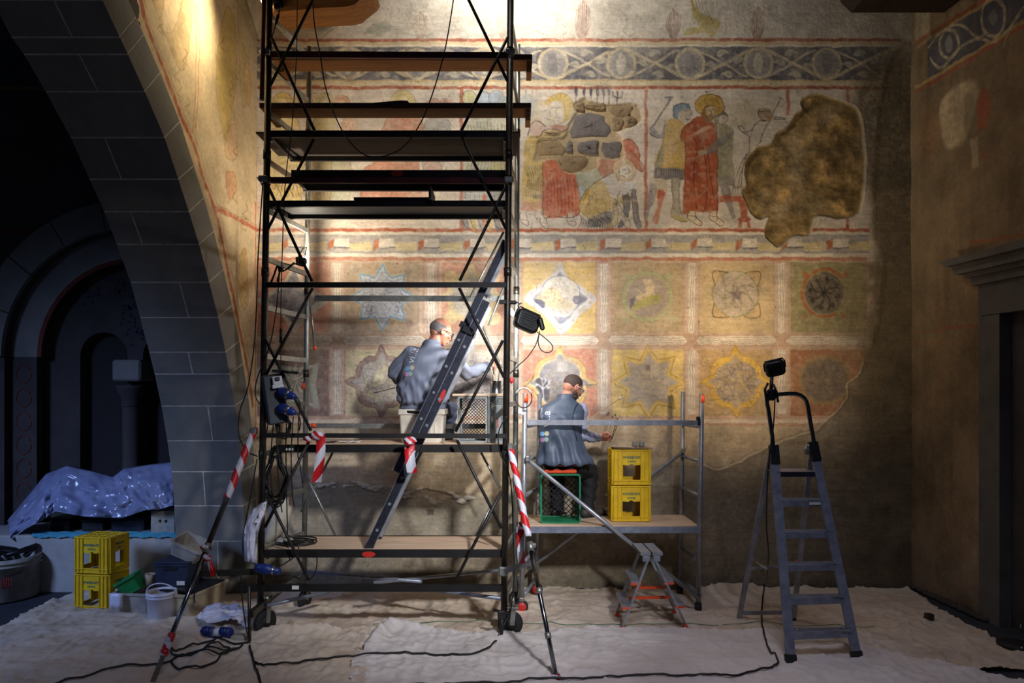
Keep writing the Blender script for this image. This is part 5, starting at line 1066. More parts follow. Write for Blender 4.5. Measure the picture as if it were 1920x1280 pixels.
# ---- the extension ladder
LA = thing('extension_ladder', 'aluminium extension ladder leaning across the tower from lowest platform', 'ladder', W(690, 1030, 5.85))
def rail(name, a, b, w, t_, m, par, sh): mb = MB(); mb.beam(a, b, t_, w, (0, 1, 0)); return obj(name, mb, m, par)
d0 = (W(957, 468, 5.75) - W(692, 1024, 5.75)); dirn = d0.normalized(); nrm_ = Vector((-dirn.z, 0, dirn.x))
if nrm_.x > 0: nrm_ = -nrm_
for yy, k in ((5.74, 0), (6.10, 1)):
    a = W(692, 1026, 5.75); a = Vector((a.x, yy, a.z)); b = a + d0 * .83
    r1 = MB(); r1.beam(a, b, .062, .024, (0, 1, 0)); ob = obj('lower_rail', r1, 'ladder_dark' if k == 0 else 'aluminium', LA)  # near rails darker, far rails pale: backlit shade put into the colour
    up = (nrm_ * .066); a2 = a + d0 * .245 + up; b2 = a + d0 * 1.02 + up
    r2 = MB(); r2.beam(a2, b2, .058, .024, (0, 1, 0)); obj('upper_rail', r2, 'ladder_dark' if k == 0 else 'aluminium', LA)
    r3 = MB(); r3.beam(a - nrm_ * .032 + Vector((0, .012, 0)), b - nrm_ * .032 + Vector((0, .012, 0)), .003, .05, (0, 1, 0)); obj('rail_flange', r3, 'aluminium', LA)
    if k == 0: 
        for h in (-.033, .033, .099): e = MB(); e.beam(a + nrm_ * h + Vector((0, -.013, 0)) + (d0 * .245 if h > .05 else d0 * 0), (b if h < .05 else b2 - up) + nrm_ * h + Vector((0, -.013, 0)), .003, .004, (0, 1, 0)); obj('lit_rail_edge', e, 'aluminium', LA, 'pale strip for the lit edge')  # pale strips stand in for light catching the rail edges
    mb = MB(); mb.beam(a - dirn * .015, a + dirn * .03, .07, .03, (0, 1, 0)); obj('rubber_foot', mb, 'rubber', LA)
    mb = MB(); c = a + d0 * .725 + up * .5; mb.box(c + Vector((0, -.02, 0)), (.10, .03, .06), (0, -math.atan2(dirn.z, dirn.x) + math.pi / 2, 0), bev=.008); mb.box(c + Vector((-.05, -.02, .05)), (.03, .03, .05), (0, .5, 0)); obj('guide_bracket', mb, 'rubber', LA)
nr = 10
for k in range(nr):
    c = W(692, 1026, 5.75) + d0 * (.06 + .088 * k); mb = MB(); mb.tube([Vector((c.x, 5.72, c.z)), Vector((c.x, 6.12, c.z))], .013, 10); rg = obj('rung', mb, 'aluminium', LA)
    if k > 2: c2 = c + nrm_ * .066 + dirn * .03; mb = MB(); mb.tube([Vector((c2.x, 5.722, c2.z)), Vector((c2.x, 6.12, c2.z))], .012, 10); obj('rung', mb, 'aluminium', LA)
mb = MB(); c = W(829, 742, 5.722); M = Euler((0, -math.atan2(dirn.z, dirn.x), 0)).to_matrix(); mb.prism([tuple((M @ Vector((.06 * math.cos(i * .3927), 0, .018 * math.sin(i * .3927))))[j] for j in (0, 2)) for i in range(16)], -.003, c); obj('badge', mb, 'badge_red', LA)
# ------------------------------------------------------------------ the low aluminium scaffold on the right
Y1, Y2 = 6.28, 6.84
LS = thing('low_scaffold', 'low aluminium scaffold with wooden deck right of the tall tower', 'scaffold', (.9, 6.5, 0))
def lbar(name, a, b, r=.022, m='aluminium', par=None): mb = MB(); mb.tube([a, b], r, 12); return obj(name, mb, m, par or LS)
for (x0, y0, x1, y1, Y, cap) in ((985, 738, 978, 1132, Y1, 1), (1316, 738, 1309, 1148, Y1, 1), (1281, 734, 1275, 1108, Y2, 0), (1012, 738, 1006, 1108, Y2, 0)):
    p = lbar('post', W(x0, y0, Y), W(x1, y1, Y), .023)
    if cap: lbar('orange_mark', W(x0 + .3, y0 + 2, Y - .0), W(x0, y0 + 17, Y - .0), .0236, 'orange_plastic', p)
mb = MB(); mb.tube([Vector((W(1309, 1148, Y1).x, Y1, .09)), Vector((W(1309, 1148, Y1).x, Y1, .0))], .033, 12); obj('rubber_foot', mb, 'rubber', LS)
mb = MB(); mb.tube([Vector((W(1275, 1108, Y2).x, Y2, .09)), Vector((W(1275, 1108, Y2).x, Y2, .0))], .03, 12); obj('rubber_foot', mb, 'rubber', LS)
for x, Y in ((978, Y1), (1006, Y2)):
    c = Vector((W(x, 0, Y).x, Y - .01, .062)); mb = MB(); mb.lathe([(0, -.022), (.05, -.022), (.06, -.012), (.06, .012), (.05, .022), (0, .022)], c, (0, 1, 0), 24); wh = obj('wheel', mb, 'rubber', LS)
    mb = MB(); mb.lathe([(0, -.028), (.04, -.026), (.045, -.02), (0, -.02)], c, (0, 1, 0), 20); obj('red_hub', mb, 'badge_red', wh); mb = MB(); mb.box(c + Vector((0, .01, .06)), (.05, .06, .05), bev=.01); obj('fork', mb, 'galvanised', LS)
mb = MB(); mb.beam(W(990, 791.5, Y1 - .03), W(1308, 792.5, Y1 - .03), .02, .046); obj('guard_rail', mb, 'aluminium', LS, 'flat guard rail')
mb = MB(); mb.box(W(1309, 789, Y1 - .02), (.03, .04, .08), bev=.006); obj('rail_bracket', mb, 'brace_steel', LS)
for x0, x1 in ((1281, 1313), (1010, 983)):
    for yf in (800, 865, 930, 1053, 1115):
        z = W(0, yf, Y1).z; a = W(x1, yf, Y1); yb = HZ - (z - CAMZ) * FP / Y2; lbar('rung', a, W(x0 - (yb - 735) * .015, yb, Y2), .017)
lbar('brace', W(987, 860, Y1 - .04), W(1312, 1123, Y1 - .04), .019); lbar('brace', W(1283, 845, Y2 - .03), W(990, 1068, Y2 - .03), .018)
for x, y, Y in ((989, 860, Y1 - .06), (1281, 845, Y2 - .05)):
    mb = MB(); c = W(x, y, Y); mb.tube([c, c + Vector((.03, -.01, .03)), c + Vector((.035, -.01, .06))], .004, 6); mb.box(c, (.035, .03, .05), bev=.006); obj('latch', mb, 'galvanised', LS)
# deck: boards in an aluminium frame
zt = W(0, 985, Y1).z; xa, xb = W(972, 0, Y1).x, W(1310, 0, Y1).x
for k in range(3):
    w = (Y2 - Y1) / 3; mb = MB(); mb.box(((xa + xb) / 2, Y1 + w * (k + .5), zt - .01), (xb - xa, w - .006, .02), bev=.002); obj('deck_board', mb, 'plywood', LS)
for yy in (Y1 - .015, Y2): mb = MB(); mb.beam((xa - .02, yy, zt - .035), (xb + .0, yy, zt - .035), .025, .055); obj('side_beam', mb, 'aluminium_blue', LS)
for xx in (xa, (xa + xb) / 2, xb): mb = MB(); mb.beam((xx, Y1, zt - .04), (xx, Y2, zt - .04), .03, .03); obj('cross_member', mb, 'aluminium', LS)
# headset-like loop hanging on the left post
HL = thing('headband', 'black headband loop with white pad hung on left post of low scaffold', 'headband', W(984, 790, Y1 - .04))
mb = MB(); mb.tube([W(x, y, Y1 - .04) for x, y in circ(982, 746, 15.5, 18, 26, 0, 359)], .005, 8); obj('loop_band', mb, 'cable', HL)
mb = MB(); mb.tube([W(x, y, Y1 - .045) for x, y in circ(982, 746, 16, 18.5, 14, -155, -25)], [.005] + [.009] * 13 + [.005], 8); obj('top_pad', mb, 'dirty_white', HL)
mb = MB(); mb.box(W(975, 771, Y1 - .05), (.035, .03, .05), bev=.006); mb.box(W(979, 775, Y1 - .05), (.03, .03, .03), bev=.006); obj('battery_pack', mb, 'white_plastic', HL)

# ------------------------------------------------------------------ the tall step ladder on the right
ST = thing('step_ladder', 'tall aluminium step ladder with handrail, floodlight clamped on top', 'ladder', (2.2, 5.5, 0))
FLf, FRf = G(1484, 1254), G(1610, 1247); TLf, TRf = W(1452, 858, 5.47), W(1528, 852, 5.47)
def q_(a, b, t): return a.lerp(b, t)
for a, b, nm in ((FLf, TLf, 'l'), (FRf, TRf, 'r')):
    mb = MB(); mb.beam(a + Vector((0, 0, .0)), b, .03, .068, (1, 0, 0)); mb2 = MB(); d = (b - a).normalized(); s = Vector((0, -1, 0)); mb2.beam(a, b, .066, .024, (0, -1, .2)); obj('stile', mb2, 'aluminium_blue', ST)
    mb = MB(); mb.beam(a - d * .0, a + d * .10, .078, .038, (0, -1, .2)); mb.box(a + Vector((0, -.005, .012)), (.05, .085, .024), bev=.006); obj('rubber_foot', mb, 'rubber', ST)
    mb = MB(); mb.beam(b - d * .05, b + d * .10, .07, .045, (0, -1, .2)); obj('hinge_block', mb, 'black_plastic', ST)
H = (TLf.z)
for k in range(1, 7):
    z = .230 * k if k < 6 else W(0, 889, 5.42).z; t = z / H; a, b = q_(FLf, TLf, t), q_(FRf, TRf, t)
    if k < 6:
        mb = MB(); mb.box((a + b) / 2 + Vector((0, .03, 0)), (abs(b.x - a.x) - .02, .085, .018), (0, 0, math.atan2(b.y - a.y, b.x - a.x)), bev=.003); mb.box((a + b) / 2 + Vector((0, -.01, -.022)), (abs(b.x - a.x) - .02, .008, .045), (0, 0, math.atan2(b.y - a.y, b.x - a.x)), bev=.002); stp = obj('step', mb, 'aluminium_blue', ST)
        for j in range(4): mb = MB(); mb.box((a + b) / 2 + Vector((0, .0 + .02 * j, .0105)), (abs(b.x - a.x) - .03, .006, .004)); obj('tread_rib', mb, 'aluminium', stp)
        if k == 5: mb = MB(); mb.box((a + b) / 2 + Vector((.10, -.016, -.02)), (.085, .003, .02)); obj('label_plate', mb, 'paper', stp)
    else:
        for j in range(6): mb = MB(); mb.box((a + b) / 2 + Vector((0, .02 + .042 * j, .0)), (abs(b.x - a.x) - .01, .03, .014), bev=.003); obj('platform_slat', mb, 'aluminium', ST)
        mb = MB(); mb.box((a + b) / 2 + Vector((0, -.005, -.012)), (abs(b.x - a.x), .012, .04), bev=.002); obj('platform_edge', mb, 'ladder_dark', ST)
a, b = q_(FLf, TLf, .2), q_(FRf, TRf, .2)
for s, p_, q2 in ((1, FLf, TLf), (-1, FRf, TRf)): mb = MB(); mb.beam(q_(p_, q2, .115) + Vector((.01 * s, 0, 0)), q_(p_, q2, .185) + Vector((.075 * s, .0, 0)), .018, .005); obj('step_stay', mb, 'aluminium', ST)
RLf, RRf = G(1384, 1167), G(1487, 1166)
for a, b in ((RLf, W(1446, 846, 5.62)), (RRf, W(1522, 838, 5.62))):
    mb = MB(); mb.beam(a, b, .04, .022, (0, -1, 0)); obj('rear_leg', mb, 'aluminium', ST); mb = MB(); mb.box(a + Vector((0, 0, .02)), (.04, .055, .04), bev=.006); obj('rubber_foot', mb, 'rubber', ST)
def onleg(a, b, y): t = (a.z - W(0, y, 6).z) / (a.z - b.z); return a.lerp(b, t)
ra, rb = RLf.lerp(W(1446, 846, 5.62), .33), RRf.lerp(W(1522, 838, 5.62), .345)
mb = MB(); mb.beam(ra, rb, .016, .02); obj('rear_bar', mb, 'aluminium', ST); ra, rb = RLf.lerp(W(1446, 846, 5.62), .06), RRf.lerp(W(1522, 838, 5.62), .06); mb = MB(); mb.beam(ra, rb, .02, .03); obj('rear_bar', mb, 'aluminium', ST)
for x, y in ((1418, 1054), (1492, 1050)): mb = MB(); mb.tube([W(x, y, 5.92), W(x + 20, y + 13, 5.6)], .008, 6); obj('spreader', mb, 'orange_plastic' if x > 1450 else 'dirty_white', ST)
mb = MB(); mb.tube([W(x, y, 5.47) for x, y in curve([(1451, 862), (1448, 820), (1441, 770), (1438, 752), (1444, 742), (1462, 739), (1490, 738), (1504, 743), (1513, 756), (1519, 790), (1526, 830), (1529, 856)], False, 4)], .0165, 12); obj('handrail', mb, 'chrome_tube', ST)
mb = MB(); c = W(1519, 838, 5.5); mb.lathe([(0, -.02), (.03, -.02), (.035, 0), (.03, .02), (0, .02)], c, (0, 1, 0), 16); mb.box(c + Vector((-.02, .0, -.03)), (.05, .03, .06), bev=.01); obj('hinge_guard', mb, 'galvanised', ST)

# ------------------------------------------------------------------ small double step stool
SS = thing('step_stool', 'small aluminium double-sided step stool with orange feet on drop cloth', 'stool', (W(1225, 1180, 6).x, 6.0, 0))
apL, apR = (1208, 1222)
zT = W(0, 1037, 5.82).z
f = {}
for nm, (px, py) in dict(nl=(1165, 1184), nr=(1288, 1180), fl=(1154, 1156), fr=(1268, 1154)).items(): f[nm] = G(px, py)
topN = W(1221, 1040, 5.80); topF = W(1206, 1027, 6.12); topF.z = topN.z
ap = {'nl': topN + Vector((-.02, 0, -.01)), 'nr': topN + Vector((.02, 0, -.01)), 'fl': topF + Vector((-.02, 0, -.01)), 'fr': topF + Vector((.02, 0, -.01))}
for k in f:
    mb = MB(); mb.beam(f[k] + Vector((0, 0, .02)), ap[k], .018, .04, (0, 1, 0)); obj('leg', mb, 'aluminium', SS); mb = MB(); d = (ap[k] - f[k]).normalized(); mb.beam(f[k], f[k] + d * .055, .026, .05, (0, 1, 0)); obj('orange_foot', mb, 'orange_plastic', SS)
for s in (-1, 1):
    c = (topN + topF) / 2 + Vector((s * .046, 0, .012)); dd_ = (topF - topN); mb = MB(); mb.beam(topN + Vector((s * .05, -.02, .012)), topF + Vector((s * .05, .02, .012)), .085, .026); obj('top_plate', mb, 'aluminium', SS)
    mb = MB(); mb.box(topN + Vector((s * .045, -.01, -.03)), (.06, .02, .05), bev=.006); obj('hinge_block', mb, 'aluminium_blue', SS)
for side in ('l', 'r'):
    for t in (.34, .66):
        a, b = f['n' + side].lerp(ap['n' + side], t), f['f' + side].lerp(ap['f' + side], t); o_ = -1 if side == 'l' else 1
        mb = MB(); mb.beam(a + Vector((.03 * o_, 0, 0)), b + Vector((.03 * o_, 0, 0)), .08, .022, (0, 0, 1)); st_ = obj('step', mb, 'aluminium', SS); mb = MB(); mb.beam(a + Vector((-.012 * o_, -.012, -.016)), a + Vector((.075 * o_, -.012, -.016)), .012, .014); obj('orange_trim', mb, 'orange_plastic', st_)
for t, yy in ((.50, 0), (.36, 0)): a, b = f['nl'].lerp(ap['nl'], t), f['nr'].lerp(ap['nr'], t); a = a.lerp(f['fl'].lerp(ap['fl'], t), .5); b = b.lerp(f['fr'].lerp(ap['fr'], t), .5); mb = MB(); mb.beam(a, b, .012, .022); obj('orange_strap', mb, 'orange_plastic', SS)
# ------------------------------------------------------------------ crates
def rrect(x0, z0, x1, z1, r, n=4, top=None):
    out = []
    for cx, cz, a0 in ((x1 - r, z0 + r, -90), (x1 - r, z1 - r, 0), (x0 + r, z1 - r, 90), (x0 + r, z0 + r, 180)):
        for i in range(n + 1): a = math.radians(a0 + 90 * i / n); out.append((cx + r * math.cos(a), cz + r * math.sin(a)))
    return out
def text_mesh(body, size, ext=.0008, bold=.0, sub=0):
    cu = bpy.data.curves.new('t', 'FONT'); cu.body = body; cu.size = size; cu.align_x = 'CENTER'; cu.align_y = 'CENTER'; cu.extrude = ext; cu.offset = bold; cu.resolution_u = 3
    o = bpy.data.objects.new('t', cu); COL.objects.link(o); dg = bpy.context.evaluated_depsgraph_get(); me = bpy.data.meshes.new_from_object(o.evaluated_get(dg)); bpy.data.objects.remove(o); bpy.data.curves.remove(cu)
    mb = MB(); mb.add([v.co.copy() for v in me.vertices], [tuple(p.vertices) for p in me.polygons]); bpy.data.meshes.remove(me); return mb
CW, CD, CH = .345, .26, .338
def bottle_crate(label, loc, rz, group=None):
    t = thing('bottle_crate', label, 'crate', loc, group); M = Matrix.Translation(loc) @ Matrix.Rotation(rz, 4, 'Z')
    def side(w):
        mb = MB(); x = w / 2; hw = x * .50
        hole = [(-hw + .012, .052), (hw - .012, .052), (hw, .066), (hw, .192), (hw * .35, .186), (0, .203), (-hw * .35, .186), (-hw, .192), (-hw, .066)]
        mb.prism([(-x + .004, .004), (x - .004, .004), (x - .004, CH - .004), (-x + .004, CH - .004)], .006, (0, 0, 0), holes=[hole])
        for xx in (-x + .012, -x * .72, -x * .50, x * .50, x * .72, x - .012): mb.box((xx, -.006, CH / 2), (.009, .020, CH - .01), bev=.003)
        for zz in (.010, .044, CH - .012): mb.box((0, -.005, zz), (w - .006, .018, .009), bev=.003)
        mb.box((0, -.004, .03), (w * .5, .006, .04), bev=.002)
        for s in (-1, 1): mb.box((s * hw, -.004, .125), (.006, .014, .12), bev=.002)
        return mb
    for i, (w, d) in enumerate(((CW, CD), (CD, CW), (CW, CD), (CD, CW))):
        S_ = M @ Matrix.Rotation(i * math.pi / 2, 4, 'Z') @ Matrix.Translation((0, -d / 2 + .003, 0)); mb = side(w).xf(S_); p = obj('side_panel', mb, 'yellow_plastic', t)
        for body, sz, zz in (('GAVERINA', .034 if w > .3 else .026, .262), ('FONTI', .026 if w > .3 else .02, .226)):
            tx = text_mesh(body, sz, .0006, .0008).xf(S_ @ Matrix.Translation((0, -.0068, zz)) @ Matrix.Rotation(math.pi / 2, 4, 'X') @ Matrix.Rotation(math.pi, 4, 'Z')); obj('lettering', tx, 'print_teal', p)
    mb = MB(); mb.box((0, 0, CH - .012), (CW - .02, CD - .02, .006))
    for i in range(4):
        for j in range(3):
            c = Vector((-CW / 2 + CW * (i + .5) / 4, -CD / 2 + CD * (j + .5) / 3, CH - .008)); mb.tube([c + Vector((.034 * math.cos(a * .785), .034 * math.sin(a * .785), 0)) for a in range(9)], .004, 5); mb.lathe([(.012, -.002), (.010, .004), (0, .004)], c, seg=8)
    for k in range(1, 4): mb.box((-CW / 2 + CW * k / 4, 0, CH - .03), (.004, CD - .01, .03))
    for k in range(1, 3): mb.box((0, -CD / 2 + CD * k / 3, CH - .03), (CW - .01, .004, .03))
    obj('bottle_grid', mb.xf(M), 'yellow_plastic', t)
    for sx in (-1, 1):
        for sy in (-1, 1): mb = MB(); mb.tube([(sx * (CW / 2 - .008), sy * (CD / 2 - .008), .003), (sx * (CW / 2 - .008), sy * (CD / 2 - .008), CH - .003)], .011, 8); obj('corner_post', mb.xf(M), 'yellow_plastic', t)
    return t
cx_ = W(1183.5, 0, 6.46).x
bottle_crate('lower yellow bottle crate on low scaffold deck, carrying another', (cx_, 6.46 + CD / 2, zt), .0, 'yellow bottle crates'); bottle_crate('upper yellow bottle crate on low scaffold deck, palette board on it', (cx_ + .003, 6.465 + CD / 2, zt + CH + .001), .01, 'yellow bottle crates')
gc = W(160, 0, 6.25).x
bottle_crate('lower yellow bottle crate on floor at left by the bench', (gc + .05, 6.42, .012), -.16, 'yellow bottle crates'); bottle_crate('upper yellow bottle crate of the stack on floor at left', (gc + .052, 6.42, .013 + CH), -.15, 'yellow bottle crates')
# green crate on its side under the second man
GC = thing('vegetable_crate', 'green plastic crate on its side with orange rim, used as seat', 'crate', (W(1052, 0, 6.5).x, 6.6, zt))
ga, gb = W(1013, 0, 6.38), W(1089, 0, 6.38); gx0, gx1 = ga.x, gb.x; gh = W(0, 888, 6.38).z - zt
def rim(Y, t_, inset, m, nm, r=.03):
    o_ = rrect(gx0 + inset, inset * .7 + zt, gx1 - inset, zt + gh - inset * .5, r); i_ = rrect(gx0 + inset + t_, zt + inset * .7 + t_, gx1 - inset - t_, zt + gh - inset * .5 - t_, max(r - t_, .006))
    mb = MB(); mb.prism(o_, .022, (0, Y, 0), holes=[i_]); return obj(nm, mb, m, GC)
rim(6.40, .016, .0, 'green_plastic', 'front_rim'); rim(6.44, .007, .006, 'green_plastic', 'inner_rib'); rim(6.50, .007, .01, 'green_plastic', 'inner_rib'); rim(6.66, .010, .018, 'green_plastic', 'base_rim')
def lattice(mb, o, ux, uy, w, h, n, m_, t_=.005, dia=True):
    ux, uy = Vector(ux), Vector(uy); o = Vector(o); nz = ux.cross(uy)
    st = w / n; k = int(h / st) + 1
    for i in range(-k, n + 1):
        for sgn in (1, -1):
            pts = []
            x0, y0 = (i * st, 0) if sgn > 0 else (i * st, h)
            t0 = max(0, -x0); t1 = min(h, w - x0)
            if t1 <= t0 + .004: continue
            a = o + ux * (x0 + t0) + uy * (y0 + sgn * t0); b = o + ux * (x0 + t1) + uy * (y0 + sgn * t1); mb.beam(a, b, t_, t_, nz)
    return mb
mb = MB(); lattice(mb, (gx0 + .02, 6.655, zt + .02), (1, 0, 0), (0, 0, 1), gx1 - gx0 - .04, gh - .04, 6, 0, .007); obj('lattice_base', mb, 'trim_black', GC)
for x in (gx0 + .014, gx1 - .014): mb = MB(); lattice(mb, (x, 6.42, zt + .02), (0, 1, 0), (0, 0, 1), .24, gh - .04, 4, 0, .007); obj('lattice_side', mb, 'trim_black' if x > 0 else 'trim_black', GC)
for z in (zt + .012, zt + gh - .02): mb = MB(); mb.box(((gx0 + gx1) / 2, 6.54, z), (gx1 - gx0 - .03, .24, .008)); obj('lattice_side', mb, 'green_plastic', GC)
mb = MB(); a = W(1021, 883, 6.38); b = W(1082, 883, 6.38); mb.box(((a.x + b.x) / 2, 6.53, zt + gh + .018), (b.x - a.x, .26, .034), bev=.008); obj('orange_lid', mb, 'orange_plastic', GC)
# grey lattice crates beside the first man, board and can on them
zd = W(0, 834, 5.74).z
def lattice_crate(label, x0, x1, Y, D, z0, z1, openfront, m='grey_crate'):
    t = thing('lattice_crate', label, 'crate', ((x0 + x1) / 2, Y + D / 2, z0), 'grey lattice crates'); w, h = x1 - x0, z1 - z0
    def ring(yy, tk, e=.02): mb = MB(); mb.prism(rrect(x0, z0, x1, z1, .012), e, (0, yy, 0), holes=[rrect(x0 + tk, z0 + tk, x1 - tk, z1 - tk, .008)]); return mb
    obj('front_frame', ring(Y + .02, .016), m, t); obj('back_frame', ring(Y + D, .02), m, t)
    if not openfront:
        mb = MB(); lattice(mb, (x0 + .015, Y + .01, z0 + .015), (1, 0, 0), (0, 0, 1), w - .03, h - .03, 7, 0, .006); obj('lattice_front', mb, m, t)
        mb = MB(); mb.box(((x0 + x1) / 2, Y + .002, (z0 + z1) / 2), (w * .42, .008, h * .62), bev=.003); pl = obj('label_panel', mb, m, t)
        tx = text_mesh('LATTE', .05, .0006, .001).xf(Matrix.Translation(((x0 + x1) / 2, Y - .0035, (z0 + z1) / 2)) @ Matrix.Rotation(math.pi / 2, 4, 'X') @ Matrix.Rotation(math.pi / 2, 4, 'Z')) if False else None
        mb = MB()
        for k in range(5): mb.box(((x0 + x1) / 2 + .004 * (k % 2), Y - .0035, z0 + h * .35 + k * .017), (.014, .001, .011))
        obj('red_print', mb, 'print_red', pl)
    mb = MB(); lattice(mb, (x0 + .01, Y + D - .01, z0 + .01), (1, 0, 0), (0, 0, 1), w - .02, h - .02, 8 if openfront else 6, 0, .006); obj('lattice_back', mb, 'trim_black' if openfront else m, t)
    for x in (x0 + .006, x1 - .006): mb = MB(); lattice(mb, (x, Y + .01, z0 + .01), (0, 1, 0), (0, 0, 1), D - .02, h - .02, 6, 0, .006); obj('lattice_side', mb, m, t)
    for z in (z0 + .006, z1 - .006): mb = MB(); mb.box(((x0 + x1) / 2, Y + D / 2, z), (w - .02, D - .02, .008)); obj('base_plate', mb, m, t)
    return t
yc = 5.95; xa_, xb_, xc_, = W(858, 0, yc).x, W(914, 0, yc).x, W(946, 0, yc).x; zc_ = W(0, 743, yc).z
lattice_crate('grey lattice crate lying open towards us beside the balding man', xa_, xb_, yc, .28, zd + .002, zc_, True); lattice_crate('grey lattice crate with red print, standing against the right post', xb_ + .006, xc_ + .02, yc, .28, zd + .002, zc_, False)
mb = MB(); a, b = W(848, 739, yc), W(948, 739, yc); 
mb.box(((a.x + b.x) / 2, yc + .14, zc_ + .012), (b.x - a.x, .30, .020), bev=.003); obj('table_board', mb, 'plywood', None, 'pale wooden board laid over the grey lattice crates', 'board')
PC = thing('paint_can', 'shiny steel can with brushes on the board over the crates', 'can', (W(929, 0, yc).x, yc + .1, zc_ + .023)); c = Vector((W(929, 0, yc).x, yc + .1, zc_ + .023))
mb = MB(); mb.lathe([(0, 0), (.05, 0), (.052, .004), (.05, .008), (.05, .108), (.053, .112), (.049, .113), (.048, .01), (0, .01)], c, seg=28); obj('can_body', mb, 'metal_can', PC)
for k, (x, y) in enumerate(((925, 688), (932, 690), (938, 684), (921, 692))):
    bt = thing('paint_brush', 'thin brush standing in the steel can, %s' % ('second from left', 'third from left', 'rightmost', 'leftmost')[k], 'brush', c + Vector((0, 0, .012)), 'brushes in the steel can'); tp = W(x, y, yc + .1); b0 = c + Vector((.02 * (k - 1.5), 0, .012)); mb = MB(); mb.tube([b0, tp], .0035, 6); obj('handle', mb, 'stick_wood' if k % 2 else 'brace_steel', bt); mb = MB(); d = (tp - b0).normalized(); mb.tube([tp, tp + d * .012, tp + d * .03], [.004, .006, .001], 6); obj('bristles', mb, 'bristle', bt)
# white foam box seat of the first man
zs = W(0, 767, 6.0).z
FB = thing('foam_box', 'cream foam box that the balding man sits on', 'box', (W(790, 0, 6.0).x, 6.12, zd)); a, b = W(748, 0, 5.98), W(832, 0, 5.98)
mb = MB(); w = b.x - a.x; rows = []
for z, e in ((zd + .002, .012), (zd + .006, .014), (zs - .05, .0), (zs - .045, -.012), (zs - .004, -.012), (zs, -.008)):
    rows.append([Vector((x, y, z)) for x, y in rrect(a.x + e, 5.98 + e, b.x - e, 5.98 + .27 - e, .02)])
mb.grid(rows, False, True); n = len(rows[0]); o_ = len(mb.v) - n; mb.f += [tuple(o_ + i for i in range(n)), tuple(reversed(range(n)))]; mb.sm += [False] * 2; mb.uv += [None] * 2; obj('box_body', mb, 'foam_white', FB)
mb = MB(); mb.box(((a.x + b.x) / 2 + .08, 5.985, (zd + zs) / 2), (.012, .008, .20)); mb.box(((a.x + b.x) / 2 + .12, 5.985, (zd + zs) / 2), (.012, .008, .20)); obj('moulded_rib', mb, 'foam_white', FB)
# papers and a folder lying on the middle platform
for x, y, m_, lab, w in ((612, 827, 'trim_black', 'black folder lying on middle platform near tape', .13), (645, 829, 'paper', 'white paper sheets lying on middle platform', .12), (662, 826, 'paper', 'loose curled paper on middle platform behind the sheets', .1)):
    c = W(x, y, 5.95); c.z = zd + .006; mb = MB(); mb.grid([[c + Vector((i * w / 5 - w / 2, j * .035, .004 * math.sin(i + j) + .001 * i * (m_ == 'paper'))) for i in range(6)] for j in range(5)]); obj('folder' if m_ != 'paper' else 'paper_sheet', mb, m_, None, lab, 'folder' if m_ != 'paper' else 'paper', solid=.003)
# palette board with two small cups and rags on the yellow crates
PB = MB(); a = W(1132, 828, 6.5); b = W(1216, 832, 6.5); zz = zt + 2 * CH + .004
PB.box((W(1183, 0, 6.55).x, 6.56, zz + .006), (.37, .2, .010), (0, .02, .05), bev=.002); obj('palette_board', PB, 'palette_wood', None, 'thin stained palette board lying on upper yellow crate', 'palette')
mb = MB(); mb.box((W(1163, 0, 6.55).x, 6.5, zz + .019), (.22, .10, .005), (0, .04, .12), bev=.001); obj('colour_swatch_board', mb, 'plywood', None, 'pale narrow board lying on top of the palette board', 'board')
for k, x in enumerate((1191, 1204)):
    c = Vector((W(x, 0, 6.5).x, 6.53, zz + .013)); mb = MB(); mb.lathe([(0, 0), (.024, 0), (.027, .02), (.026, .048), (.024, .05), (.022, .045), (.02, .012), (0, .01)], c, seg=18); obj('cup', mb, 'concrete_ware', None, 'small grey cup on palette board, %s one' % ('left hand' if k == 0 else 'right hand'), 'cup', 'small cups on the palette board')
# long stick with padded end
MS = thing('mahlstick', 'thin light stick with padded end held up beside seated man', 'stick', W(1105, 786, 6.55)); a, b = W(1104, 787, 6.5), W(1163, 746, 6.62); mb = MB(); mb.tube([a, b], .0045, 8); obj('rod', mb, 'stick_wood', MS); mb = MB(); mb.sphere(b, (.022, .015, .016), 10, 8, Matrix.Rotation(-.6, 3, 'Y')); obj('padded_tip', mb, 'bristle', MS)
mb = MB(); mb.tube([W(699, 737, 6.6), W(760, 722, 6.25)], .004, 6); obj('mahlstick', mb, 'stick_wood', None, 'thin straight stick in front of the wall left of balding man', 'stick')

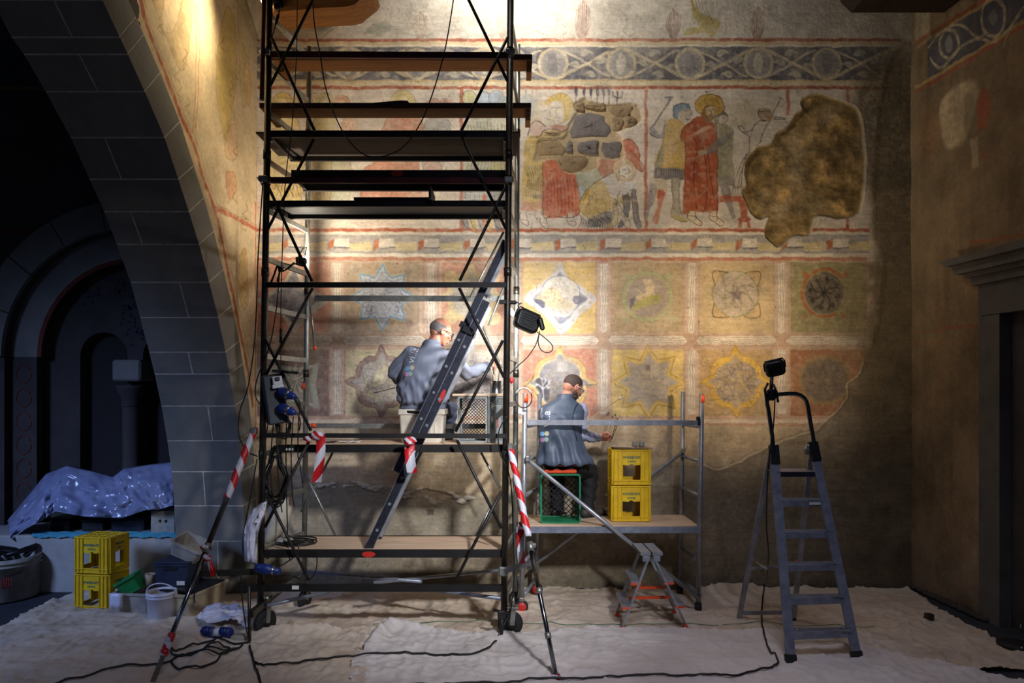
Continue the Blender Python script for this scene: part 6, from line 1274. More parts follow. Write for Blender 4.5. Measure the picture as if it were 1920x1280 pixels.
# ------------------------------------------------------------------ lamps
def blob(mb, c, M, w, h, d, r=.25):
    rows = []; prof_ = [(.80, -.5), (.93, -.42), (1, -.25), (1, .3), (.92, .45), (.78, .5)]
    for s, t in prof_: rows.append([Vector(c) + M @ Vector((x * s, t * d, z * s)) for x, z in rrect(-w / 2, -h / 2, w / 2, h / 2, min(w, h) * r)])
    mb.grid(rows, True, True); n = len(rows[0]); o_ = len(mb.v) - 6 * n; mb.f += [tuple(o_ + 5 * n + i for i in range(n)), tuple(o_ + i for i in reversed(range(n)))]; mb.sm += [False] * 2; mb.uv += [None] * 2; return mb
def floodlight(label, c, target, roll, w, h, d, power, colr, size, spread=math.radians(150), lit=True, name='floodlight'):
    c = Vector(c); dr = (Vector(target) - c).normalized(); q = dr.to_track_quat('Y', 'Z').to_matrix() @ Matrix.Rotation(roll, 3, 'Y')
    t = thing(name, label, 'lamp', c - Vector((0, 0, h / 2)))
    mb = MB(); blob(mb, c, q, w, h, d); 
    for k in range(5): mb.box(c + q @ Vector((0, -d * .52, (k - 2) * h * .13)), (w * .55, .012, .006), q)
    obj('lamp_housing', mb, 'black_plastic', t)
    mb = MB(); mb.tube([c + q @ Vector(p) for p in ((-w * .53, 0, -.01), (-w * .53, -.0, h * .35), (-w * .45, -.0, h * .56), (w * .45, 0, h * .56), (w * .53, 0, h * .35), (w * .53, 0, -.01))], .006, 8); obj('yoke', mb, 'brace_steel', t)
    mb = MB(); mb.box(c + q @ Vector((-.02, -d * .55, -h * .18)), (.05, .004, .016), q); obj('label_plate', mb, 'brace_steel', t)
    if lit:
        m = 'glow_' + str(len(MATS)); mat(m, (250, 250, 250), .5, emit=colr, estr=14); mb = MB(); mb.box(c + q @ Vector((0, d * .5 + .002, 0)), (w * .7, .004, h * .7), q); obj('led_panel', mb, m, t)
        l = bpy.data.lights.new('lamp_beam', 'AREA'); l.energy = power; l.color = colr; l.shape = 'RECTANGLE'; l.size = size; l.size_y = size * .7; l.spread = spread
        lo = bpy.data.objects.new('lamp_beam', l); COL.objects.link(lo); lo.parent = t; lo.location = c + dr * (d * .5 + .02) - t.location; lo.rotation_euler = dr.to_track_quat('-Z', 'Y').to_euler()
    return t, q
# above the picture: the lamps that light the vault end and the upper band
def beam(loc, target, power, colr, size, spread, t):
    l = bpy.data.lights.new('lamp_beam', 'AREA'); l.energy = power; l.color = colr; l.shape = 'DISK'; l.size = size; l.spread = spread
    lo = bpy.data.objects.new('lamp_beam', l); COL.objects.link(lo); lo.parent = t; lo.location = Vector(loc) - t.location; d = (Vector(target) - Vector(loc)).normalized(); lo.rotation_euler = d.to_track_quat('-Z', 'Y').to_euler()
WARM = (1, .78, .50); NEUT = (1, .95, .88); LED = (1, .97, .94)
F1, q1 = floodlight('black floodlight at top left corner of the tower, shining on arch wall', W(521, 3, 5.9), LW(395, 45), .2, .16, .12, .07, 46, (1, .85, .58), .12, math.radians(160))
F2, q2 = floodlight('large floodlight fixed to the tower above the picture edge', W(930, -205, 5.92), W(1010, 60, WY), 0, .28, .2, .08, 33, NEUT, .2, math.radians(160))
F3, q3 = floodlight('black floodlight hanging tilted from right post of the tower', W(988, 602, 5.75), W(880, 640, WY), .35, .215, .165, .08, 27, LED, .16, math.radians(165))
F4, q4 = floodlight('black floodlight clamped on top of the tall step ladder', W(1453, 690, 5.5), W(1370, 560, WY), -.25, .15, .13, .06, 14, WARM, .12, math.radians(132))
F5, q5 = floodlight('small black clip lamp at upper left of the tower', W(565, 490, 6.15), W(700, 250, WY), .5, .085, .07, .06, 20, (1, .88, .70), .06, math.radians(170), name='clip_lamp')
# clamps
def clamp(par, pts, Y, r=.009):
    for p in pts: mb = MB(); mb.tube([W(x, y, Y) for x, y in p], r, 8); obj('clamp_jaw', mb, 'black_plastic', par)
clamp(F5, [[(520, 496), (514, 515), (508, 530)], [(522, 498), (524, 512), (520, 528)], [(518, 490), (532, 508), (540, 503)], [(540, 503), (552, 492)]], 5.95, .009)
mb = MB(); mb.sphere(W(520, 492, 5.95), .02, 10, 8); mb.box(W(527, 503, 5.95), (.04, .03, .06), bev=.008); obj('clamp_body', mb, 'black_plastic', F5)
mb = MB(); mb.tube([W(x, y, 5.95) for x, y in ((534, 494), (548, 497), (558, 492), (560, 480), (568, 466), (575, 463), (572, 478))], .004, 6); obj('lamp_cable', mb, 'cable', F5)
mb = MB(); mb.box(W(943, 566, YF - .03), (.06, .03, .035), bev=.004); mb.box(W(961, 567, YF), (.07, .04, .03), bev=.008); mb.tube([W(x, y, 5.7) for x, y in ((968, 566), (975, 570), (978, 568), (971, 572), (976, 583), (977, 590))], .005, 6); obj('clamp', mb, 'brace_steel', F3)
mb = MB(); mb.box(W(1015, 607, 5.72), (.04, .04, .11), (0, -.25, 0), bev=.012); obj('cable_gland', mb, 'black_plastic', F3)
mb = MB(); mb.tube([W(x, y, 5.68) for x, y in curve([(1007, 622), (1020, 632), (1034, 645), (1036, 656), (1026, 661), (1014, 655), (1009, 640), (1012, 620), (1005, 645), (990, 668), (972, 685), (956, 700)], False, 4)], .0045, 6); obj('lamp_cable', mb, 'cable', F3)
mb = MB(); mb.tube([W(1447, 706, 5.47), W(1445, 742, 5.47)], .015, 8); mb.box(W(1446, 740, 5.45), (.07, .04, .09), bev=.012); mb.tube([W(1437, 752, 5.45), W(1434, 730, 5.45), W(1440, 718, 5.45)], .01, 8); mb.tube([W(1459, 754, 5.45), W(1456, 735, 5.45), W(1450, 720, 5.45)], .01, 8); obj('clamp', mb, 'black_plastic', F4)
mb = MB(); mb.box(W(520, 12, 5.72), (.06, .04, .05), bev=.01); mb.tube([W(x, y, 5.7) for x, y in ((524, 18), (522, 28))], .007, 6); mb.tube([W(x, y, 5.7) for x, y in ((522, 28), (517, 46))], .013, 8); mb.tube([W(x, y, 5.7) for x, y in ((517, 46), (510, 70))], .005, 6); obj('cable_gland', mb, 'black_plastic', F1)

# ------------------------------------------------------------------ cables
def cable(label, pts, r=.0055, floor=False, group=None, name='power_cable', m='cable'):
    if floor:
        P3 = []
        for x, y, *h in pts:
            q = G(x, y)
            for _ in range(3): z_ = floorh(q.x, q.y) + r; Yq = (CAMZ - z_) * FP / (y - HZ); q = Vector(((x - 960) / FP * Yq, Yq, z_))
            P3.append(q)
    else: P3 = [W(*p) for p in pts]
    c = curve([tuple(p) for p in P3], False, 6)
    if floor: c = [Vector((p[0], p[1], floorh(p[0], p[1]) + r * 1.1)) for p in c]
    mb = MB(); mb.tube([Vector(p) for p in c], r, 6); return obj(name, mb, m, None, label, 'cable', group)
cable('long black cable hanging straight down inside left side of the tower', [(557, -40, 5.6), (556, 100, 5.6), (547, 240, 5.6), (536, 330, 5.6), (531, 420, 5.6), (527, 560, 5.6), (527, 640, 5.6), (526, 720, 5.6)], .004)
mb = MB(); mb.tube([W(527, 616, 5.6), W(526.5, 643, 5.6)], .012, 8); obj('inline_switch', mb, 'black_plastic', None, 'black inline switch on straight cable left inside the tower', 'switch')
cable('black cable drooping in long loop across upper part of the tower', [(586, -40, 5.55), (589, 40, 5.55), (600, 100, 5.55), (612, 170, 5.55), (640, 242, 5.55), (675, 285, 5.55), (710, 294, 5.55), (750, 280, 5.55), (780, 245, 5.55), (806, 190, 5.55), (835, 90, 5.55), (856, -40, 5.55)], .005)
cable('black cable running down the corner left of the tower', [(493, 340, 5.8), (484, 480, 5.8), (479, 620, 5.8), (466, 720, 5.8), (450, 770, 5.8), (448, 815, 5.8), (463, 845, 5.8), (482, 855, 5.75)], .0055)
cable('black cable sagging from clip lamp to distribution box', [(524, 510, 5.6), (518, 580, 5.6), (505, 650, 5.6), (482, 710, 5.6), (480, 745, 5.6), (496, 765, 5.6)], .005)
for k, (x0, x1, yb) in enumerate(((505, 492, 1000), (520, 525, 960), (550, 548, 950), (560, 563, 905), (514, 508, 930), (538, 540, 1050))):
    cable('black cable hanging below the distribution box, %s' % (('leftmost of the six', 'third from the left', 'fourth from the left, ending above lowest platform', 'rightmost and shortest', 'second from the left', 'reaching lowest')[k]), [(x0, 780, 5.6 + .03 * k), ((x0 + x1) / 2 - 3, 850, 5.6 + .03 * k), (x1, yb - 30, 5.6 + .03 * k), (x1 + 4, yb, 5.6 + .03 * k)], .005, False, 'cables below the distribution box')
def coil(label, cxy, Y, n, rx, ry, r=.0055, flat_=False, seed=1):
    rs = np.random.RandomState(seed); pts = []; 
    for k in range(n * 14):
        a = k * 2 * math.pi / 14; s = 1 + .22 * math.sin(k * .31 + seed) + rs.uniform(-.03, .03)
        if flat_: c = Vector(cxy); pts.append((c.x + rx * s * math.cos(a), c.y + ry * s * math.sin(a), c.z + .006 + .04 * k / (n * 14)))
        else: c = W(cxy[0], cxy[1], Y); pts.append((c.x + rx * s * math.cos(a) * (1 if math.sin(a) < .2 else .55), c.y + rs.uniform(-.02, .02) - .002 * k / 14, c.z + ry * s * math.sin(a)))
    mb = MB(); mb.tube([Vector(p) for p in curve(pts, False, 2)], r, 6); return obj('cable_coil', mb, 'cable', None, label, 'cable')
coil('thick coil of black cable hung on left end frame of the tower', (517, 893), 5.75, 9, .085, .215, .0065, False, 3)
coil('smaller black cable coil hanging right under the distribution box', (532, 795), 5.7, 5, .05, .10, .006, False, 8)
z5 = W(0, 1030.5, 5.68).z; c = W(556, 1015, 5.9); c.z = z5; coil('flat coil of black cable lying on lowest platform', c, 0, 6, .14, .10, .006, True, 5)
for k, x in enumerate((527, 541)):
    mb = MB(); c = W(x, 1014 + k, 5.85); c.z = z5 + .035; mb.sphere(c, (.045, .035, .032), 12, 8); obj('rope_ball', mb, 'dirty_white', None, 'grey rounded connector beside cable coil, %s one' % ('left' if k == 0 else 'right'), 'connector', 'round connectors on the lowest platform')
cable('black cable looping under lowest platform from the left', [(482, 860, 5.6), (470, 930, 5.6), (457, 1000, 5.6), (458, 1040, 5.6), (480, 1058, 5.58), (520, 1062, 5.58), (555, 1040, 5.58), (560, 1020, 5.6)], .005)
cable('black cable hanging beside left leg of the tower', [(451, 1075, 5.5), (455, 1130, 5.48), (462, 1180, 5.44), (467, 1205, 5.42)], .0055)
cable('black cable rising below lowest platform near the left legs', [(512, 1092, 5.7), (525, 1080, 5.7), (545, 1078, 5.7), (566, 1086, 5.75), (585, 1082, 5.75), (594, 1060, 5.75), (593, 1030, 5.75)], .005)
cable('black cable running down the right tower post to the floor', [(950, 780, 5.56), (935, 810, 5.56), (938, 850, 5.58), (957, 900, 5.6), (962, 1000, 5.6), (964, 1080, 5.6), (958, 1140, 5.58), (945, 1170, 5.52), (931, 1197, 5.46)], .0055)
cable('black cable curving over drop cloth beneath the tower', [(931, 1199), (905, 1218), (870, 1226), (820, 1228), (750, 1223), (700, 1224), (640, 1230), (560, 1242), (500, 1245), (478, 1240)], .007, True)
cable('black cable crossing floor at the bottom left', [(60, 1284), (140, 1268), (240, 1248), (300, 1240), (360, 1226), (400, 1216), (450, 1214)], .007, True)
cable('black cable along bottom edge leading right to step ladder', [(700, 1290), (790, 1281), (880, 1279), (960, 1277), (1060, 1271), (1160, 1268), (1260, 1265), (1340, 1265), (1400, 1260), (1440, 1252), (1458, 1243), (1456, 1232), (1440, 1212), (1430, 1180), (1428, 1150), (1430, 1120), (1434, 1098)], .007, True)
cable('black cable hanging from floodlight down along the step ladder', [(1453, 750, 5.42), (1450, 800, 5.42), (1443, 850, 5.42), (1439, 900, 5.42), (1437, 980, 5.5), (1441, 1040, 5.7), (1437, 1085, 6.4)], .0055)
cable('black cable looping over drop cloth left of the tower', [(470, 1204), (440, 1210), (380, 1208), (330, 1206), (318, 1215), (330, 1226), (380, 1216), (430, 1214), (400, 1236), (350, 1250), (322, 1240), (340, 1228), (400, 1222), (455, 1208)], .0075, True)
cable('black cable leaving the connectors towards bottom edge', [(468, 1212), (476, 1240), (484, 1262), (492, 1290)], .0075, True)
cable('thin green cord lying across drop cloth beneath the low scaffold', [(700, 1170), (850, 1166), (1000, 1168), (1060, 1166), (1200, 1170), (1340, 1172), (1480, 1172), (1640, 1174)], .0025, True, None, 'cord', 'green_plastic')
# blue connectors on the floor
for k, (x, y, lab) in enumerate(((392, 1196, 'blue round power connector on drop cloth, left of the pair'), (424, 1197, 'blue round power connector on drop cloth, right of the pair'))):
    t = thing('power_connector', lab, 'connector', G(x, y + 10), 'blue connectors on the drop cloth'); c = G(x, y + 10) + Vector((0, 0, .09))
    mb = MB(); mb.lathe([(0, -.06), (.036, -.06), (.044, -.05), (.044, .03), (.036, .045), (0, .045)], c, (.9, -.3, .1), 18); obj('plug_body', mb, 'blue_plastic', t); mb = MB(); mb.lathe([(0, .045), (.03, .045), (.03, .11), (.018, .13), (0, .13)] if k == 0 else [(0, -.06), (.028, -.06), (.026, -.13), (.012, -.15), (0, -.15)], c, (.9, -.3, .1), 16); obj('cable_gland', mb, 'white_plastic', t)
    mb = MB(); mb.lathe([(.03, 0), (.034, .012), (0, .016)], c + Vector((0, -.05, .03)), (0, -1, .4), 14); obj('hinged_cap', mb, 'blue_plastic', t); mb = MB(); mb.box(c + Vector((0, 0, -.05)), (.09, .06, .07), bev=.01); obj('foot_block', mb, 'blue_plastic', t)
t = thing('power_connector', 'grey and white connector lying at left end of blue connectors', 'connector', G(357, 1212)); mb = MB(); mb.lathe([(.012, -.09), (.02, -.06), (.026, 0), (.028, .05), (0, .05)], G(360, 1210) + Vector((0, 0, .05)), (.9, -.3, .25), 14); obj('plug_body', mb, 'dirty_white', t)
mb = MB(); mb.box(G(447, 1208) + Vector((0, 0, .05)), (.12, .06, .05), (0, 0, -.1), bev=.012); obj('cable_joint_box', mb, 'dirty_white', None, 'pale cable joint box at foot of left tower jack', 'connector')
t = thing('power_connector', 'blue connector hanging under left end of the lowest platform', 'connector', W(495, 1080, 5.5)); mb = MB(); mb.lathe([(0, -.10), (.03, -.09), (.042, -.03), (.042, .02), (.03, .04), (.03, .09), (.02, .11), (0, .11)], W(500, 1067, 5.5), (1, 0, -.18), 16); obj('plug_body', mb, 'blue_plastic', t); mb = MB(); mb.lathe([(.031, .045), (.032, .06), (.031, .06)], W(500, 1067, 5.5), (1, 0, -.18), 16); obj('silver_ring', mb, 'metal_can', t)
# distribution box on the left end frame
DB = thing('distribution_box', 'tilted dark grey power distribution box on left end frame of the tower', 'electrical box', W(516, 790, 5.62))
M = Euler((0, math.radians(-8), math.radians(28))).to_matrix(); c = W(515, 748, 5.62)
mb = MB(); mb.box(c, (.16, .13, .40), M, bev=.012); obj('box_body', mb, 'box_grey', DB)
mb = MB(); mb.box(W(536, 697, 5.58), (.20, .14, .02), Euler((0, .08, .2)).to_matrix(), bev=.004); mb.tube([W(528, 695, 5.5), W(548, 697, 5.5)], .006, 6); obj('rain_flap', mb, 'black_plastic', DB)
mb = MB(); mb.box(W(520, 713, 5.53), (.075, .03, .07), M, bev=.006); mb.box(W(521, 724, 5.53), (.09, .03, .03), M, bev=.006); f_ = obj('breaker_window', mb, 'white_plastic', DB); mb = MB(); mb.box(W(520, 710, 5.51), (.035, .02, .03), M, bev=.003); obj('breaker_switch', mb, 'black_plastic', f_)
for y in (737, 767):
    mb = MB(); ax = Vector((.9, -.35, -.28)); mb.lathe([(0, -.05), (.034, -.05), (.042, -.03), (.042, .03), (.034, .05), (.026, .09), (.014, .11), (0, .11)], W(534, y, 5.52), ax, 18); pl_ = obj('blue_plug', mb, 'blue_plastic', DB); mb = MB(); mb.tube([W(x_, y_, 5.5) for x_, y_ in curve([(545, y + 4), (557, y + 8), (563, y + 22), (561, y + 40)], False, 4)], .006, 6); obj('plug_cable', mb, 'cable', pl_); mb = MB(); mb.lathe([(.043, .028), (.044, .04), (.036, .052)], W(534, y, 5.52), ax, 18); obj('silver_ring', mb, 'metal_can', pl_)
# drape and sack at the left lower corner of the tower
def cloth_loft(L, R, Y, seed, amp, n=14, bulge=.05):
    rows = []; rs = np.random.RandomState(seed); Lc, Rc = curve(L, False, 4), curve(R, False, 4); m = min(len(Lc), len(Rc))
    Lc = Lc[np.linspace(0, len(Lc) - 1, 22).astype(int)]; Rc = Rc[np.linspace(0, len(Rc) - 1, 22).astype(int)]; ph = rs.uniform(0, 6, n + 1)
    for i in range(22):
        row = []
        for j in range(n + 1):
            t = j / n; x = Lc[i][0] * (1 - t) + Rc[i][0] * t; y = Lc[i][1] * (1 - t) + Rc[i][1] * t
            row.append(W(x, y, Y - bulge * math.sin(math.pi * t) + amp * math.sin(t * 14 + i * .22 + seed) * (.4 + .6 * i / 21) + amp * .5 * math.sin(t * 29 + ph[j] * .2 + i * .4)))
        rows.append(row)
    mb = MB(); mb.grid(rows); return mb
obj('plastic_bag', cloth_loft([(492, 942), (470, 960), (457, 1000), (459, 1052)], [(500, 940), (496, 965), (484, 1000), (481, 1056)], 5.5, 3, .012), 'plastic_bag', None, 'white plastic bag hanging against left post above the blue connector', 'bag', solid=.003)
mb = MB(); rows = []
for i, (y, x0, x1, d) in enumerate(((931, 520, 545, .02), (937, 512, 548, .06), (950, 506, 548, .09), (975, 502, 543, .1), (1000, 498, 528, .1), (1012, 497, 515, .08), (1018, 498, 508, .03))):
    c0, c1 = W(x0, y, 6.05), W(x1, y, 6.05); rows.append([Vector(((c0.x + c1.x) / 2 + (c1.x - c0.x) / 2 * math.cos(a * .3927) * (1 + .05 * math.sin(a * 2 + i)), 6.05 + d * math.sin(a * .3927), c0.z)) for a in range(16)])
mb.grid(rows, True, True); obj('white_sack', mb, 'foam_white', None, 'pale rounded sack behind the hanging bag on lowest platform', 'sack')
# crumpled plastic left of the tower jack
def crumple(outline, Y0, label, name, m, hgt, seed, step=.012):
    pl = [(G(x, y).x, G(x, y).y) for x, y in outline]; P_ = np.array(pl); x0, y0 = P_.min(0); x1, y1 = P_.max(0); xs, ys = np.arange(x0, x1, step), np.arange(y0, y1, step); X, Y = np.meshgrid(xs, ys)
    c = P_.mean(0); e = np.clip(1 - ((X - c[0]) / (x1 - x0) * 2) ** 2, 0, 1) * np.clip(1 - ((Y - c[1]) / (y1 - y0) * 2) ** 2, 0, 1)
    Z = .035 + hgt * np.sqrt(e) * (.5 + fbm(*X.shape, 12, seed, 3)) + cloth_h(X.shape, seed, 5, .05)
    o = gridmesh(name, X.astype(np.float32), Y.astype(np.float32), Z.astype(np.float32), None, m, in_poly(X, Y, pl)); o['label'] = label; o['category'] = 'sheet'; return o
crumple([(368, 1178), (385, 1160), (420, 1154), (455, 1166), (474, 1184), (470, 1196), (430, 1190), (380, 1190)], 0, 'crumpled pale plastic on drop cloth behind the blue connectors', 'crumpled_plastic', 'plastic_bag', .06, 4)
# ------------------------------------------------------------------ stuff on and before the masonry bench
zb = W(0, 1004, 6.9).z
top = np.array([(14, 975), (47, 935), (86, 888), (126, 872), (180, 884), (212, 893), (232, 878), (276, 871), (324, 865)], float)
bot = np.array([(20, 1012), (50, 990), (83, 973), (104, 958), (162, 969), (230, 971), (273, 956), (298, 955), (325, 947)], float)
xs_ = np.linspace(0, 1, 90); ti = np.linspace(0, 1, len(top)); rows = []; rs = np.random.RandomState(3); nz_ = fbm(36, 90, 9, 5, 3); nz2 = fbm(36, 90, 6, 8, 2); nz3 = fbm(36, 90, 11, 18, 2, 5)
for i in range(36):
    v = i / 35; row = []
    for j, u in enumerate(xs_):
        tx, ty = np.interp(u, ti, top[:, 0]), np.interp(u, ti, top[:, 1]); bx2, by2 = np.interp(u, ti, bot[:, 0]), np.interp(u, ti, bot[:, 1])
        fold = .03 * math.sin(u * 21 + v * 4) * v + .07 * (nz_[i, j] - .5) + .10 * abs(nz2[i, j] - .5) + .09 * abs(nz3[i, j] - .5); x = tx * (1 - v) + bx2 * v; y = ty * (1 - v) + by2 * v
        row.append(W(x, y, 7.25 - .36 * v ** .7 - fold * (.5 + v)))
    rows.append(row)
mb = MB(); mb.grid(rows); obj('plastic_sheet', mb, 'plastic_sheet', None, 'big crumpled translucent plastic sheet draped over things on the bench', 'sheet', solid=.002)
rows = []
for i in range(9):
    rows.append([W(x, 1003 - 4 * (i < 4) + 6 * (i > 6), 7.05 - .022 * i) + Vector((0, 0, .012 + .006 * math.sin(x * .2 + i) + .004 * math.sin(x * .53 + 2 * i))) for x in range(60, 333, 4)])
mb = MB(); mb.grid(rows); obj('sheet', mb, 'teal_sheet', None, 'turquoise sheet lying along the front edge of the bench', 'sheet', solid=.002)
HB = thing('hollow_block', 'pale block with two round holes at right end of the bench', 'block', W(304, 1002, 7.0)); a, b = W(283, 958, 6.98), W(327, 1001, 6.98)
mb = MB(); mb.prism([(a.x, zb + .012), (b.x, zb + .012), (b.x, a.z), (a.x, a.z)], -.22, (0, 6.98, 0), holes=[[((W(x, 0, 6.98).x) + .017 * math.cos(t * .785), W(0, 977, 6.98).z + .017 * math.sin(t * .785)) for t in range(8)] for x in (300, 311)]); obj('block_body', mb, 'dirty_white', HB)
for k, (x0, x1, h, lab) in enumerate(((92, 128, .12, 'dark bundle under the plastic sheet, left end'), (150, 190, .1, 'dark box under the plastic sheet, in the middle'), (205, 262, .12, 'dark box under the plastic sheet beside the pale block'))):
    a, b = W(x0, 0, 7.1), W(x1, 0, 7.1); mb = MB(); mb.box(((a.x + b.x) / 2, 7.22, zb + h / 2 + .001), (b.x - a.x, .22, h), (0, 0, .1 * k), bev=.012); mb.box(((a.x + b.x) / 2, 7.22, zb + h + .008), (b.x - a.x + .02, .24, .014), (0, 0, .1 * k), bev=.004); obj('storage_box', mb, 'navy_crate' if k == 2 else 'black_plastic', None, lab, 'box')
def pail(name, cat, label, px, pyb, rb, rt, h, m, handle=True, mark=None, back=0):
    c = G(px, pyb); c.y += back; c.x = (px - 960) / FP * (c.y + 0); t = thing(name, label, cat, c + Vector((0, 0, .012))); c = c + Vector((0, 0, .012)); mb = MB(); rb_ = .012
    mb.lathe([(0, 0), (rb * .96, 0), (rb, .008), (rt * .985, h * .80), (rt * 1.05, h * .81), (rt * 1.05, h * .835), (rt, h * .84), (rt, h * .90), (rt * 1.05, h * .905), (rt * 1.05, h * .925), (rt, h * .93), (rt * 1.03, h), (rt * .98, h), (rt * .97, h * .9), (rb * .94, .02), (0, .02)], c, seg=36); obj('pail_body', mb, m, t)
    if handle:
        mb = MB(); mb.tube([c + Vector((rt * 1.1 * math.cos(a), -.03 * math.sin(a), h * .9 + rt * .8 * math.sin(a))) for a in [math.pi * i / 16 for i in range(17)]], .006, 8); obj('handle', mb, 'bucket_white', t)
        for s in (-1, 1): mb = MB(); mb.box(c + Vector((s * rt * 1.06, 0, h * .88)), (.02, .03, .03), bev=.005); obj('handle_ear', mb, m, t)
    return t, c
BKT, bc = pail('bucket', 'bucket', 'small white plastic bucket with raised handle before the tubs', 303, 1172, .107, .119, .262, 'bucket_white', back=.09)
DRM, dc = pail('drum', 'tub', 'large off-white round tub at the far left below the bench', 8, 1118, .30, .305, .40, 'dirty_white', False, back=-.02)
mb = MB(); 
for k in range(5): a = math.radians(-58 + k * 3.5); mb.tube([dc + Vector((.306 * math.cos(a), .306 * math.sin(a), .14 + .02 * i)) + Vector((.004 * math.sin(i * 3 + k), 0, 0)) for i in range(6)], .003, 5)
o = obj('red_scribble', mb, 'print_red', DRM); mb = MB(); mb.tube([dc + Vector((.308 * math.cos(math.radians(a)), .308 * math.sin(math.radians(a)), .30 + .001 * a)) for a in range(-60, -20, 8)], .004, 5); obj('dark_smear', mb, 'trim_black', DRM)
mb = MB(); rs = np.random.RandomState(4)
for k in range(6): mb.tube([dc + Vector((rs.uniform(-.2, .2), rs.uniform(-.2, .2), .38)), dc + Vector((rs.uniform(-.25, .25), rs.uniform(-.25, .25), .46)), dc + Vector((rs.uniform(-.25, .25), rs.uniform(-.25, .25), .42))], [.03, .035, .02], 8)
obj('crumpled_bag', mb, 'black_plastic', None, 'dark crumpled bag filling the large round tub', 'bag')
def tub(name, label, cat, px0, px1, y0, y1, Y, D, flare, m, rim_=.012, rz=0, tilt=None, z0=.014, wall=.01):
    a, b = W(px0, 0, Y), W(px1, 0, Y); w = b.x - a.x; h = (y1 - y0) / FP * Y; c = Vector(((a.x + b.x) / 2, Y + D / 2, z0)); t = thing(name, label, cat, c); rows = []
    prof_ = [(1 - flare, 0, 0), (1 - flare, .01, 0), (1, h - .02, 0), (1 + rim_ / w * 2, h - .018, 0), (1 + rim_ / w * 2, h, 0), (1, h, -wall), (1 - flare, .02, -wall)]
    for s, z, ins in prof_: rows.append([Vector((x * s, y * s, z)) for x, y in rrect(-w / 2 - ins, -D / 2 - ins, w / 2 + ins, D / 2 + ins, .03)])
    mb = MB(); mb.grid(rows, False, True); n = len(rows[0]); o_ = len(mb.v) - 7 * n; mb.f += [tuple(o_ + i for i in reversed(range(n))), tuple(o_ + 6 * n + i for i in range(n))]; mb.sm += [False] * 2; mb.uv += [None] * 2
    M = Matrix.Translation(c) @ (tilt or Matrix.Rotation(rz, 4, 'Z')); mb.xf(M); obj('tub_body', mb, m, t); return t, c, w, h, M
T1, c1, w1, h1, M1 = tub('plastic_trough', 'grey mortar trough with a green tub inside, beside the yellow crates', 'trough', 212, 284, 1112, 1158, 6.10, .42, .12, 'dirty_white', rz=-.1)
mb = MB(); mb.lathe([(0, -.002), (.006, -.002), (.006, .004), (0, .004)], c1 + Vector((.06, -.197, .08)), (0, -1, 0), 10); obj('drain_hole', mb, 'trim_black', T1)
tb = tub('green_tub', 'green tub tilted inside the grey mortar trough', 'tub', 222, 262, 1100, 1130, 6.2, .2, .15, 'green_tub', tilt=Euler((0, -.5, .2)).to_matrix().to_4x4(), z0=.20)
mb = MB(); mb.lathe([(0, 0), (.04, 0), (.046, .1), (.043, .1), (.038, .01), (0, .01)], c1 + Vector((.03, .02, .23)), (.1, 0, 1), 18); obj('plastic_cup', mb, 'beige_tub', None, 'pale cup standing in the mortar trough behind green tub', 'cup')
mb = MB(); mb.grid([[W(x, y, 6.05 - .02 * math.sin(x)) for x in (205, 212, 220, 230)] for y in (1112, 1120, 1132, 1140)]); obj('crumpled_wrapper', mb, 'plastic_bag', None, 'white crumpled wrapper between yellow crates and mortar trough', 'wrapper', solid=.002)
T2, c2, w2, h2, M2 = tub('plastic_trough', 'long beige trough under the navy crate, right of the bucket', 'trough', 290, 374, 1112, 1162, 6.02, .52, .08, 'beige_tub', rz=-.22)
mb = MB(); mb.box(c2 + Vector((.0, .02, h2 + .005)), (w2 * .98, .42, .012), (0, 0, -.22)); obj('board', mb, 'trim_black', None, 'dark board lying across the long beige trough', 'board')
T3, c3, w3, h3, M3 = tub('storage_crate', 'dark navy plastic crate standing on the beige trough', 'crate', 288, 352, 1066, 1108, 6.22, .36, .04, 'navy_crate', z0=c2.z + h2 + .012)
mb = MB(); mb.box(c3 + Vector((0, -.183, h3 * .78)), (.12, .01, .03), bev=.004); obj('hand_slot', mb, 'trim_black', T3); mb = MB(); mb.box(c3 + Vector((.09, -.18, .03)), (.07, .006, .035)); obj('paper_label', mb, 'paper', T3, 'small printed paper label')
mb = MB(); mb.box(c3 + Vector((.01, .0, h3 + .008)), (w3 + .01, .37, .014), bev=.004); obj('crate_lid', mb, 'navy_crate', T3)
tb = tub('basin', 'dirty white rectangular basin tilted on top of the navy crate', 'basin', 310, 368, 1032, 1060, 6.25, .28, .15, 'dirty_white', tilt=Euler((.12, .42, 0)).to_matrix().to_4x4(), z0=c3.z + h3 + .045)
mb = MB(); mb.tube([W(x, y, 6.0) for x, y in curve([(374, 1060), (373, 1080), (368, 1100), (364, 1118), (366, 1130)], False, 4)], .006, 6); obj('hose', mb, 'cable', None, 'thin black hose hanging in front of the beige trough', 'hose')
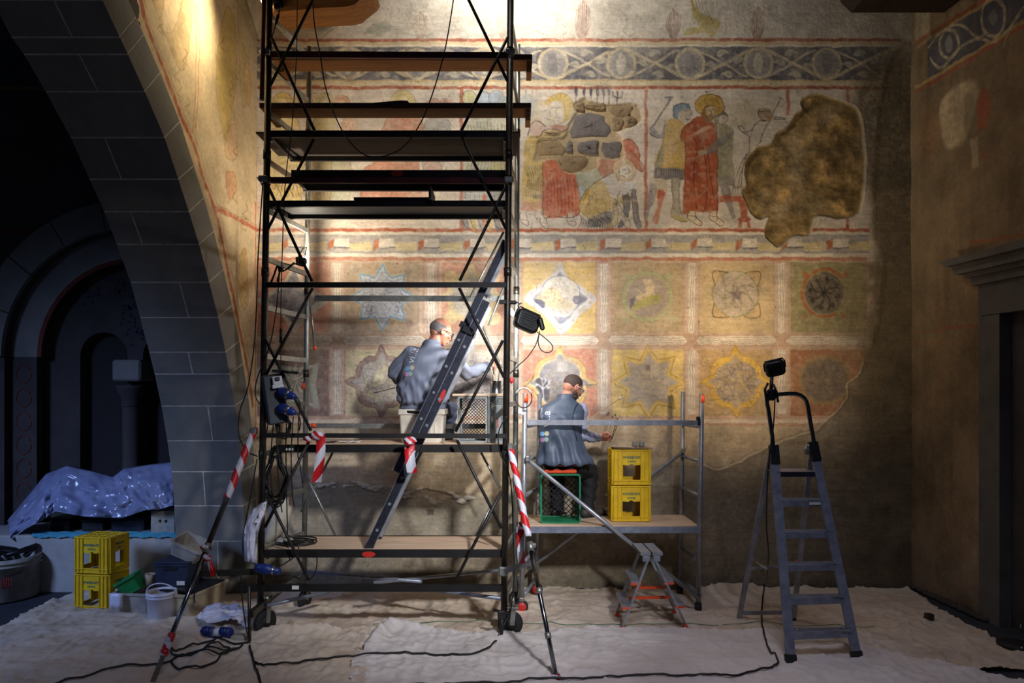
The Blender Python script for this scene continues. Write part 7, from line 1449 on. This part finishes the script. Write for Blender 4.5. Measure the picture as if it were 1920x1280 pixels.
# debris at the foot of the right wall, and a small block
rs = np.random.RandomState(9); mb = MB()
for k in range(26):
    t = k / 26; c = G(1695, 1104).lerp(G(1835, 1168), t) + Vector((.09, 0, .02)); mb.sphere(c, (.05 * rs.uniform(.5, 1.2), .04, .025 * rs.uniform(.5, 1.6)), 7, 5)
obj('plaster_debris', mb, 'bay_plaster', None, 'dark plaster debris along foot of the right wall', 'debris', None, 'stuff', at=(0, 0, 0))
mb = MB(); c = G(1742, 1168); mb.box(c + Vector((0, 0, .06)), (.07, .05, .05), (0, .1, .2), bev=.006); mb.box(c + Vector((.01, 0, .03)), (.04, .04, .06), bev=.006); obj('wood_block', mb, 'dark_ply', None, 'small brown T-shaped block on drop cloth near right wall', 'block')
mb = MB(); mb.lathe([(0, 0), (.13, 0), (.13, .012), (0, .014)], G(1905, 1216) + Vector((0, 0, .03)), seg=24); obj('rubber_mat', mb, 'rubber', None, 'dark round lid lying on floor by the doorway', 'lid')
# ------------------------------------------------------------------ people
def tcap(mb, a, b, ra, rb, seg=14, rings=5, sq=1.0):
    """tapered capsule"""
    a, b = Vector(a), Vector(b); d, s, u = frame(b - a); pts = []; rr = []
    for i in range(rings): t = math.pi / 2 * i / (rings); pts.append(a - d * ra * math.cos(t)); rr.append(max(ra * math.sin(t), .0004))
    for i in range(5): pts.append(a.lerp(b, i / 4)); rr.append(ra + (rb - ra) * i / 4)
    for i in range(rings): t = math.pi / 2 * (i + 1) / rings; pts.append(b + d * rb * math.sin(t)); rr.append(max(rb * math.cos(t), .0004))
    return mb.tube(pts, rr, seg)
def chain(mb, pts, rs_, seg=14):
    for i in range(len(pts) - 1): tcap(mb, pts[i], pts[i + 1], rs_[i], rs_[i + 1], seg)
def body_loft(mb, secs, seg=28):
    """sections: (centre, half width x, half depth y, yaw, tilt)"""
    rows = []
    for c, rx, ry, yaw, *e in secs:
        pw = e[0] if e else 2.3; row = []
        for k in range(seg):
            a = 2 * math.pi * k / seg; ca, sa = math.cos(a), math.sin(a); x = rx * math.copysign(abs(ca) ** (2 / pw), ca); y = ry * math.copysign(abs(sa) ** (2 / pw), sa)
            row.append(Vector(c) + Vector((x * math.cos(yaw) - y * math.sin(yaw), x * math.sin(yaw) + y * math.cos(yaw), 0)))
        rows.append(row)
    mb.grid(rows, True, True); n = seg; o_ = len(mb.v) - len(rows) * n; mb.f += [tuple(o_ + i for i in reversed(range(n))), tuple(o_ + (len(rows) - 1) * n + i for i in range(n))]; mb.sm += [False] * 2; mb.uv += [None] * 2; return mb
def fuse(name, mb, m, parent, vox=.008, smooth=2, disp=None, label=None):
    """union of the shapes as ONE continuous surface"""
    off = rootloc(parent); me = mb.mesh(name, m, off); o = bpy.data.objects.new(name, me); COL.objects.link(o)
    r = o.modifiers.new('r', 'REMESH'); r.mode = 'VOXEL'; r.voxel_size = vox; r.use_smooth_shade = True
    if smooth: s = o.modifiers.new('s', 'SMOOTH'); s.factor = .5; s.iterations = smooth
    dg = bpy.context.evaluated_depsgraph_get(); ne = bpy.data.meshes.new_from_object(o.evaluated_get(dg)); o.modifiers.clear(); o.data = ne; bpy.data.meshes.remove(me)
    ne.name = name
    if not ne.materials: ne.materials.append(MATS[m])
    n = len(ne.vertices); co = np.empty(n * 3, np.float32); ne.vertices.foreach_get('co', co); co = co.reshape(-1, 3)
    if disp:
        nr = np.empty(n * 3, np.float32); ne.vertices.foreach_get('normal', nr); nr = nr.reshape(-1, 3); w = co + np.array(off); d = disp(w[:, 0], w[:, 1], w[:, 2]); co += nr * d[:, None]; ne.vertices.foreach_set('co', co.ravel())
    ne.polygons.foreach_set('use_smooth', np.ones(len(ne.polygons), bool)); ne.update(); o.parent = parent
    if label: o['label'] = label
    return o
def head_parts(M, jaw=1.0):
    """fused head in local frame: +x the face, z up; M places it"""
    mb = MB(); sp = lambda c, r, R=None: mb.sphere(c, r, 20, 14, R)
    sp((-.008, 0, .030), (.100, .077, .088)); sp((.028, 0, -.015), (.066, .064, .075)); sp((.040, 0, -.062), (.044, .048, .046)); sp((.060, 0, -.092), (.022, .026, .018)); sp((-.045, 0, -.005), (.058, .062, .065))
    tcap(mb, (.086, 0, .012), (.112, 0, -.024), .008, .013, 10); sp((.104, .010, -.030), (.010, .008, .007)); sp((.104, -.010, -.030), (.010, .008, .007))
    sp((.078, 0, .028), (.022, .052, .012)); sp((.094, 0, -.054), (.010, .024, .006)); sp((.092, 0, -.066), (.010, .021, .007)); sp((.070, .042, -.018), (.022, .020, .018)); sp((.070, -.042, -.018), (.022, .020, .018))
    return mb.xf(M)
def ears(M):
    mb = MB()
    for s in (-1, 1): mb.lathe([(.0, .004), (.010, .004), (.017, .007), (.021, .004), (.021, -.004), (.014, -.008), (0, -.008)], (0, 0, 0), (0, s, 0), 16, (0, 0, 1)); n = len(mb.v); 
    k = len(mb.v) // 2
    for i, v in enumerate(mb.v): s = -1 if i < k else 1; v.z = v.z * 1.55 - .004; v.x = v.x * 1.0 - .006; v.y += s * .077
    return mb.xf(M)
def hand(mb, wrist, palm_dir, side_dir, grip=0., scale=1.0, thumb=1):
    """palm and five separate fingers; fingers curl by grip towards side x palm"""
    w = Vector(wrist); d = Vector(palm_dir).normalized(); s = (Vector(side_dir) - d * Vector(side_dir).dot(d)).normalized(); n = d.cross(s); k = scale
    for t in (-.030, -.010, .010, .030): tcap(mb, w + d * .012 * k + s * t * .6 * k, w + d * .078 * k + s * t * k, .014 * k, .0115 * k, 10)
    fingers = []
    for t, L, r in ((-.032, .062, .0078), (-.011, .078, .0086), (.011, .083, .0088), (.032, .074, .0084)):
        p = w + d * .082 * k + s * t * k; a = grip * .55; pts = [p]; dirv = d + s * t * 1.2
        for q, f in enumerate((.46, .30, .24)):
            ang = a * (1 + q * .9); dv = (dirv.normalized() * math.cos(ang) + n * math.sin(ang)); p = p + dv * L * f * k; pts.append(p)
        chain(mb, pts, [r * k, r * .95 * k, r * .88 * k, r * .75 * k], 10); fingers.append(pts)
    p = w + d * .022 * k + s * .030 * k * thumb; q1 = p + (d * .55 + s * thumb * .8 + n * .35 * grip).normalized() * .036 * k; q2 = q1 + (d * .85 + s * thumb * .25 + n * .6 * grip).normalized() * .030 * k; q3 = q2 + (d * .8 - s * thumb * .15 + n * .7 * grip).normalized() * .022 * k
    chain(mb, [p, q1, q2, q3], [.013 * k, .0105 * k, .0095 * k, .008 * k], 10)
    return fingers, n
def glasses(M, parent, m, lens=True):
    mb = MB()
    for s in (-1, 1):
        mb.tube([Vector((.098 + .002 * math.cos(a), s * (.032 + .024 * math.cos(a)), .006 + .018 * math.sin(a))) for a in [i * math.pi / 8 for i in range(17)]], .0024, 6)
        mb.tube([(.098, s * .056, .012), (.085, s * .074, .013), (.03, s * .080, .012), (-.012, s * .081, .004)], .0026, 6)
    mb.tube([(.099, -.009, .010), (.102, 0, .014), (.099, .009, .010)], .0022, 6); g = obj('spectacles', mb.xf(M), m, parent)
    if lens:
        for s in (-1, 1): mb = MB(); mb.lathe([(0, 0), (.022, 0), (.022, .001), (0, .001)], (.099, s * .032, .006), (1, 0, 0), 18); obj('lens', mb.xf(M), 'lens_glass', g)
def ridges(f, ph=0):
    return lambda x: (np.abs(np.sin(x * f + ph)) ** .6)
def logo(tree_obj, parent, px, py, Y, ang, text, size, small=None, petals=None):
    """embroidered print following the cloth surface of the back"""
    bm = bmesh.new(); bm.from_mesh(tree_obj.data); off = rootloc(parent)
    for v in bm.verts: v.co += off
    bv = BVHTree.FromBMesh(bm); bm.free(); base = W(px, py, Y); R = Matrix.Rotation(ang, 2)
    def put(mb, m, nm):
        for v in mb.v:
            x, z = R @ Vector((v.x, v.y)); p = Vector((base.x + x, 4.8, base.z + z)); h = bv.ray_cast(p, Vector((0, 1, 0)))
            yy = h[0].y if h[0] is not None else Y; v.x, v.y, v.z = p.x, yy - .0035, p.z
        obj(nm, mb, m, parent)
    if text.strip(): put(text_mesh(text, size, 0, .0004), 'logo_white', 'back_print')
    if small: t = text_mesh(small[0], small[1], 0, 0); t.v = [v + Vector((small[2], small[3], 0)) for v in t.v]; put(t, 'logo_white', 'back_print')
    for (dx, dy, m, a) in petals or ():
        mb = MB(); c = Vector((dx, dy)); pr = []; r = .021
        for i in range(18):
            t = 2 * math.pi * i / 18; rr = r * (1 if True else 1); x, y = rr * math.cos(t), rr * math.sin(t)
            if x < 0 and y * a < 0 and False: pass
            pr.append((dx + x, dy + y))
        mb.add([Vector((dx, dy, 0))] + [Vector((x, y, 0)) for x, y in pr], [(0, i + 1, (i + 1) % 18 + 1) for i in range(18)]); put(mb, m, 'back_emblem')

# ---- first man: balding, grey sweatshirt, sits on the foam box and paints the wall
YA = 6.10
PA = thing('person', 'balding man in grey sweatshirt seated on foam box, reaching to the wall', 'person', W(792, 768, YA))
hc = W(827, 622, YA + .02)
MA = Matrix.Translation(hc) @ Matrix.Rotation(math.radians(24), 4, 'Z') @ Matrix.Rotation(math.radians(24), 4, 'Y')
neck0 = hc + Vector((-.04, -.01, -.05)); neck1 = W(806, 655, YA)
shL, shR = W(772, 664, YA + .01), W(852, 668, YA + .06); hip = W(792, 762, YA + .02)
elL, wrL = W(741, 697, YA + .03), W(762, 726, YA + .26)
elR, wrR = W(874, 700, YA + .28), W(918, 686, YA + .52)
kneeR, ankR = W(842, 768, YA + .42), W(836, 832, YA + .34); kneeL, ankL = W(775, 766, YA + .44), W(778, 832, YA + .36)
mb = head_parts(MA); mb._m(ears(MA), None)
tcap(mb, neck0, neck1 + Vector((0, 0, -.02)), .056, .062); body_loft(mb, [(W(793, 765, YA + .03), .15, .11, .2), (W(796, 735, YA + .02), .14, .11, .2), (W(800, 700, YA + .02), .155, .11, .2), (W(806, 672, YA + .02), .16, .10, .2), (W(808, 660, YA + .01), .10, .07, .2)])
chain(mb, [shL, elL, wrL], [.05, .042, .028]); chain(mb, [shR, elR, wrR], [.05, .042, .028])
dirR = (W(933, 686, YA + .66) - wrR).normalized(); hand(mb, wrR, dirR, Vector((.1, -.3, 1)), 1.0, .95); hand(mb, wrL, Vector((.5, .6, -.3)), Vector((0, 0, 1)), .6, .95)
chain(mb, [hip + Vector((.06, .02, .03)), kneeR, ankR], [.075, .055, .04]); chain(mb, [hip + Vector((-.06, .02, .03)), kneeL, ankL], [.075, .055, .04])
bodyA = fuse('body', mb, 'skin', PA, .0062, 2)
# hair fringe
hb = MB(); hb.sphere((-.016, 0, .020), (.100, .082, .078), 24, 16); hb.v = [v if (v.z < .055 + max(0, -v.x) * .18) else Vector((v.x * .9, v.y * .9, v.z * .86)) for v in hb.v]; hb.v = [v if v.x < .02 else Vector((.02 + (v.x - .02) * .3, v.y * .93, v.z)) for v in hb.v]; hb.v = [v if v.z > -.035 else Vector((v.x * .92, v.y * .9, -.035 + (v.z + .035) * .4)) for v in hb.v]; fuse('hair', hb.xf(MA), 'hair_grey', PA, .006, 1)
eb = MB()
for s in (-1, 1): eb.sphere((.084, s * .030, .008), .0115, 12, 8)
obj('eyes', eb.xf(MA), 'white_plastic', PA); glasses(MA, PA, 'trim_black')
jk = MB()
body_loft(jk, [(W(793, 770, YA + .01), .195, .135, .15), (W(793, 762, YA + .01), .205, .145, .15), (W(792, 752, YA + .0), .225, .165, .15), (W(793, 735, YA + .0), .235, .17, .15), (W(796, 712, YA + .0), .225, .165, .18), (W(800, 690, YA + .0), .215, .155, .2), (W(804, 672, YA + .01), .215, .14, .2), (W(807, 660, YA + .01), .165, .115, .2), (W(808, 650, YA + .01), .095, .085, .2), (W(809, 643, YA + .01), .074, .074, .2)])
chain(jk, [shL + Vector((.03, 0, .0)), shL, elL, wrL], [.075, .078, .070, .045]); chain(jk, [shR + Vector((-.04, 0, 0)), shR, elR, wrR - (wrR - elR) * .12], [.075, .078, .066, .047])
tcap(jk, shL, W(790, 700, YA), .075, .12)
def dispA(x, y, z):
    zb_, zt_ = W(0, 765, YA).z, W(0, 655, YA).z; t = np.clip((z - zb_) / (zt_ - zb_), 0, 1)
    lowf = np.clip(1 - t * 1.5, 0, 1) * np.clip(t * 9, 0, 1); fold = np.sin(x * 62 + 5 * np.sin(z * 9) + y * 20) * .011 * lowf + np.sin(x * 118 + z * 16) * .005 * lowf
    rib = -.010 * np.exp(-((z - zb_ - .025) / .014) ** 2); sl = .004 * np.sin(z * 60 + x * 45) * (x > W(850, 0, YA).x) + .005 * np.sin(z * 70 - x * 60) * (x < W(765, 0, YA).x)
    return (fold + rib + sl + .003 * np.sin(x * 24 + z * 31)).astype(np.float32)
jA = fuse('sweatshirt', jk, 'jacket_grey', PA, .0078, 3, dispA)
cb = MB(); body_loft(cb, [(W(808, 648, YA + .01), .085, .080, .2), (W(810, 640, YA + .01), .076, .076, .2), (W(811, 637, YA + .01), .068, .068, .2)]); obj('collar', cb, 'jacket_grey', PA)
tr = MB(); chain(tr, [hip + Vector((.07, .0, -.02)), kneeR, ankR], [.105, .082, .065]); chain(tr, [hip + Vector((-.07, 0, -.02)), kneeL, ankL], [.105, .082, .065]); tcap(tr, hip + Vector((.07, 0, -.0)), hip + Vector((-.07, 0, 0)), .10, .10)
fuse('jeans', tr, 'jeans', PA, .009, 2, lambda x, y, z: (.005 * np.sin(z * 70 + x * 30)).astype(np.float32))
for a in (ankR, ankL): sh = MB(); f0 = Vector((a.x, a.y, zd + .05)); tcap(sh, f0 + Vector((0, -.03, 0)), f0 + Vector((0, .14, -.01)), .045, .036); sh.box(f0 + Vector((0, .05, -.04)), (.08, .26, .02), bev=.008); fuse('shoe', sh, 'shoe', PA, .008, 1)
wa, wb = W(766, 772, YA - .13), W(835, 771, YA - .10); mb = MB(); mb.tube([W(758, 768, YA - .1), wa, W(800, 773, YA - .15), wb], .012, 8); obj('belt', mb, 'trim_black', PA)
logo(jA, PA, 778, 667, YA, math.radians(74), 'villa', .094, None, [])
for (x, y, m) in ((769, 692, 'logo_blue'), (777, 690, 'logo_sand'), (767, 702, 'logo_pink'), (774, 701, 'logo_green')): logo(jA, PA, x, y, YA, 0, ' ', .01, None, [(0, 0, m, 1)]) 
bt = thing('paint_brush', 'thin brush held against the wall by the balding man', 'brush', wrR); mb = MB(); tp = W(926, 704, 6.72); hp = W(926, 684, 6.66); mb.tube([hp + Vector((-.03, -.06, .05)), hp, tp], .004, 6); obj('handle', mb, 'brace_steel', bt); mb = MB(); mb.tube([tp, tp + Vector((.002, .012, -.02)), tp + Vector((.003, .02, -.035))], [.004, .006, .001], 6); obj('bristles', mb, 'bristle', bt)

# ---- second man: cropped hair, grey-blue vest, sits on the green crate
YC = 6.50
PB_ = thing('person', 'man with cropped hair in dark grey vest seated on green crate', 'person', W(1055, 880, YC))
hc = W(1074, 726, YC + .02)
MBm = Matrix.Translation(hc) @ Matrix.Rotation(math.radians(30), 4, 'Z') @ Matrix.Rotation(math.radians(28), 4, 'Y')
neck0 = hc + Vector((-.045, -.01, -.05)); neck1 = W(1058, 756, YC)
shL, shR = W(1028, 774, YC + .08), W(1088, 768, YC + .06); hip = W(1055, 872, YC + .03)
elR, wrR = W(1088, 816, YC + .02), W(1124, 821, YC + .16); elL, wrL = W(1026, 828, YC + .18), W(1050, 838, YC + .36)
kneeR, ankR = W(1106, 884, YC + .30), W(1102, 950, YC + .20); kneeL, ankL = W(1045, 884, YC + .36), W(1044, 948, YC + .30)
mb = head_parts(MBm); mb._m(ears(MBm), None); tcap(mb, neck0, neck1 + Vector((0, 0, -.02)), .055, .06)
body_loft(mb, [(W(1055, 872, YC + .03), .15, .11, .2), (W(1055, 835, YC + .03), .135, .10, .2), (W(1055, 800, YC + .03), .15, .10, .2), (W(1056, 774, YC + .03), .155, .09, .2), (W(1058, 762, YC + .02), .10, .07, .2)])
chain(mb, [shL, elL, wrL], [.05, .042, .028]); chain(mb, [shR, elR, wrR], [.05, .042, .028])
fg, nn = hand(mb, wrR, Vector((.85, .42, .10)), Vector((.0, -.25, 1)), 1.7, 1.0, 1); hand(mb, wrL, Vector((.6, .5, 0)), Vector((0, 0, 1)), 1.2, .95)
chain(mb, [hip + Vector((.07, .02, 0)), kneeR, ankR], [.075, .055, .04]); chain(mb, [hip + Vector((-.06, .02, 0)), kneeL, ankL], [.075, .055, .04])
fuse('body', mb, 'skin', PB_, .0062, 2)
hb = MB(); hb.sphere((-.010, 0, .032), (.1025, .0800, .0895), 24, 18); hb.v = [v if v.x < .055 - max(0, .05 - v.z) * .9 else Vector((v.x * .90, v.y * .9, v.z * .9)) for v in hb.v]; hb.v = [v if v.z > -.02 else Vector((v.x * .9, v.y * .88, -.02 + (v.z + .02) * .5)) for v in hb.v]; fuse('hair', hb.xf(MBm), 'hair_short', PB_, .006, 1)
bb = MB(); bb.sphere((.040, 0, -.066), (.050, .052, .040), 18, 12); bb.sphere((.064, 0, -.094), (.026, .030, .018), 14, 8); bb.sphere((.02, 0, -.045), (.05, .0655, .035), 18, 10); fuse('beard', bb.xf(MBm), 'hair_short', PB_, .006, 1)
eb = MB()
for s in (-1, 1): eb.sphere((.084, s * .030, .008), .0115, 12, 8)
obj('eyes', eb.xf(MBm), 'white_plastic', PB_); glasses(MBm, PB_, 'logo_white')
sl = MB(); chain(sl, [shR + Vector((-.04, 0, 0)), shR, elR, wrR - (wrR - elR) * .08], [.068, .072, .062, .042]); chain(sl, [shL, elL, wrL], [.07, .062, .042]); body_loft(sl, [(W(1056, 800, YC + .02), .16, .11, .2), (W(1057, 766, YC + .02), .15, .10, .2), (W(1061, 748, YC + .01), .066, .066, .2), (W(1063, 741, YC + .01), .060, .060, .2)])
fuse('shirt', sl, 'shirt_blue', PB_, .0078, 2, lambda x, y, z: (.005 * np.sin(z * 75 + x * 50) + .003 * np.sin(x * 120 + z * 30)).astype(np.float32))
vs = MB(); body_loft(vs, [(W(1058, 869, YC + .0), .262, .19, .12, 2.6), (W(1057, 862, YC + .0), .258, .19, .12, 2.6), (W(1054, 850, YC + .0), .235, .175, .15), (W(1052, 825, YC + .0), .208, .16, .15), (W(1051, 800, YC + .0), .205, .15, .18), (W(1052, 782, YC + .0), .222, .145, .2), (W(1053, 769, YC + .01), .222, .13, .2), (W(1054, 761, YC + .01), .195, .11, .2), (W(1057, 752, YC + .01), .120, .095, .2), (W(1059, 746, YC + .01), .080, .080, .2), (W(1061, 738, YC + .01), .070, .070, .2)])
def dispB(x, y, z):
    zb_, zt_ = W(0, 876, YC).z, W(0, 750, YC).z; t = np.clip((z - zb_) / (zt_ - zb_), 0, 1); a = np.arctan2(y - YC, x - W(1055, 0, YC).x); lowf = np.clip(1 - t * 2.0, 0, 1)
    return (np.sin(a * 7 + z * 9 + x * 12) * .015 * lowf + np.sin(a * 17 + z * 12) * .006 * lowf + .006 * np.sin(x * 40 + z * 22) * np.clip(t * 3, 0, 1) * (t < .8)).astype(np.float32)
vB = fuse('vest', vs, 'vest_grey', PB_, .0078, 3, dispB)
mb = MB(); pts = [W(x, y, 0 + YC - .10 + .0) for x, y in ((1096, 752), (1092, 758), (1084, 772), (1080, 790), (1079, 806))]; bm = bmesh.new(); bm.from_mesh(vB.data); bv = BVHTree.FromBMesh(bm); bm.free(); off = rootloc(PB_)
pp = []
for x, y in curve([(1085, 756), (1078, 766), (1074, 780), (1074, 795), (1078, 812), (1082, 826)], False, 4):
    w_ = W(x, y, YC - .1); h = bv.ray_cast(Vector((w_.x, 4.8, w_.z)) - off, Vector((0, 1, 0)))
    if h[0] is not None: pp.append(h[0] + off + Vector((0, -.002, 0)))
if len(pp) > 2: mb.tube(pp, .0045, 6); obj('armhole_piping', mb, 'trim_black', PB_)
tr = MB(); chain(tr, [hip + Vector((.07, .0, .0)), kneeR, ankR], [.11, .085, .066]); chain(tr, [hip + Vector((-.06, 0, .0)), kneeL, ankL], [.11, .085, .066]); tcap(tr, hip + Vector((.08, -.02, .0)), hip + Vector((-.10, -.02, 0)), .085, .085)
fuse('trousers', tr, 'trousers_black', PB_, .009, 2, lambda x, y, z: (.006 * np.sin(z * 60 + x * 30)).astype(np.float32))
for a, dx in ((ankR, .16), (ankL, .05)):
    sh = MB(); f0 = Vector((a.x, a.y, zt + .045)); toe = f0 + Vector((dx, .10, -.008)); tcap(sh, f0 + Vector((-.03, -.02, .0)), toe, .046, .032); tcap(sh, f0 + Vector((-.01, 0, .03)), a, .046, .05); so = MB(); d_ = (toe - f0).normalized(); so.beam(f0 - d_ * .08 + Vector((0, 0, -.036)), toe + d_ * .045 + Vector((0, 0, -.030)), .075, .016); s_ = fuse('shoe', sh, 'shoe', PB_, .008, 1); obj('sole', so, 'rubber', s_)
logo(vB, PB_, 1023, 784, YC, math.radians(84), 'villa', .10, ('RESTAURI', .024, .05, .048), [])
for (x, y, m) in ((1016, 812, 'logo_blue'), (1024, 811, 'logo_sand'), (1016, 823, 'logo_pink'), (1023, 822, 'logo_green')): logo(vB, PB_, x, y, YC, 0, ' ', .01, None, [(0, 0, m, 1)])
hp = (fg[1][2] + fg[2][2]) / 2
for k, (x, y) in enumerate(((1153, 780), (1158, 783), (1148, 784), (1161, 788))):
    bt = thing('paint_brush', 'thin brush in fist of the man in the vest, %s' % ('pale, topmost', 'dark, second from right', 'pale, leftmost', 'dark, rightmost')[k], 'brush', hp, 'brushes in the fist of the seated man'); tp = W(x, y, YC + .30); b0 = hp + Vector((-.03 + .004 * k, -.02, -.04)); mb = MB(); mb.tube([b0, hp + Vector((.003 * k, 0, 0)), tp], .0033, 6); obj('handle', mb, ('stick_wood', 'trim_black', 'stick_wood', 'trim_black')[k], bt); mb = MB(); d = (tp - b0).normalized(); mb.tube([tp, tp + d * .014, tp + d * .034], [.004, .0062, .001], 6); obj('bristles', mb, 'bristle' if k % 2 else 'trim_black', bt)
